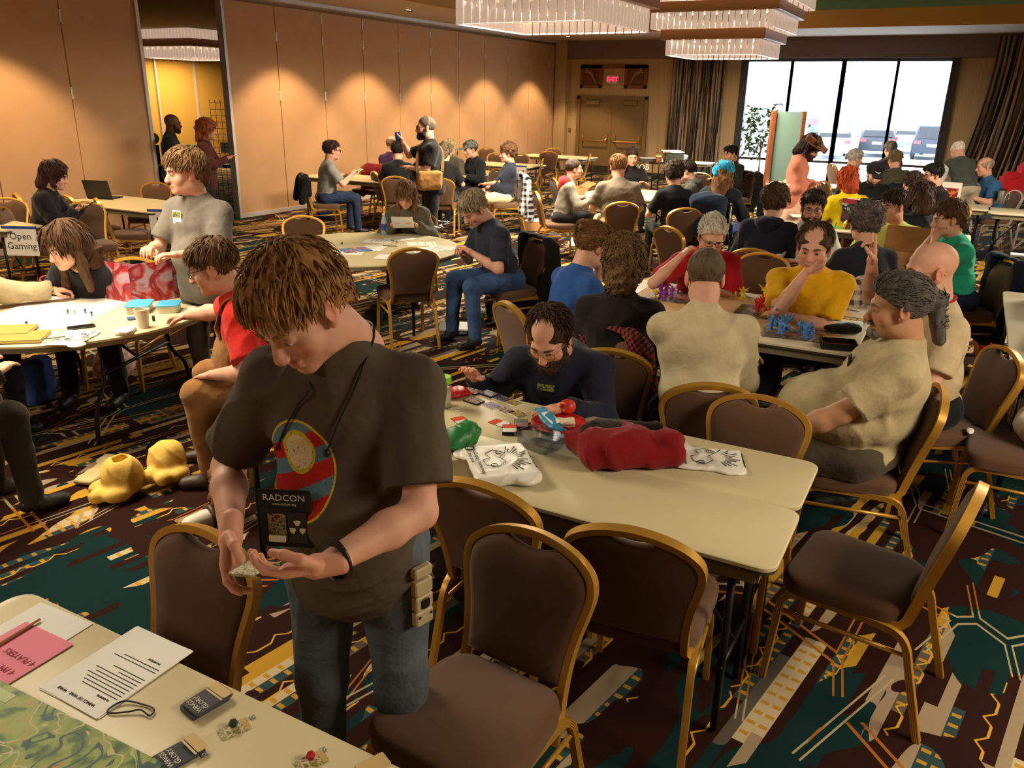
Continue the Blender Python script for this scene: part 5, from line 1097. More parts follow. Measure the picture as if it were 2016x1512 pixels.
# ---- main table
def blob(name, label, cat, u, v, z, head, color, s, h=.008, m=None, wr=(.004, 60), part=None, group=None):
    t = item(name, label, cat, u, v, z, head, group); V, Q = s.mesh(h, wrinkle(wr[0], wr[1], int(u))); link(part or 'body', fast_mesh(name, V, Q), t, m or M_CLOTH, lin(color)); return t
t = item('snack_jar', 'clear jar with a bright green lid on the long table', 'jar', 872, 800, TZ); MB().lathe([(.040, 0), (.043, .01), (.043, .10), (.036, .118)], n=20).build('jar_body', M_CLEAR, t, 40); MB().lathe([(.036, .004), (.038, .07), (.03, .085)], n=14).build('contents', M_MATTE, t, True, lin((206, 196, 160))); MB().lathe([(.040, .118), (.041, .122), (.041, .146), (.037, .150)], n=20).build('lid', M_PLASTIC, t, 40, lin((140, 214, 30)))
blob('snack_packet', 'red crinkled snack packet beside the green lid jar', 'packet', 893, 780, TZ, 60, (170, 24, 32), SDF(.02).el((0, 0, .02), (.055, .075, .02)).bx((0, .07, .012), (.10, .02, .006), .002), .005, M_PLASTIC, (.004, 110))
ART = [card_art('card_art_violet', [(64, 50, 84), (140, 120, 150), (40, 30, 50), (190, 180, 190)], 70), card_art('card_art_rust', [(120, 84, 70), (190, 160, 130), (90, 70, 80), (160, 170, 170)], 70), card_art('card_art_gold', [(60, 66, 60), (190, 160, 60), (120, 120, 110), (60, 50, 60)], 70)]
for i, (u, v, a, n, l) in enumerate(((930, 772, 1, 6, 'stack of game cards nearest the jar'), (933, 791, 1, 6, 'second stack of game cards, below the first'), (962, 777, 0, 7, 'violet stack of game cards in the far row'), (988, 785, 0, 1, 'flat violet card in the far row'), (1011, 793, 2, 1, 'gold framed card in the far row'), (968, 799, 0, 1, 'violet card in the near row'), (995, 808, 1, 1, 'rust coloured card in the near row'), (1020, 815, 2, 1, 'gold card beside the sorter\'s hand'))):
    t = item('game_card', l, 'cards', u, v, TZ, 172-3*i); slab(t, 'card', .063, .088, .0012*n+.0006, m=M_INK if n > 1 else M_PAPER, r=.004); slab(t, 'face', .058, .083, .0005, m=ART[a], z=.0012*n+.0006, r=.003)
for u, v, h, n, l in ((983, 833, 168, 1, 'orange and white card on the long table'), (907, 828, 150, 1, 'orange and white card near the front man\'s elbow'), (1003, 850, 118, 14, 'deck of orange and white cards'), (1026, 838, 118, 11, 'deck of cards with a grey picture on top')):
    t = item('trading_card', l, 'cards', u, v, TZ, h); z = .0012*n; slab(t, 'cards', .063, .088, z+.0004, m=M_INK, r=.004); slab(t, 'top_half', .060, .043, .0005, (206, 74, 36) if 'picture' not in l else (120, 120, 110), z=z+.0004, c=(0, .0215)); slab(t, 'bottom_half', .060, .042, .0005, (232, 228, 222) if 'picture' not in l else (150, 120, 110), z=z+.0004, c=(0, -.0215))
t = item('elastic_band', 'white elastic loop lying on the long table', 'band', 897, 806, TZ+.002); MB().tube([(.022*math.cos(a), .018*math.sin(a), 0) for a in np.linspace(0, 6.28, 17)[:-1]], .0015, 5, True).build('loop', M_PAPER, t, True)
def tub(t, w, l, h, m, color=None, r=.03, th=.003, nm='tub'):
    o = rrect(w*.86, l*.86, r, 4); p = rrect(w, l, r*1.2, 4); q = rrect(w-2*th, l-2*th, r, 4); s_ = rrect(w*.86-2*th, l*.86-2*th, r, 4); q2 = rrect(w+.012, l+.012, r*1.3, 4)
    return MB().layers([[(x, y, 0) for x, y in o], [(x, y, h-.008) for x, y in p], [(x, y, h-.006) for x, y in q2], [(x, y, h) for x, y in q2], [(x, y, h) for x, y in q], [(x, y, th) for x, y in s_]]).build(nm, m, t, 40, None if color is None else lin(color))
M_BLUEC = glass_mat('blue_clear_plastic', (.78, .84, .93), .82)
t = item('food_container', 'open blue tinted plastic food container', 'container', 1064, 878, TZ, 75); tub(t, .19, .15, .055, M_BLUEC)
t = item('food_container', 'blue container lid underneath the red plate', 'container', 1102, 848, TZ, 75); tub(t, .21, .17, .022, mat('slate_plastic', (66, 76, 104), .4))
t = item('paper_plate', 'red plate holding snacks on the long table', 'plate', 1100, 838, TZ+.024); MB().lathe([(.08, 0), (.115, .014), (.125, .016), (.124, .018), (.113, .017), (.078, .004)], n=28).build('plate', M_PLASTIC, t, 40, lin((190, 40, 34)))
t = item('apple', 'red and yellow bitten apple on the red plate', 'apple', 1117, 815, TZ+.035); V, Q = SDF(.012).el((0, 0, .036), (.038, .038, .035)).el((0, 0, .075), (.012, .012, .012), .02, 'sub').el((-.01, -.045, .04), (.018, .02, .022), .006, 'sub').mesh(.004); link('fruit', fast_mesh('apple', V, Q), t, mat('apple_skin', (206, 60, 40), .35, var=(18, .5))); MB().tube([(0, 0, .06), (.004, 0, .085)], .0018, 5).build('stem', M_WOOD, t)
t = blob('snack_bar', 'blue and white snack bar wrapper leaning on the plate', 'packet', 1082, 832, TZ+.04, 150, (60, 140, 176), SDF(.01).el((0, 0, .012), (.038, .085, .016)).bx((0, .088, .012), (.062, .022, .004), .001).bx((0, -.088, .012), (.062, .022, .004), .001), .004, M_PLASTIC, (.003, 120)); slab(t, 'label_patch', .045, .09, .002, (224, 226, 220), z=.026, r=.006); t.rotation_euler[0] = .25
t = blob('folded_napkin', 'crumpled pale napkin on the red plate', 'napkin', 1108, 838, TZ+.03, 30, (214, 196, 170), SDF(.01).bx((0, 0, .015), (.05, .09, .02), .004).bx((.02, .02, .025), (.04, .06, .012), .003), .005, None, (.004, 140))
blob('green_bag', 'crumpled green bag partly hidden behind the front man\'s arm', 'bag', 900, 880, TZ, 0, (40, 120, 60), SDF(.03).el((0, 0, .04), (.07, .06, .045)).el((-.05, .02, .05), (.06, .05, .05)), .007, M_PLASTIC, (.006, 90))
def ray_bag(u, v, head, w, l, h, label, curl=.0):
    t = item('printed_bag', label, 'bag', u, v, TZ, head, 'white printed shop bags'); s = SDF(.012).bx((0, 0, h/2+.003), (w, l, h), .012)
    s.el((-w*.42, -l*.30, h*.5), (w*.2, l*.2, h*.55), .02).el((w*.5, l*.45, .012), (.05, .05, .012), .02); V, Q = s.mesh(.006, wrinkle(.0028, 60, int(u))); link('bag_film', fast_mesh('bag', V, Q), t, mat('white_film', (232, 228, 216), .35)); z = h+.0075; b = MB()
    for k in range(16):
        a = R(200+140*k/15); r0, r1 = .055, .055+.06*(.7+.3*math.sin(k*2.1)); x0, y0, x1, y1 = r0*math.cos(a), r0*math.sin(a)-.01, r1*1.15*math.cos(a), r1*math.sin(a)-.01
        if abs(x1) < w*.47 and abs(y1) < l*.47: b.sweep([(x0, y0, z), (x1, y1, z)], [(-.0022, -.0006), (.0022, -.0006), (.0022, .0006), (-.0022, .0006)], scale=[.4, 1.2])
    for c, pts in ((0, [(-.07, .0), (-.05, .045), (.0, .05), (.012, .02), (.06, .03), (.085, -.005), (.05, -.05), (.01, -.02), (-.03, -.035)]),): b.tube([(x, y+.02, z) for x, y in pts], .0014, 4, True)
    for x, y in ((-.055, .035), (.055, -.005)): b.tube([(x+.013*math.cos(q), y+.013*math.sin(q), z+.0005) for q in np.linspace(0, 6.28, 13)[:-1]], .0018, 4, True)
    for k in range(14): b.box((-w*.4+w*.8*k/13, -l/2-.0035, h*.5), (.003, .004, h*(.3+.4*abs(math.sin(k*1.7)))))
    b.build('line_print', M_INK, t); text('Adventures Underground', w*.082, at3(-.0, l*.36, z+.001, 90), M_INK, t); text('your local', w*.075, at3(.03, l*.45, z+.001, 90), M_INK, t); b = MB(); b.tube([(w*.40+.018*math.cos(q), l*.40+.018*math.sin(q), z) for q in np.linspace(.5, 5.5, 12)], .003, 4); b.build('logo_ring', M_INK, t); return t
ray_bag(985, 925, 222, .30, .25, .042, 'white printed shop bag with books inside, nearest the front man')
ray_bag(1395, 908, 200, .21, .27, .012, 'flat white printed shop bag right of the red jacket')
t = item('book', 'brown book sticking out of the printed bag', 'book', 925, 940, TZ, 222); [slab(t, nm, .2, .15, h_, c_, z=z_) for nm, h_, c_, z_ in (('cover', .004, (90, 66, 40), 0), ('pages', .022, (216, 196, 150), .004), ('cover', .004, (110, 90, 50), .026))]
# red jacket
t = item('red_jacket', 'red and black jacket heaped on the long table', 'jacket', 1235, 905, TZ, 35); s = SDF(.03).bx((0, 0, .055), (.25, .42, .10), .045, .03).el((.02, -.05, .10), (.12, .15, .065)).bx((-.10, -.14, .05), (.12, .20, .09), .04, .03, rot=rotm(.5)).rc((.06, .14, .12), (-.13, .25, .03), .055, .03, .03, sq=((0, 0, 1), .6)).bx((-.13, .02, .025), (.10, .30, .04), .018, .02, rot=rotm(-.2)); s.el((-.05, -.08, .175), (.085, .10, .05), .02, 'sub'); s.cut((0, 0, .002), (0, 0, -1)); V, Q = s.mesh(.0065, wrinkle(.006, 52, 5)); link('jacket_shell', fast_mesh('jacket', V, Q), t, M_CLOTH, lin((126, 20, 26)))
V, Q = SDF(.03).el((-.06, -.08, .095), (.085, .11, .055)).bx((-.085, .06, .10), (.03, .20, .06), .01, .02, rot=rotm(-.3)).mesh(.0065, wrinkle(.005, 60, 8)); link('lining', fast_mesh('lining', V, Q), t, M_CLOTH, lin((34, 28, 22)))
b = MB(); rr = random.Random(2)
for k in range(9):
    x, y = rr.uniform(-.13, .02), rr.uniform(-.2, .2); z = .155-.25*abs(y)**1.5-.6*abs(x+.02)**1.5; b.tube([(x+.012*math.cos(a)*(1-a/9), y+.012*math.sin(a)*(1-a/9), z+.01) for a in np.linspace(0, 5, 9)], .0014, 4)
b.build('embroidery', M_INK, t)
# ---- board game table
t = item('game_mat', 'peach game mat edged with blue tape on the board game table', 'game board', 1470, 620, TZ+.001, 90); c_ = np.array(t.location); t.location = (-1.28, 5.56, TZ); slab(t, 'mat', 1.5, .92, .0015, (222, 180, 130), r=.004)
b = MB(); [b.box((0, y, .002), (1.56, .016, .0012)) for y in (-.47, .47)]; b.build('tape', M_MATTE, t, False, lin((60, 84, 150)))
M_BOARD = card_art('board_art', [(70, 58, 50), (120, 100, 84), (60, 50, 56), (150, 130, 100), (90, 84, 70)], 14)
for u, v, w, l, hd, lb in ((1500, 615, .34, .36, 92, 'dark printed board tile under the red figures'), (1330, 585, .40, .36, 92, 'dark board tile under the purple figures'), (1560, 660, .36, .20, 98, 'dark board tile under the blue figures'), (1598, 622, .10, .22, 74, 'narrow player board with a red print'), (1630, 622, .12, .24, 76, 'narrow player board with a green print'), (1672, 632, .2, .22, 88, 'player board with a yellow grid'), (1610, 650, .24, .1, 98, 'long dark player board beside the blue figures')):
    t = item('board_tile', lb, 'game board', u, v, TZ+.002, hd); slab(t, 'tile', w, l, .003, m=M_BOARD, r=.004)
    if 'grid' in lb: b = MB(); [b.box((x, y, .0035), (.034, .05, .0008)) for x in (-.06, -.02, .02, .06) for y in (-.06, 0, .06)]; b.build('printed_cells', M_MATTE, t, False, lin((190, 160, 90)))
    else: slab(t, 'printed_panel', w*.4, l*.4, .0006, {'a': (150, 90, 70)}.get('a'), z=.003, c=(.02, .02))
def figure(u, v, col_, label, hgt, seed, group):
    r = random.Random(seed); t = item('game_figure', label, 'figurine', u, v, TZ+.004, r.uniform(0, 360), group); s = SDF(.006); w = hgt*.28
    s.rc((-w*.35, 0, 0), (-w*.15, 0, hgt*.42), w*.25, w*.3).rc((w*.4, .0, 0), (w*.1, 0, hgt*.42), w*.25, w*.3).el((0, 0, hgt*.56), (w*.62, w*.45, hgt*.22)).el((0, w*.2, hgt*.86), (w*.32, w*.34, hgt*.12))
    s.rc((w*.5, 0, hgt*.66), (w*1.5, w*.6, hgt*(.5+.4*r.random())), w*.24, w*.14).rc((-w*.5, 0, hgt*.66), (-w*1.3, w*.7, hgt*(.4+.5*r.random())), w*.24, w*.14)
    if hgt > .07: s.rc((-w*.3, -w*.3, hgt*.6), (-w*1.7, -w*.9, hgt*1.0), w*.3, w*.05).rc((w*.3, -w*.3, hgt*.6), (w*1.7, -w*.9, hgt*1.05), w*.3, w*.05).rc((0, -w*.3, hgt*.3), (w*.6, -w*1.6, hgt*.08), w*.3, w*.1)
    V, Q = s.mesh(.0042); link('figure', fast_mesh('figure', V, Q), t, M_PLASTIC, lin(col_)); MB().lathe([(hgt*.30, -.003), (hgt*.30, .001), (hgt*.27, .002)], n=12).build('base', M_PLASTIC, t, False, lin(col_))
CLR = dict(purple=(140, 60, 165), yellow=(240, 205, 20), red=(220, 50, 56), blue=(90, 150, 222))
for i, (u, v, c, hh) in enumerate([(1290, 585, 'yellow', .05), (1300, 582, 'purple', .07), (1312, 578, 'purple', .08), (1306, 590, 'purple', .06), (1322, 584, 'purple', .06), (1335, 577, 'purple', .045), (1448, 584, 'yellow', .035), (1462, 587, 'yellow', .065), (1506, 588, 'yellow', .08), (1518, 598, 'yellow', .04), (1528, 599, 'yellow', .04), (1502, 622, 'yellow', .04), (1518, 628, 'yellow', .045), (1549, 624, 'yellow', .045), (1488, 603, 'red', .05), (1492, 614, 'red', .07), (1500, 606, 'red', .075), (1509, 612, 'red', .07), (1514, 604, 'red', .06), (1521, 617, 'red', .05), (1534, 608, 'red', .04), (1545, 606, 'red', .035), (1518, 648, 'blue', .07), (1530, 640, 'blue', .10), (1536, 656, 'blue', .07), (1546, 650, 'blue', .08), (1574, 655, 'blue', .06), (1584, 664, 'blue', .07), (1594, 658, 'blue', .06), (1600, 666, 'blue', .05)]):
    figure(u, v, CLR[c], '%s plastic game figure standing in the %s group on the board game table' % (c, c), hh*1.4, i, c+' game figures')
t = item('dice_tray', 'black dice tray with red lining and brown dice', 'tray', 1650, 684, TZ, 105); b = MB(); [b.box(c, d) for c, d in (((0, .07, .02), (.20, .006, .04)), ((0, -.07, .02), (.20, .006, .04)), ((.097, 0, .02), (.006, .14, .04)), ((-.097, 0, .02), (.006, .14, .04)), ((0, 0, .003), (.2, .14, .006)))]; b.build('box', M_BLACK, t); slab(t, 'felt', .188, .128, .002, (190, 20, 30), z=.0065)
b = MB(); rr = random.Random(4); [b.box((.04+rr.uniform(-.03, .03), rr.uniform(-.03, .03), .016), (.014, .014, .014), rr.random()) for _ in range(6)]; b.build('dice', M_PLASTIC, t, False, lin((110, 50, 24)))
blob('dice_bag', 'crumpled black cloth bag beside the dice tray', 'bag', 1655, 655, TZ, 100, (18, 16, 16), SDF(.03).el((0, 0, .025), (.10, .05, .03)).el((.07, .03, .03), (.05, .04, .03)), .008)
t = item('white_tray', 'white and pale blue plastic tray behind the black bag', 'tray', 1660, 640, TZ, 98); slab(t, 'tray', .24, .07, .03, (206, 226, 232), r=.01, ch=.004); slab(t, 'recess', .2, .04, .001, (236, 240, 240), z=.0302, r=.01)
for u, v, c, l in ((1600, 603, (80, 30, 24), 'brown die at the far edge of the game mat'), (1571, 608, (70, 40, 120), 'purple die near the man in yellow'), (1614, 607, (110, 30, 30), 'red die next to the player boards')): t = item('die', l, 'die', u, v, TZ+.003, 30); icosa(t, .012, c)
# ---- left round table
t = item('wet_erase_map', 'large pale battle map with a faded blue patch', 'map', 120, 610, TZ+.001, 28); 
def faded():
    k = NT('faded_map', .6); x, y, z = k.xyz(k.coord()); n = k.noise(k.coord(), 5.0, 2.0); d = k.f('ADD', k.f('ADD', k.f('ABSOLUTE', k.f('MULTIPLY', x, 2.4)), k.f('ABSOLUTE', k.f('MULTIPLY', y, 5.0))), k.f('MULTIPLY', n, .8)); return k.out(k.mix(k.lt(d, .95), lin((236, 220, 204)), lin((196, 210, 204))))
slab(t, 'sheet', .92, .66, .002, m=faded(), r=.01)
t = item('paper_sheet', 'white paper on the left rim of the round table', 'paper', 10, 565, TZ+.004, 60); slab(t, 'sheet', .3, .22, .001, (238, 228, 210))
gs = thing('game_screen', (0, 0, TZ), 0, 'folding game screen with red and pink cloudy artwork', 'screen'); q = [G(u, v, TZ) for u, v in ((192, 585), (262, 598), (345, 588), (384, 576))]
def screen_art():
    k = NT('screen_art', .4); p = k.coord(); n = k.noise(p, 7.0, 3.0, 1.2); c = k.ramp(n, [(0, (120, 112, 112)), (.36, (166, 140, 150)), (.47, (160, 44, 40)), (.55, (110, 26, 34)), (.62, (180, 116, 140)), (.75, (150, 100, 136))], 'LINEAR'); return k.out(c)
M_SCR = screen_art()
for a_, b_ in zip(q[:-1], q[1:]): d_ = b_-a_; L_ = math.hypot(d_[0], d_[1]); o = MB().box((0, 0, .135), (L_, .004, .27)).build('panel', M_SCR, gs); o.location = ((a_[0]+b_[0])/2, (a_[1]+b_[1])/2, 0); o.rotation_euler = (0, 0, math.atan2(d_[1], d_[0]))
q2 = [G(u, v, TZ) for u, v in ((192, 585), (215, 566))]; d_ = q2[1]-q2[0]; o = MB().box((0, 0, .135), (math.hypot(d_[0], d_[1]), .004, .27)).build('panel', M_SCR, gs); o.location = ((q2[0][0]+q2[1][0])/2, (q2[0][1]+q2[1][1])/2, 0); o.rotation_euler = (0, 0, math.atan2(d_[1], d_[0]))
for u, v, w, l, lb in ((276, 612, .19, .15, 'wider plastic food box with a blue lid'), (334, 612, .145, .14, 'smaller plastic food box with a blue lid')): t = item('food_box', lb, 'container', u, v, TZ, 40); MB().prism(rrect(w*.92, l*.92, .02, 3), 0, .045, .003).build('box', mat('frosted_plastic', (196, 186, 160), .4), t, 40); MB().prism(rrect(w+.006, l+.006, .02, 3), .045, .056, .003).build('lid', M_PLASTIC, t, 40, lin((70, 170, 214)))
t = item('plastic_cup', 'empty translucent plastic cup on the round table', 'cup', 283, 645, TZ); MB().lathe([(.032, 0), (.044, .115), (.046, .118), (.042, .118), (.03, .005)], n=20).build('cup', mat('cup_plastic', (214, 208, 190), .35), t, 40)
def phone(u, v, head, label, z=TZ): t = item('phone', label, 'phone', u, v, z, head); slab(t, 'body', .075, .155, .009, m=M_BLACK, r=.01, ch=.002); slab(t, 'screen', .068, .145, .0006, m=mat('dark_screen', (20, 18, 18), .15), z=.009, r=.008); return t
phone(160, 645, 62, 'black phone lying on the left round table')
t = ray_bag(145, 668, 30, .30, .20, .008, 'flat white printed bag on the rim of the left round table')
t = item('pen', 'green pen on the flat printed bag', 'pen', 106, 665, TZ+.02, 60); MB().tube([(0, -.06, 0), (0, .06, 0)], .004, 6).build('barrel', M_PLASTIC, t, True, lin((90, 110, 60)))
blob('paper_envelope', 'torn yellow paper envelope beside the cup', 'envelope', 248, 655, TZ, 40, (206, 170, 110), SDF(.01).bx((0, 0, .012), (.13, .09, .02), .004).el((.05, 0, .02), (.03, .05, .02)), .006, M_PAPER, (.004, 80))
t = item('card_pack', 'blue pack lying behind the cup', 'packet', 266, 628, TZ, 60); slab(t, 'pack', .06, .09, .012, (60, 84, 120), r=.004, ch=.002)
t = item('marker_cap', 'small black marker cap beside the cup', 'cap', 303, 632, TZ, 0); MB().lathe([(.009, 0), (.009, .03), (.007, .034)], n=10).build('cap', M_BLACK, t)  # only the loose cap of a marker
for i, (u, v, c) in enumerate(((134, 617, 'green'), (147, 618, 'grey'), (168, 616, 'navy'), (181, 621, 'dark'))): figure(u, v, {'green': (60, 70, 44), 'grey': (150, 150, 130), 'navy': (36, 42, 76), 'dark': (50, 56, 40)}[c], '%s miniature figure standing on the battle map' % c, .032, 60+i, 'miniatures on the battle map')
for u, v, l in ((15, 655, 'thick yellow and black book at the left rim'), (40, 668, 'second dark book under the notes')): t = item('book', l, 'book', u, v, TZ+(.0 if 'second' in l else .003), 40); slab(t, 'cover', .21, .28, .004, (60, 52, 36)); slab(t, 'pages', .205, .275, .014, (214, 190, 120), z=.004); slab(t, 'cover', .21, .28, .004, (150, 130, 60), z=.018)
paper(62, 664, 30, 'handwritten sheet beside the yellow book', .2, .24, TZ+.003, 7)
for u, v, l in ((52, 637, 'black die near the battle map edge'), (66, 655, 'black die on the handwritten sheet'), (80, 653, 'clear die on the handwritten sheet')): t = item('die', l, 'die', u, v, TZ+.004, 10); icosa(t, .010, (30, 26, 24) if 'black' in l else (200, 190, 170))
ob = item('open_book', 'open white booklet standing on the table by the long haired woman', 'book', 140, 575, TZ, 20); [setattr(MB().box((0, .05, .06), (.16, .004, .12)).build('page', M_PAPER, ob), 'rotation_euler', (rx, 0, rz_)) for rx, rz_ in ((-.3, .3), (.35, -.5), (.05, 1.2))]
blob('chips_packet', 'red and white snack bag by the game screen', 'packet', 165, 578, TZ, 10, (196, 170, 150), SDF(.02).el((0, 0, .02), (.09, .06, .022)).bx((.08, 0, .012), (.02, .10, .004), .001), .007, M_PLASTIC, (.005, 90))
blob('chips_packet', 'red foil snack bag next to the game screen', 'packet', 182, 570, TZ, 50, (176, 40, 34), SDF(.02).el((0, 0, .02), (.07, .05, .022)), .007, M_PLASTIC, (.005, 90))
t = item('dice_tower', 'dark red leather dice cup held at the left', 'dice cup', 95, 582, TZ, 0); V, Q = SDF(.01).rc((0, 0, .02), (.0, .02, .12), .042, .05).rc((0, 0, .04), (0, .03, .16), .03, .038, .004, 'sub').cut((0, 0, .0), (0, 0, -1)).cut((0, 0, .135), (.3, .3, 1)).mesh(.006); link('cup', fast_mesh('cup', V, Q), t, mat('red_leather', (112, 34, 34), .5))
t = item('marker_box', 'black and red marker box at the right rim', 'box', 367, 588, TZ, 40); slab(t, 'box', .12, .05, .02, m=M_BLACK, r=.004); slab(t, 'label_patch', .09, .035, .001, (196, 40, 40), z=.02)
t = item('paper_scrap', 'white paper scrap at the right rim of the round table', 'paper', 378, 606, TZ, 35); slab(t, 'scrap', .1, .045, .001, (236, 226, 206))
# floor things by the left round table
MY = mat('yellow_plush', (222, 182, 84), .85, bump=(30, .3, .01))
for u, v, hd, l, op in ((247, 972, 250, 'yellow padded costume foot with an open top, standing on the carpet', True), (330, 945, 300, 'yellow padded costume foot lying beside the overalls man\'s shoe', False)):
    t = item('padded_boot', l, 'costume boot', u, v, 0, hd); s = SDF(.03).el((0, 0, .11), (.105, .11, .11)).el((-.09, .06, .05), (.05, .07, .045)).el((.05, .11, .05), (.05, .06, .045)).el((-.03, .13, .045), (.045, .06, .04)).bx((0, 0, .16), (.15, .15, .12), .05, .03)
    if op: s.bx((0, 0, .25), (.075, .09, .16), .01, .01, 'sub')
    s.cut((0, 0, .002), (0, 0, -1)); V, Q = s.mesh(.0075, wrinkle(.005, 50, 3)); link('padding', fast_mesh('foot', V, Q), t, MY)
    if not op: t.rotation_euler[0] = R(12)
t = item('costume_belt', 'cream costume belt and strap lying on the carpet', 'belt', 195, 935, .0, 20); s = SDF(.015).bx((0, 0, .02), (.30, .12, .03), .012).rc((-.14, -.02, .02), (.06, .10, .04), .025, .02).el((-.16, -.06, .02), (.07, .05, .018)); V, Q = s.mesh(.008, wrinkle(.004, 60, 9)); link('belt', fast_mesh('belt', V, Q), t, M_CLOTH, lin((200, 180, 130)))
t = item('furry_boot', 'brown and white shoe with brown fur beside the front chair', 'shoe', 428, 1030, 0, 255); V, Q = SDF(.03).rc((0, -.05, .05), (0, .14, .045), .055, .045).rc((0, -.05, .05), (0, -.06, .16), .055, .06).cut((0, 0, .005), (0, 0, -1)).mesh(.007); link('shoe_upper', fast_mesh('shoe', V, Q), t, M_SHOE, lin((216, 206, 190))); V, Q = SDF(.02).rc((0, -.06, .12), (0, -.08, .26), .075, .085).mesh(.008, wrinkle(.008, 130, 4)); link('fur', fast_mesh('fur', V, Q), t, M_FUZZ, lin((140, 96, 56))); MB().tube([(-.06, .03, .03), (-.05, .03, .085), (0, .03, .105), (.05, .03, .085), (.06, .03, .03)], .016, 6).build('strap', M_SHOE, t, True, lin((70, 46, 30)))
blob('tote_bag', 'blue printed tote bag on the floor under the round table', 'bag', 78, 790, 0, 20, (56, 84, 150), SDF(.04).bx((0, 0, .16), (.26, .14, .32), .04), .012)
blob('plastic_bag', 'pink and white striped bag on the floor under the round table', 'bag', 228, 745, 0, 30, (200, 150, 140), SDF(.05).el((0, 0, .12), (.18, .14, .14)).el((.08, .05, .18), (.09, .08, .09)), .012, mat('striped_bag', (206, 160, 150), .6, var=(26, .5)), (.01, 40))
# overalls bib, name badge
p2 = P['P2']; o_ = P['P2']; s = SDF(.03); b0 = o_['bel']; s.el(b0+o_['fw']*.055+o_['up']*.03, (.235, .262, .25), .03); s.cut(b0+o_['fw']*.05, -o_['fw']); s.cut(b0+o_['up']*.24, o_['up']); s.cut(b0+o_['rt']*.19, o_['rt']); s.cut(b0-o_['rt']*.19, -o_['rt']); s.bx(b0-np.array([0, 0, .0])+o_['up']*.34-o_['fw']*.14, (.5, .001, .01), .0005) if False else None
V, Q = s.mesh(.010, wrinkle(.004, 40, 2)); link('overall_bib', fast_mesh('bib', V, Q), o_['root'], M_CLOTH, lin((140, 98, 54)))
st_ = MB(); [st_.sweep(crom([b0+o_['up']*.19+o_['fw']*.19+o_['rt']*sx*.09, o_['neck']-o_['up']*.06+o_['rt']*sx*.10+o_['fw']*.13, o_['neck']+o_['up']*.022+o_['rt']*sx*.10, o_['neck']-o_['up']*.16-o_['fw']*.165+o_['rt']*sx*.08], 5), [(-.02, -.004), (.02, -.004), (.02, .004), (-.02, .004)]) for sx in (-1, 1)]; st_.build('overall_strap', M_CLOTH, o_['root'], True, lin((140, 98, 54)))
def badge_on(k, u, v, w, h, label, m=None):
    p = P[k]; q = hit(p, u, v, .006)
    if q is None: return
    n = unit([q[1][0], q[1][1], 0]); t = thing('name_badge', (p['x'], p['y'], 0), p['rz'], label, 'badge'); FM = frame(q[0], np.cross((0, 0, 1.0), n), (0, 0, 1)); MB().rbox((0, 0, 0), (w, h, .003), .004, .0008).build('holder', m or M_PAPER, t).matrix_local = FM; MB().box((0, h*.2, .002), (w*.9, h*.45, .001)).build('picture', card_art('badge_green_art', [(70, 90, 40), (150, 150, 70), (40, 60, 60), (170, 160, 120)], 60), t).matrix_local = FM
badge_on('P6', 350, 428, .085, .085, 'name badge clipped to the standing man\'s grey t-shirt')
badge_on('P48', 1075, 768, .10, .075, 'dark name badge hanging on the navy sweater', M_BLACK)
pz = thing('pencil', (0, 0, 0), 0, 'pencil held between the standing man\'s hands', 'pencil'); a_ = P['P6']; RM6 = Matrix.Translation((a_['x'], a_['y'], 0)) @ Matrix.Rotation(a_['rz'], 4, 'Z'); e0, e1 = [RM6 @ Vector(h[0]+h[1]@np.array([0, .09, -.03])) for h in a_['hands']]; MB().tube([e0, e1], .005, 6).build('shaft', M_MATTE, pz, True, lin((214, 180, 120)))
# ---- middle round table
for u, v, hd, l, ln in ((745, 475, 20, 'white sheet near the water bottle', 5), (790, 470, 70, 'character sheet with dark print in front of the girl', 9), (735, 488, 110, 'white sheet in the middle of the round table', 4), (830, 480, 40, 'white sheet left of the grey haired man', 3), (850, 492, 75, 'white sheet under the grey haired man\'s elbow', 3), (870, 488, 10, 'white sheet at the right rim of the middle round table', 4), (840, 500, 130, 'white sheet overlapping the near rim at right', 2), (685, 497, 30, 'sheet with a dark picture and blue border', 6), (770, 506, 20, 'small white sheet behind the chair back', 2)): paper(u, v, hd, l, z=TZ+.001+.0004*(int(u) % 9), lines=ln)
t = item('magazine', 'blue illustrated booklet on the middle round table', 'booklet', 700, 492, TZ+.004, 60); slab(t, 'cover', .2, .26, .004, m=card_art('booklet_art', [(40, 90, 170), (90, 150, 200), (190, 70, 60), (220, 220, 220)], 16))
def bottle(u, v, z, label, body, lab, cap, h=.22, r=.033, m=None):
    t = item('bottle', label, 'bottle', u, v, z); bb_ = MB().lathe([(r*.8, 0), (r, .01), (r, h*.55), (r*.95, h*.62), (r*.45, h*.86), (r*.42, h*.93)], n=16).build('bottle_body', m or M_PLASTIC, t, 40, None if m else lin(body)); MB().lathe([(r*1.02, h*.22), (r*1.02, h*.52)], n=16).build('label_wrap', M_PLASTIC, bb_, 40, lin(lab)); MB().lathe([(r*.46, h*.92), (r*.46, h), (r*.3, h)], n=12).build('cap', M_PLASTIC, t, 40, lin(cap)); return t
M_WATER = mat('clear_bottle', (176, 188, 196), .12, alpha=.75)
bottle(757, 462, TZ, 'clear water bottle with a blue label beside the girl', (170, 190, 200), (40, 76, 150), (230, 230, 230), m=M_WATER)
for i, (u, v, c) in enumerate(((673, 481, 'green'), (781, 478, 'grey'), (795, 478, 'white'), (772, 502, 'olive'))): t = item('die', '%s die on the middle round table' % c, 'die', u, v, TZ+.003, 20*i); icosa(t, .013, {'green': (40, 90, 40), 'grey': (110, 110, 104), 'white': (220, 216, 200), 'olive': (90, 96, 40)}[c])
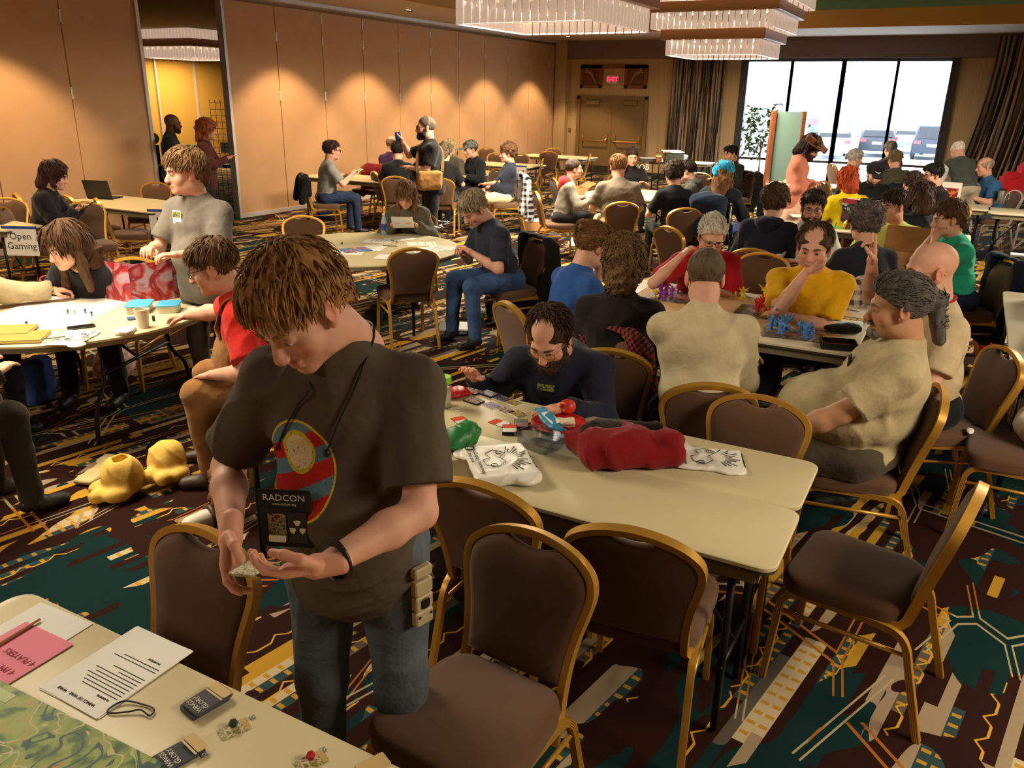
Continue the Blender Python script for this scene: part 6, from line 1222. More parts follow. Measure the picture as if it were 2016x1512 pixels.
t = item('pen', 'dark green pen on the white sheets', 'pen', 768, 484, TZ+.008, 20); MB().tube([(0, -.07, 0), (0, .07, 0)], .004, 6).build('barrel', M_PLASTIC, t, True, lin((40, 70, 50)))
def held_sheet(k, label, off=(0, .10, .04), sz=(.22, .16), tilt=50, n=2):
    p = P[k]; RM_ = Matrix.Translation((p['x'], p['y'], 0)) @ Matrix.Rotation(p['rz'], 4, 'Z'); c = (p['hands'][0][0]+p['hands'][1][0])/2+np.array(off); t = thing('held_paper', RM_ @ Vector(c), p['rz'], label, 'paper')
    for i in range(n): o = slab(t, 'sheet', sz[0], sz[1], .001, (232, 228, 216), z=.004*i); o.rotation_euler = (R(180+tilt), .05*i, .08*i)
    b = MB(); [b.box((-.02+.01*(k2 % 3), .055-.018*k2, -.0012), (.15, .004, .0006)) for k2 in range(7)]; o = b.build('printed_lines', M_INK, t); o.rotation_euler = (R(180+tilt), 0, 0)
held_sheet('P17', 'white sheets held up by the girl', (0, .09, .05)); held_sheet('P10', 'printed page held by the man in the grey shirt', (0, .12, .04), (.22, .18), 30, 1)
blob('plastic_bag', 'clear plastic bag in the hands of the grey haired man', 'bag', 870, 447, .84, 0, (190, 190, 186), SDF(.03).el((0, 0, .03), (.10, .07, .04)), .01, M_CLEAR, (.01, 60))
# floor things by the middle round table
t = item('backpack', 'black backpack with grey pockets on the floor by the jeans man\'s chair', 'backpack', 985, 622, 0, 200); V, Q = SDF(.06).bx((0, 0, .14), (.44, .26, .28), .09).el((.05, -.10, .12), (.16, .08, .10)).cut((0, 0, .003), (0, 0, -1)).mesh(.013, wrinkle(.008, 36, 3)); link('pack', fast_mesh('pack', V, Q), t, M_CLOTH, lin((32, 30, 28))); V, Q = SDF(.02).bx((.0, -.02, .285), (.22, .14, .03), .012).bx((-.12, -.10, .22), (.09, .05, .10), .012).mesh(.01); link('pocket', fast_mesh('pocket', V, Q), t, M_CLOTH, lin((110, 104, 92))); MB().sweep(crom([(.16, .05, .27), (.28, .05, .24), (.32, 0, .12), (.24, -.05, .02)], 5), [(-.02, -.004), (.02, -.004), (.02, .004), (-.02, .004)]).build('strap', M_CLOTH, t, False, lin((26, 24, 24)))
bottle(974, 632, 0, 'clear water bottle with a dark label standing before the black backpack', (150, 160, 160), (24, 44, 52), (220, 220, 220), .24, m=M_WATER)
blob('plastic_bag', 'crumpled clear plastic bag on the carpet near the binder', 'bag', 932, 625, 0, 20, (150, 146, 130), SDF(.03).el((0, 0, .04), (.17, .11, .05)).el((.08, .05, .06), (.08, .07, .06)), .012, mat('smoky_film', (150, 144, 124), .25), (.014, 50))
t = item('binder', 'black binder lying on the carpet under white sheets', 'binder', 893, 650, 0, 120); slab(t, 'cover', .28, .32, .004, m=M_BLACK, z=0); slab(t, 'pages', .26, .30, .03, (216, 206, 190), z=.004); slab(t, 'cover', .28, .32, .004, m=M_BLACK, z=.034)
t = paper(912, 641, 120, 'white sheet lying on the black binder', z=.042)
blob('small_bag', 'small black bag on the floor behind the front man\'s shoulder', 'bag', 735, 640, 0, 20, (20, 20, 22), SDF(.04).el((0, 0, .08), (.14, .09, .09)).el((-.08, 0, .12), (.05, .05, .07)), .013)
# ---- clothes hung on chairs
def hung(k, label, color, name='hung_jacket', m=None, drop=.55, wide=.25, sleeve=True, cat='jacket', seed=1, extra=None):
    p = P[k]; t = thing(name, (p['x'], p['y'], 0), p['crz'], label, cat); s = SDF(.04); top = .90; yb = -.33
    s.bx((0, -.30, top-drop/2), (wide*2, .10, drop), .045, .03, rot=rotm(0, -.16, 0)); s.rc((-wide*.8, -.31, top-.01), (wide*.8, -.31, top-.01), .05, .05, .03); s.bx((0, -.265, top-.16), (.34, .09, .36), .03, .004, 'sub', rot=rotm(0, -.22, 0))
    if sleeve:
        for sx in (-1, 1): s.rc((sx*wide*.9, -.33, top-.06), (sx*(wide+.03), -.40, max(top-drop-.05, .12)), .065, .05, .03)
    V, Q = s.mesh(min(max(p['D']*.0018, .008), .018), wrinkle(.012, 30, seed)); link('cloth', fast_mesh('jacket', V, Q), t, m or M_CLOTH, lin(color)); return t
def pattern(name, c1, c2, f=22.0, chk=True):
    k = NT(name, .9); x, y, z = k.xyz(k.coord()); a = k.f('FRACT', k.f('MULTIPLY', k.f('ADD', x, k.f('MULTIPLY', y, .6)), f)); b = k.f('FRACT', k.f('MULTIPLY', z, f)); m1 = k.lt(a, .5); m2 = k.lt(b, .5); v = k.f('MULTIPLY', k.f('ADD', m1, m2), .5) if chk else k.f('ABSOLUTE', k.f('SUBTRACT', m1, m2)); return k.out(k.mix(v, lin(c1), lin(c2)))
hung('P48', 'red and black patterned jacket over the card sorter\'s chair', (110, 30, 30), m=pattern('red_pattern', (24, 18, 20), (140, 44, 40), 26, False), drop=.5, seed=2)
hung('P16', 'black and white plaid jacket hung over a chair back', (60, 60, 64), m=pattern('plaid', (14, 14, 18), (190, 190, 196), 11), drop=.62, wide=.27, seed=4)
hung('P18', 'long black jacket hung over the jeans man\'s chair', (16, 15, 15), drop=.74, wide=.26, seed=5)
t = hung('P40', 'navy jacket with a yellow letter hung over the green shirt man\'s chair', (22, 30, 50), drop=.72, wide=.25, seed=6); text('M', .13, frame((.0, -.385, .60), (1, 0, .2), (0, -.1, 1)), M_MATTE, t, color=(*lin((220, 180, 40)), 1)) 
hung('P25', 'black coat hung over the chair behind the blue bandana', (18, 18, 20), drop=.66, seed=7); hung('P32', 'dark navy coat hung over the olive jacket man\'s chair', (24, 28, 42), drop=.5, seed=8); hung('P11', 'dark red jacket behind the man in purple', (120, 24, 30), drop=.45, seed=9); hung('P39', 'grey plaid cloth over the chair behind the navy t-shirt', (150, 140, 130), m=pattern('grey_plaid', (70, 62, 60), (190, 178, 164), 14), drop=.4, seed=10); hung('P10', 'black jacket at the partition behind the grey shirt man', (20, 20, 22), drop=.3, seed=11)
# ---- headwear
def worn(k, name, label, cat, s, color, h=.009, m=None, wr=None):
    p = P[k]; RM_ = Matrix.Translation((p['x'], p['y'], 0)) @ Matrix.Rotation(p['rz'], 4, 'Z') @ p['HM']; t = thing(name, (p['x'], p['y'], 0), p['rz'], label, cat); V, Q = s.mesh(h, wr); o = link('crown', fast_mesh(name, V, Q), t, m or M_CLOTH, lin(color)); o.matrix_local = p['HM']; return t, p['HM']
cap = lambda: SDF(.01).el((0, -.014, .05), (.097, .118, .092)).cut((0, 0, .035), (0, .12, -1)).el((0, .135, .048), (.075, .075, .010), .012)
t, H_ = worn('P30', 'baseball_cap', 'black baseball cap with a small white swoosh on a seated man', 'cap', cap(), (22, 24, 32)); MB().tube([(-.028, .109, .085), (-.012, .112, .072), (.012, .112, .078), (.034, .105, .092)], .006, 5, scale=[.5, 1, .9, .2]).build('swoosh_mark', M_PAPER, t).matrix_local = H_
worn('P15', 'baseball_cap', 'faded grey baseball cap on the man at the L6 table', 'cap', cap(), (112, 116, 106))
t, H_ = worn('P26', 'tricorn_hat', 'brown leather tricorn hat on the robed person', 'hat', SDF(.015).el((0, -.01, .065), (.094, .112, .085)).cut((0, 0, .04), (0, .1, -1)).rc((-.0, .165, .06), (.125, -.08, .095), .012, .014, .012, sq=((0, 0, 1), 2.6)).rc((-.0, .165, .06), (-.125, -.08, .095), .012, .014, .012, sq=((0, 0, 1), 2.6)).rc((.125, -.08, .095), (-.125, -.08, .095), .012, .012, .012, sq=((0, 0, 1), 3.0)).el((0, .02, .045), (.135, .14, .012), .02), (120, 72, 48), .008, M_SHOE)
t, H_ = worn('P24', 'bandana', 'bright turquoise bandana with white print on a head', 'bandana', SDF(.012).el((0, -.014, .05), (.110, .128, .100)).cut((0, 0, .015), (0, .25, -1)).rc((-.09, -.09, .03), (-.05, -.15, -.02), .03, .02), (30, 150, 200), .008, None, wrinkle(.006, 60, 4)); b = MB(); rr = random.Random(3)
for _ in range(10): a_, e_ = rr.uniform(0, 6.28), rr.uniform(.3, 1.2); b.ball((.112*math.cos(a_)*math.cos(e_), -.014+.130*math.sin(a_)*math.cos(e_), .05+.101*math.sin(e_)), .008, 6, 4)
b.build('white_print', M_PAPER, t).matrix_local = H_
p = P['P26']; s = SDF(.05); s.rc((0, 0, 1.0), (0, .0, .10), .17, .25, .05); s.cut((0, 0, .06), (0, 0, -1)); V, Q = s.mesh(.018, wrinkle(.018, 22, 3)); link('robe_skirt', fast_mesh('robe', V, Q), p['root'], M_CLOTH, lin((226, 184, 160)))
p = P['P35']; s = SDF(.05)
for sx, (A, E, W) in zip((1, -1), p['arms']): s.rc(A, E, .066, .058, .03); s.rc(E, E+(W-E)*.95, .054, .042, .03, flat=True)
V, Q = s.mesh(.018, wrinkle(.006, 40, 2)); link('shirt_sleeves', fast_mesh('sleeves', V, Q), p['root'], M_CLOTH, lin((214, 216, 220)))
# prints on shirts
for k, u, v, txt_, sz in (('P21', 1262, 330, 'MOB', .14),):
    q = hit(P[k], u, v, .008)
    if q is not None: n = unit([q[1][0], q[1][1], 0]); text(txt_, sz, frame(q[0], np.cross((0, 0, 1.0), n), (0, 0, 1)), M_PAPER, P[k]['root'], name='chest_print')
q = hit(P['P13'], 838, 272, .008)
if q is not None:
    b = MB(); rr = random.Random(1)
    for k2 in range(9): a_ = R(20+140*k2/8); b.box((.13*math.cos(a_), .10*math.sin(a_)-.02, 0), (.026, .034, .002), a_-math.pi/2)
    n = unit([q[1][0], q[1][1], 0]); b.build('chest_print', M_PAPER, P['P13']['root']).matrix_local = frame(q[0], np.cross((0, 0, 1.0), n), (0, 0, 1))
# bags and things people carry
p = P['P13']; RM_ = Matrix.Translation((p['x'], p['y'], 0)) @ Matrix.Rotation(p['rz'], 4, 'Z'); t = thing('shoulder_bag', (p['x'], p['y'], 0), p['rz'], 'tan canvas shoulder bag worn by the standing bearded man', 'bag'); V, Q = SDF(.03).bx((-.22, .06, 1.02), (.16, .34, .26), .05).bx((-.29, .06, 1.05), (.04, .32, .2), .02).mesh(.016, wrinkle(.005, 40, 4)); link('bag_body', fast_mesh('bag', V, Q), t, M_CLOTH, lin((160, 118, 66))); MB().sweep(crom([(-.24, .22, 1.12), (-.10, .20, 1.30), (.10, .12, 1.46), (.13, -.02, 1.54), (.0, -.16, 1.40), (-.22, -.12, 1.14)], 5), [(-.02, -.004), (.02, -.004), (.02, .004), (-.02, .004)]).build('strap', M_CLOTH, t, False, lin((110, 80, 46)))
w_, Mx_ = p['hands'][0]; c0 = w_+Mx_@np.array([0.0, .06, -.045]); t = thing('drink_cup', RM_ @ Vector(c0), 0, 'blue plastic cup in the raised hand of the bearded man', 'cup'); MB().lathe([(.030, -.06), (.041, .06), (.036, .06), (.028, -.055)], n=16).build('cup', M_PLASTIC, t, 40, lin((30, 70, 170)))
p = P['P7']; RM7 = Matrix.Translation((p['x'], p['y'], 0)) @ Matrix.Rotation(p['rz'], 4, 'Z'); c0 = RM7 @ Vector((p['hands'][0][0]+p['hands'][1][0])/2+np.array([0, .11, .03])); t = thing('phone', c0, p['rz'], 'black phone held by the woman at the partition', 'phone'); o = slab(t, 'body', .075, .15, .009, m=M_BLACK, r=.01); o.rotation_euler = (R(35), 0, 0)
# backpack on the back of the bandana person's wheelchair
p = P['P24']; t = thing('wheelchair', (p['x'], p['y'], 0), p['rz'], 'wheelchair with a blue printed side panel under the bandana person', 'wheelchair')
MB().rbox((0, .02, .46), (.46, .44, .05), .03, .01).build('seat', M_BLACK, t); MB().rbox((0, -.24, .70), (.46, .04, .46), .02, .01).build('backrest', M_BLACK, t)
for sx in (-1, 1):
    MB().tube([(sx*.29, -.08+.29*math.cos(a), .30+.29*math.sin(a)) for a in np.linspace(0, 6.283, 33)[:-1]], .015, 6, True, up=(1, 0, 0)).build('wheel', M_BLACK, t, True); sp = MB(); [sp.tube([(sx*.29, -.08, .30), (sx*.29, -.08+.28*math.cos(a), .30+.28*math.sin(a))], .003, 4, up=(1, 0, 0)) for a in np.linspace(0, 5.9, 14)]; sp.build('spokes', M_STEEL, t)
    MB().tube(crom([(sx*.24, -.26, .95), (sx*.24, -.24, .50), (sx*.24, .22, .48), (sx*.24, .34, .15)], 4), .013, 6).build('frame_tube', M_STEEL, t, True); MB().rbox((sx*.265, -.02, .58), (.012, .34, .22), .02, .004).build('side_panel', mat('blue_print', (60, 90, 170), .5, var=(40, .6)), t); MB().tube([(sx*.24, -.26, .93), (sx*.24, -.36, .94)], .018, 8, up=(1, 0, 0)).build('push_handle', M_BLACK, t); MB().tube([(sx*.24-.02, .34, .07), (sx*.24+.02, .34, .07)], .07, 12, up=(0, 1, 0)).build('caster', M_BLACK, t)
t = thing('backpack', (p['x'], p['y'], 0), p['rz'], 'large blue and black backpack hung behind the bandana person', 'backpack'); V, Q = SDF(.06).bx((0, -.36, .78), (.42, .20, .44), .09).el((0, -.40, .98), (.22, .14, .10)).el((0, -.47, .66), (.18, .08, .14)).mesh(.017, wrinkle(.010, 30, 6)); link('pack', fast_mesh('pack', V, Q), t, M_CLOTH, lin((36, 50, 72))); V, Q = SDF(.04).bx((0, -.40, .52), (.46, .16, .26), .07).mesh(.017, wrinkle(.010, 30, 7)); link('lower_bag', fast_mesh('bag', V, Q), t, M_CLOTH, lin((26, 26, 24)))
# ---- partition side
t = item('laptop', 'open dark laptop on the left partition table', 'laptop', 208, 390, TZ, 292); slab(t, 'base', .36, .25, .018, (40, 40, 44), r=.01, ch=.003); o = MB().rbox((0, 0, .12), (.36, .012, .24), .004, .003).build('screen_lid', M_PLASTIC, t, False, lin((30, 32, 36))); o.location = (0, .125, .018); o.rotation_euler = (R(-16), 0, 0); MB().box((0, -.007, .12), (.33, .001, .20)).build('display', mat('dark_screen'), o)
def hang_sign(u, v, txt_, head, label, w=.22, h=.28, z=TZ, size=.1, loc=None):
    p = G(u, v, z) if loc is None else loc; t = thing('paper_sign', (p[0], p[1], z), R(head-90), label, 'sign'); sh_ = MB().box((0, -.004, -h/2+.03), (w, .002, h)).build('sheet', M_PAPER, t); MB().box((0, -.006, .022), (w+.03, .002, .03)).build('tape', M_MATTE, t, False, lin((40, 70, 150))); 
    if txt_: text(txt_, size, frame((0, -.0062, -h/2+.03), (1, 0, 0), (0, 0, 1)), M_INK, sh_, depth=.001)
    return t
hang_sign(38, 452, 'Open\nGaming', 118, 'paper sign reading Open Gaming taped to the table edge', .34, .30, size=.10)
hang_sign(312, 418, 'L', 118, 'paper sign with a letter L taped to the laptop table', .24, .30, size=.16); hang_sign(926, 344, 'L6', 92, 'paper sign reading L6 taped to a far table', .26, .32, size=.17); hang_sign(1030, 331, 'L7', 92, 'paper sign reading L7 behind the plaid jacket', .24, .30, size=.16, loc=(-8.13, 15.278)); hang_sign(778, 362, '', 92, 'paper sign hanging at the table with the blue folder', .24, .28, size=.15)
bottle(938, 336, TZ, 'red cola bottle on the table marked L6', (150, 20, 24), (200, 30, 34), (190, 20, 24), .25); t = item('drink_cup', 'tall clear cup beside the cola bottle', 'cup', 950, 338, TZ); MB().lathe([(.03, 0), (.04, .14), (.036, .14), (.028, .004)], n=14).build('cup', mat('cup_plastic'), t, 40)
t = item('plastic_cup', 'white cup on the table with the blue folder', 'cup', 763, 346, TZ); MB().lathe([(.03, 0), (.042, .10), (.038, .10), (.027, .004)], n=14).build('cup', M_PAPER, t, 40)
t = item('folder', 'flat blue folder on the far table', 'folder', 770, 357, TZ, 118); slab(t, 'cover', .5, .3, .01, (44, 60, 92)); t = item('paper_sheet', 'sheet of paper on the blue folder', 'paper', 750, 352, TZ+.011, 118); slab(t, 'sheet', .25, .2, .002, (210, 206, 196))
blob('plastic_bag', 'clear plastic bag on the far table', 'bag', 803, 350, TZ, 118, (150, 150, 150), SDF(.03).el((0, 0, .04), (.2, .1, .05)), .016, M_CLEAR, (.012, 40))
for i, (u, v) in enumerate(((893, 345), (908, 342), (920, 338), (945, 344))): t = item('game_board', ['dark game piece tray on the L6 table', 'red and white cards on the L6 table', 'small paper map on the L6 table', 'stack of cards on the right of the L6 table'][i], 'game', u, v, TZ, 118+20*i); slab(t, 'piece', .22, .16, .02, [(40, 34, 34), (150, 60, 50), (196, 190, 170), (70, 70, 76)][i])
blob('duffel_bag', 'dark blue bag with white trim under the grey shirt man\'s chair', 'bag', 640, 430, 0, 30, (36, 46, 90), SDF(.05).el((0, 0, .12), (.22, .14, .12)), .018); blob('orange_bag', 'bright orange shopping bag on the floor under the L6 table', 'bag', 962, 412, 0, 30, (214, 84, 30), SDF(.03).bx((0, 0, .2), (.34, .16, .4), .03), .018, M_PLASTIC); blob('dark_case', 'dark blue case leaning below the L6 table', 'case', 893, 408, 0, 60, (44, 58, 84), SDF(.02).bx((0, 0, .2), (.34, .10, .40), .02, rot=rotm(0, .3, 0)).cut((0, 0, .0), (0, 0, -1)), .018)
t = item('cardboard_tray', 'open cardboard box with white wrapping on the carpet', 'box', 1055, 452, 0, 115); MB().box((0, 0, .006), (.5, .34, .012)).build('bottom', M_CARD, t); [MB().box(c, d).build('side', M_CARD, t) for c, d in (((0, .17, .08), (.5, .01, .16)), ((0, -.17, .08), (.5, .01, .16)), ((.25, 0, .08), (.01, .34, .16)), ((-.25, 0, .08), (.01, .34, .16)))]; V, Q = SDF(.04).el((0, 0, .12), (.2, .13, .06)).mesh(.016, wrinkle(.014, 40, 2)); link('wrapping', fast_mesh('wrap', V, Q), t, M_PAPER)
pc = G(1088, 350, .90); t = thing('cardboard_box', (pc[0]+.36*math.cos(R(42)), pc[1]+.36*math.sin(R(42)), .49), R(-48), 'open cardboard box standing on a chair seat', 'box'); [MB().box(c, d).build('side', M_CARD, t) for c, d in (((0, .17, .13), (.42, .008, .26)), ((0, -.17, .13), (.42, .008, .26)), ((.21, 0, .13), (.008, .34, .26)), ((-.21, 0, .13), (.008, .34, .26)), ((0, 0, .004), (.42, .34, .008)))]; [setattr(MB().box((0, .08, 0), (.42, .16, .006)).build('flap', M_CARD, t), 'matrix_local', Matrix.Translation((0, y, .26)) @ Matrix.Rotation(a, 4, 'X')) for y, a in ((.17, .5), (-.17, math.pi-.3))]
blob('white_bundle', 'white paper bundle on the carpet beside a chair leg', 'bundle', 1128, 490, 0, 30, (226, 222, 206), SDF(.03).rc((-.06, 0, .07), (.06, .02, .07), .07, .065), .012, M_PAPER, (.008, 70)); blob('snack_bag', 'dark crumpled bag under the chair with the cardboard box', 'bag', 1090, 475, 0, 10, (70, 60, 60), SDF(.03).el((0, 0, .07), (.09, .07, .08)), .014)
# ---- far side table, door area
for nm, u, v, w, l, h, c, lb in (('storage_bin', 1325, 322, .42, .3, .24, (54, 62, 50), 'green storage box on the side table by the curtain'), ('card_box', 1280, 318, .5, .3, .06, (60, 56, 56), 'flat dark box on the side table'), ('small_box', 1296, 320, .12, .12, .12, (150, 84, 50), 'small copper coloured box on the side table'), ('clear_bin', 1338, 322, .3, .24, .16, (150, 170, 190), 'pale plastic bin on the side table')):
    t = item(nm, lb, 'box', u, v, TZ, 118); MB().rbox((0, 0, h/2), (w, l, h), .02, .006).build('box_body', M_PLASTIC, t, 40, lin(c)); MB().rbox((0, 0, h+.015), (w+.02, l+.02, .03), .02, .006).build('lid', M_PLASTIC, t, 40, lin([min(255, int(q*1.5+30)) for q in c]))
t = item('paper_pile', 'stack of white papers on the green storage box', 'papers', 1322, 300, TZ+.27, 118); [slab(t, 'sheet', .4, .28, .012, (230, 230, 228), z=.013*i).rotation_euler.__setitem__(2, .1*i) for i in range(3)]
# plant
pp = G(1488, 372, 0); t = thing('potted_ficus', (pp[0], pp[1], 0), 0, 'leafy green potted tree in front of the window', 'plant'); MB().lathe([(.16, 0), (.2, .3), (.22, .32), (.2, .32), (.18, .28)], n=18).build('pot', mat('pot_grey', (96, 92, 90), .7), t, 40); MB().tube([(0, 0, .25), (.02, 0, .7), (-.02, .02, 1.2)], .02, 6).tube([(.04, .02, .25), (.0, .03, .8), (.05, 0, 1.3)], .015, 6).build('trunk', M_WOOD, t, True)
rr = random.Random(8); lf = MB(); ML = [mat('leaf_dark', (26, 50, 24), .4), mat('leaf_mid', (44, 74, 34), .4), mat('leaf_pale', (110, 130, 70), .4)]
for i in range(560):
    a_, e_, rd = rr.uniform(0, 6.28), rr.uniform(-1, 1), rr.uniform(.5, 1)**.6; c0 = Vector((.50*rd*math.cos(a_)*math.sqrt(1-e_*e_*.6), .50*rd*math.sin(a_)*math.sqrt(1-e_*e_*.6), 1.42+.66*rd*e_)); d_ = Vector((rr.uniform(-1, 1), rr.uniform(-1, 1), rr.uniform(-1, .3))).normalized(); s2 = d_.cross(Vector((rr.uniform(-1, 1), rr.uniform(-1, 1), rr.uniform(-1, 1)))).normalized(); L = rr.uniform(.11, .18)
    lf.m(rr.choice((0, 0, 1, 1, 2))).add([c0, c0+d_*L*.5+s2*L*.22, c0+d_*L, c0+d_*L*.5-s2*L*.22, c0+d_*L*.5+Vector((0, 0, .006))], [(0, 1, 4), (1, 2, 4), (2, 3, 4), (3, 0, 4)])
o = lf.build('foliage', ML, t); o['kind'] = 'stuff'
# wood and green upright divider with a flared foot
pd = G(1512, 396, 0); t = thing('rolling_divider', (pd[0]-.1, pd[1]+.1, 0), R(24), 'tall upright wooden unit with a pale green panel and flared foot', 'divider'); prof = crom([(-.42, 0), (-.42, .18), (-.30, .32), (-.16, .45), (-.12, .7), (-.11, 1.2), (-.11, 1.92)], 4); poly = [(x, z) for x, z in [(p_[0], p_[1]) for p_ in [np.array(q) for q in prof]]]+[(.11, 1.92), (.11, .7), (.16, .45), (.30, .32), (.42, .18), (.42, 0)]
for x in (-.02, .62): MB().layers([[(x+o_, y, z) for y, z in poly] for o_ in (-.04, .04)]).build('side_panel', M_WOOD, t)
MB().box((.30, 0, 1.14), (.60, .10, 1.54)).build('felt_panel', mat('pale_green_felt', (120, 150, 140), .9), t); MB().box((.3, 0, .2), (.6, .5, .1)).build('shelf', M_WOOD, t)
# ---- boxes and things on the right tables
def obox(u, v, w, l, h, label, head=90, z=TZ, name='cardboard_box', m=None, lidup=True):
    t = item(name, label, 'box', u, v, z, head); mm = m or M_CARD; [MB().box(c, d).build('side', mm, t) for c, d in (((0, l/2, h/2), (w, .006, h)), ((0, -l/2, h/2), (w, .006, h)), ((w/2, 0, h/2), (.006, l, h)), ((-w/2, 0, h/2), (.006, l, h)), ((0, 0, .004), (w, l, .008)))]
    if lidup: o = MB().box((0, 0, .09), (w, .005, .18)).build('flap', mm, t); o.location = (0, l/2, h); o.rotation_euler = (-.15, 0, 0)
    return t
obox(1785, 530, .44, .32, .17, 'open cardboard box on the table behind the yellow shirt man', 92)
t = item('game_box', 'upright game box with a snowy hero picture', 'box', 1690, 447, TZ, 84); MB().rbox((0, 0, .16), (.42, .08, .32), .004, .003, 1).build('box', card_art('game_box_art', [(190, 190, 200), (120, 60, 80), (60, 60, 80), (214, 216, 226), (150, 90, 100)], 6), t); MB().box((0, -.042, .29), (.40, .004, .05)).build('title_band', M_MATTE, t, False, lin((196, 60, 80)))
t = item('card_mat', 'small green card mat beside the game box', 'mat', 1652, 448, TZ, 90); slab(t, 'mat', .22, .3, .003, (130, 170, 70))
for i, (u, v) in enumerate(((1633, 447), (1645, 446), (1712, 392), (1720, 390), (1730, 393), (1726, 396))): figure(u, v, (206, 190, 60) if i > 1 else (110, 100, 60), ('yellow game figure on the table by the black capped man' if i > 1 else 'dark game figure on the table behind the white t-shirt'), .06, 90+i, 'far game figures')
t = item('poster_box', 'upright white box with a red picture in front of the vest man', 'box', 1868, 400, TZ, 80); MB().rbox((0, 0, .15), (.26, .06, .30), .004, .003, 1).build('box', M_PAPER, t); MB().box((0, -.032, .12), (.2, .002, .2)).build('picture', card_art('red_poster', [(170, 40, 40), (220, 120, 60), (120, 30, 36), (210, 190, 170)], 10), t)
t = item('game_parts', 'loose pale game pieces on the table behind the green shirt', 'game', 1825, 440, TZ, 90); b = MB(); rr = random.Random(6); [b.box((rr.uniform(-.3, .3), rr.uniform(-.15, .15), .01), (.05, .04, .02), rr.random()*3) for _ in range(16)]; b.build('pieces', M_PAPER, t)
for i, (u, v) in enumerate(((1560, 418), (1575, 425))): paper(u, v, 80+30*i, ['white sheet left of the bearded man in white', 'second white sheet by the bearded man in white'][i], z=TZ+.002)
for u, v, w, h, c, l in ((1985, 385, .34, .30, (190, 20, 34), 'red gift bag with red tissue'), (2012, 380, .26, .44, (200, 30, 60), 'pink red gift bag at the right edge')):
    t = item('gift_bag', l, 'bag', u, v, TZ, 118); MB().layers([[(x*k, y*k, z) for x, y in rrect(w, .16, .01, 1)] for z, k in ((0, .9), (h, 1.0))]).build('bag_body', M_MATTE, t, False, lin(c)); V, Q = SDF(.03).el((0, 0, h), (w*.45, .08, .08)).mesh(.018, wrinkle(.02, 50, 3)); link('tissue', fast_mesh('tissue', V, Q), t, M_MATTE, lin(c))
t = item('steel_tumbler', 'steel tumbler with handle in front of the gift bags', 'tumbler', 1968, 402, TZ); MB().lathe([(.035, 0), (.045, .05), (.05, .2), (.04, .2)], n=18).build('tumbler_body', M_STEEL, t, 40); MB().lathe([(.051, .2), (.051, .22), (.02, .225)], n=18).build('lid', M_BLACK, t); MB().tube(crom([(.05, 0, .17), (.10, 0, .16), (.10, 0, .08), (.048, 0, .06)], 4), .007, 6).build('handle', M_STEEL, t, True)
blob('shoulder_bag', 'black shoulder bag on the chair at the right edge', 'bag', 1955, 490, .50, 60, (22, 22, 24), SDF(.04).bx((0, 0, .10), (.34, .20, .2), .06), .016).location = (.62, 9.6, .495); t = item('bench_book', 'white booklet on the black shoulder bag', 'book', 1985, 468, .70, 90); t.location = (.62, 9.6, .69); slab(t, 'cover', .2, .14, .02, (214, 206, 190))
# right edge table with a case, crates and bins
t = thing('instrument_case', (.80, 6.9, TZ), R(90), 'black zippered case on the right edge table', 'case'); V, Q = SDF(.03).bx((0, 0, .10), (.55, .42, .2), .03).mesh(.014); link('case_body', fast_mesh('case', V, Q), t, M_CLOTH, lin((16, 15, 16))); b = MB(); [b.box((-.27+.02*i, .215, .13), (.010, .008, .012)) for i in range(27)]; b.build('zip', M_BRASS, t); slab(t, 'leaflet', .2, .3, .003, (190, 60, 60), z=.203)
t = thing('dark_case', (.72, 5.9, TZ), R(80), 'flat dark case with a studded rim at the right edge', 'case'); MB().rbox((0, 0, .03), (.9, .34, .06), .02, .01).build('case_body', M_BLACK, t); b = MB(); [b.ball((-.42+.035*i, .16, .065), .007, 6, 4) for i in range(25)]; b.build('studs', M_BRASS, t)
t = item('red_toolbox', 'red plastic case standing by the wooden crates', 'case', 1928, 800, 0, 100); MB().rbox((0, 0, .22), (.12, .34, .40), .02, .01).build('case_body', M_PLASTIC, t, 40, lin((196, 30, 30))); MB().tube(crom([(0, -.08, .42), (0, -.06, .47), (0, .06, .47), (0, .08, .42)], 4), .012, 6).build('handle', M_PLASTIC, t, True, lin((196, 30, 30))); [MB().box((0, y, .42), (.13, .05, .03)).build('latch', M_PLASTIC, t, False, lin((220, 60, 50))) for y in (-.11, .11)]
for i, (x, y, z, l) in enumerate(((.62, 5.75, 0, 'wooden crate under the right edge table, lowest one'), (.64, 5.72, .24, 'wooden crate stacked on another beneath the table'), (.66, 6.25, 0, 'wooden crate farther back under the right edge table'))):
    t = thing('wooden_crate', (x, y, z), R(88), l, 'crate', 'wooden crates under the table'); MW_ = mat('pine', (150, 104, 60), .7, var=(5, .15))
    for k2 in range(3): z2 = .05+.07*k2; [MB().box(c, d).build('slat', MW_, t) for c, d in (((0, .15, z2), (.44, .012, .055)), ((0, -.15, z2), (.44, .012, .055)), ((.22, 0, z2), (.012, .3, .055)), ((-.22, 0, z2), (.012, .3, .055)))]
    MB().box((0, 0, .012), (.44, .3, .012)).build('bottom', MW_, t)
t = item('storage_tub', 'dark navy plastic bin on the floor behind the bald man\'s chair', 'bin', 1915, 905, 0, 90); MB().layers([[(x*k, y*k, z) for x, y in rrect(.40, .30, .03, 3)] for z, k in ((0, .86), (.26, 1.0), (.27, 1.06), (.29, 1.06))]).build('tub_body', M_PLASTIC, t, 40, lin((24, 34, 56)))
t = item('clear_bin', 'clear plastic bin with a divider on the floor', 'bin', 1805, 868, 0, 110); tub(t, .32, .24, .14, M_CLEAR); MB().box((0, 0, .07), (.004, .2, .11)).build('divider_wall', M_CLEAR, t)
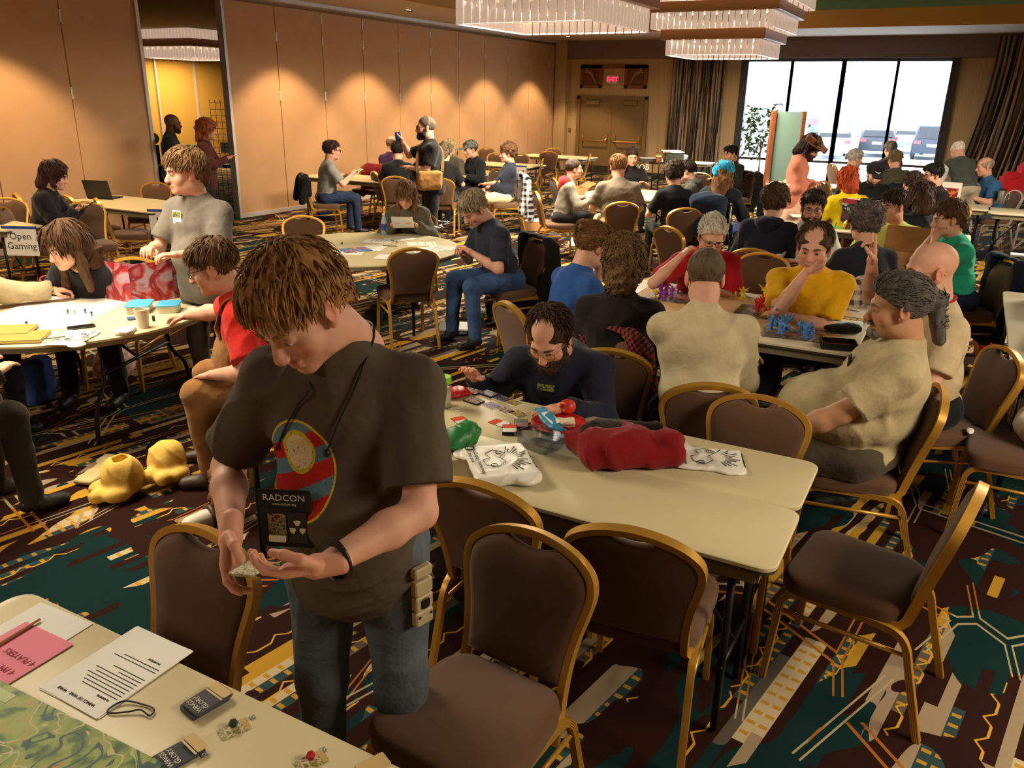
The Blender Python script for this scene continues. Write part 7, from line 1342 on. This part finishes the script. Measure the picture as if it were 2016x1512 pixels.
t = thing('white_bag', (.60, 4.62, .495), R(20), 'stuffed white plastic bag on the right edge chair', 'bag'); V, Q = SDF(.05).el((0, 0, .10), (.17, .15, .12)).el((.03, .02, .18), (.12, .10, .10)).rc((.05, .0, .25), (.12, 0, .36), .03, .01).cut((0, 0, .003), (0, 0, -1)).mesh(.010, wrinkle(.010, 40, 6)); link('bag_film', fast_mesh('bag', V, Q), t, mat('matte_white_film', (222, 216, 196), .45))
blob('tissue_scrap', 'scrap of white tissue on the right edge chair seat', 'tissue', 1908, 851, .495, 0, (220, 210, 190), SDF(.008).el((0, 0, .005), (.03, .012, .006)), .004, M_PAPER)
# things under the board game table, next room stalls
t = thing('merchandise_shelf', (-12.6, 10.55, 0), R(50), 'black vendor shelf rack in the next room', 'shelf')
for k2 in range(7): MB().box((0, 0, .15+.17*k2), (.7, .34, .03)).build('shelf_board', M_BLACK, t)
for x in (-.34, .34): MB().box((x, 0, .62), (.03, .34, 1.24)).build('side_post', M_STEEL, t)
t = thing('wire_grid_stall', (-12.9, 12.35, 0), R(40), 'black wire display stall with white goods in the next room', 'stall'); b = MB(); [b.box((-.6+.1*i, 0, .98), (.008, .008, 1.96)) for i in range(13)]; [b.box((0, 0, .1+.12*i), (1.2, .008, .008)) for i in range(16)]; b.build('wire_grid', M_BLACK, t); [MB().box((x, .06, z), (.26, .04, .2)).build('goods', M_PAPER, t) for x in (-.35, .05, .4) for z in (.75, 1.05)]; MB().box((0, -.3, .74), (1.3, .6, .05)).build('counter', M_BLACK, t); MB().box((.3, .0, 1.75), (.5, .05, .5)).build('dark_banner', M_CLOTH, t, False, lin((34, 30, 26)))
t = thing('book_stall', (-13.9, 10.6, 0), R(50), 'vendor table with dark books and yellow plush in the next room', 'stall'); MB().box((0, 0, .37), (1.1, .5, .74)).build('table_block', M_CLOTH, t, False, lin((60, 50, 40))); [MB().box((-.45+.1*i, 0, .95), (.07, .2, .36)).build('book', M_MATTE, t, False, lin(((60, 30, 24), (30, 30, 34), (90, 60, 30))[i % 3])) for i in range(10)]; [MB().ball((-.3+.3*i, 0, 1.25), .11, 10, 6).build('plush', MY, t, True) for i in range(3)]
# red lanyard of the bald man, pocket clip of the khaki shirt
p = P['P46']; t = thing('lanyard', (p['x'], p['y'], 0), p['rz'], 'red lanyard around the bald man\'s neck', 'lanyard'); n_ = p['neck']; MB().tube([n_+p['rt']*.082*math.cos(a)+p['fw']*(.085*math.sin(a)+.01)+p['up']*(.028-.02*math.sin(a)) for a in np.linspace(0, 6.283, 25)[:-1]], .008, 6, True).build('cord', M_MATTE, t, True, lin((170, 24, 34)))
q = hit(P['P47'], 1675, 712, .006)
if q is not None: t = thing('sunglasses_clip', (P['P47']['x'], P['P47']['y'], 0), P['P47']['rz'], 'dark glasses clipped to the khaki shirt pocket', 'glasses'); MB().rbox((0, 0, 0), (.03, .07, .012), .012, .003).build('lens', M_BLACK, t).matrix_local = frame(q[0], np.cross((0, 0, 1.0), q[1]), (0, 0, 1))
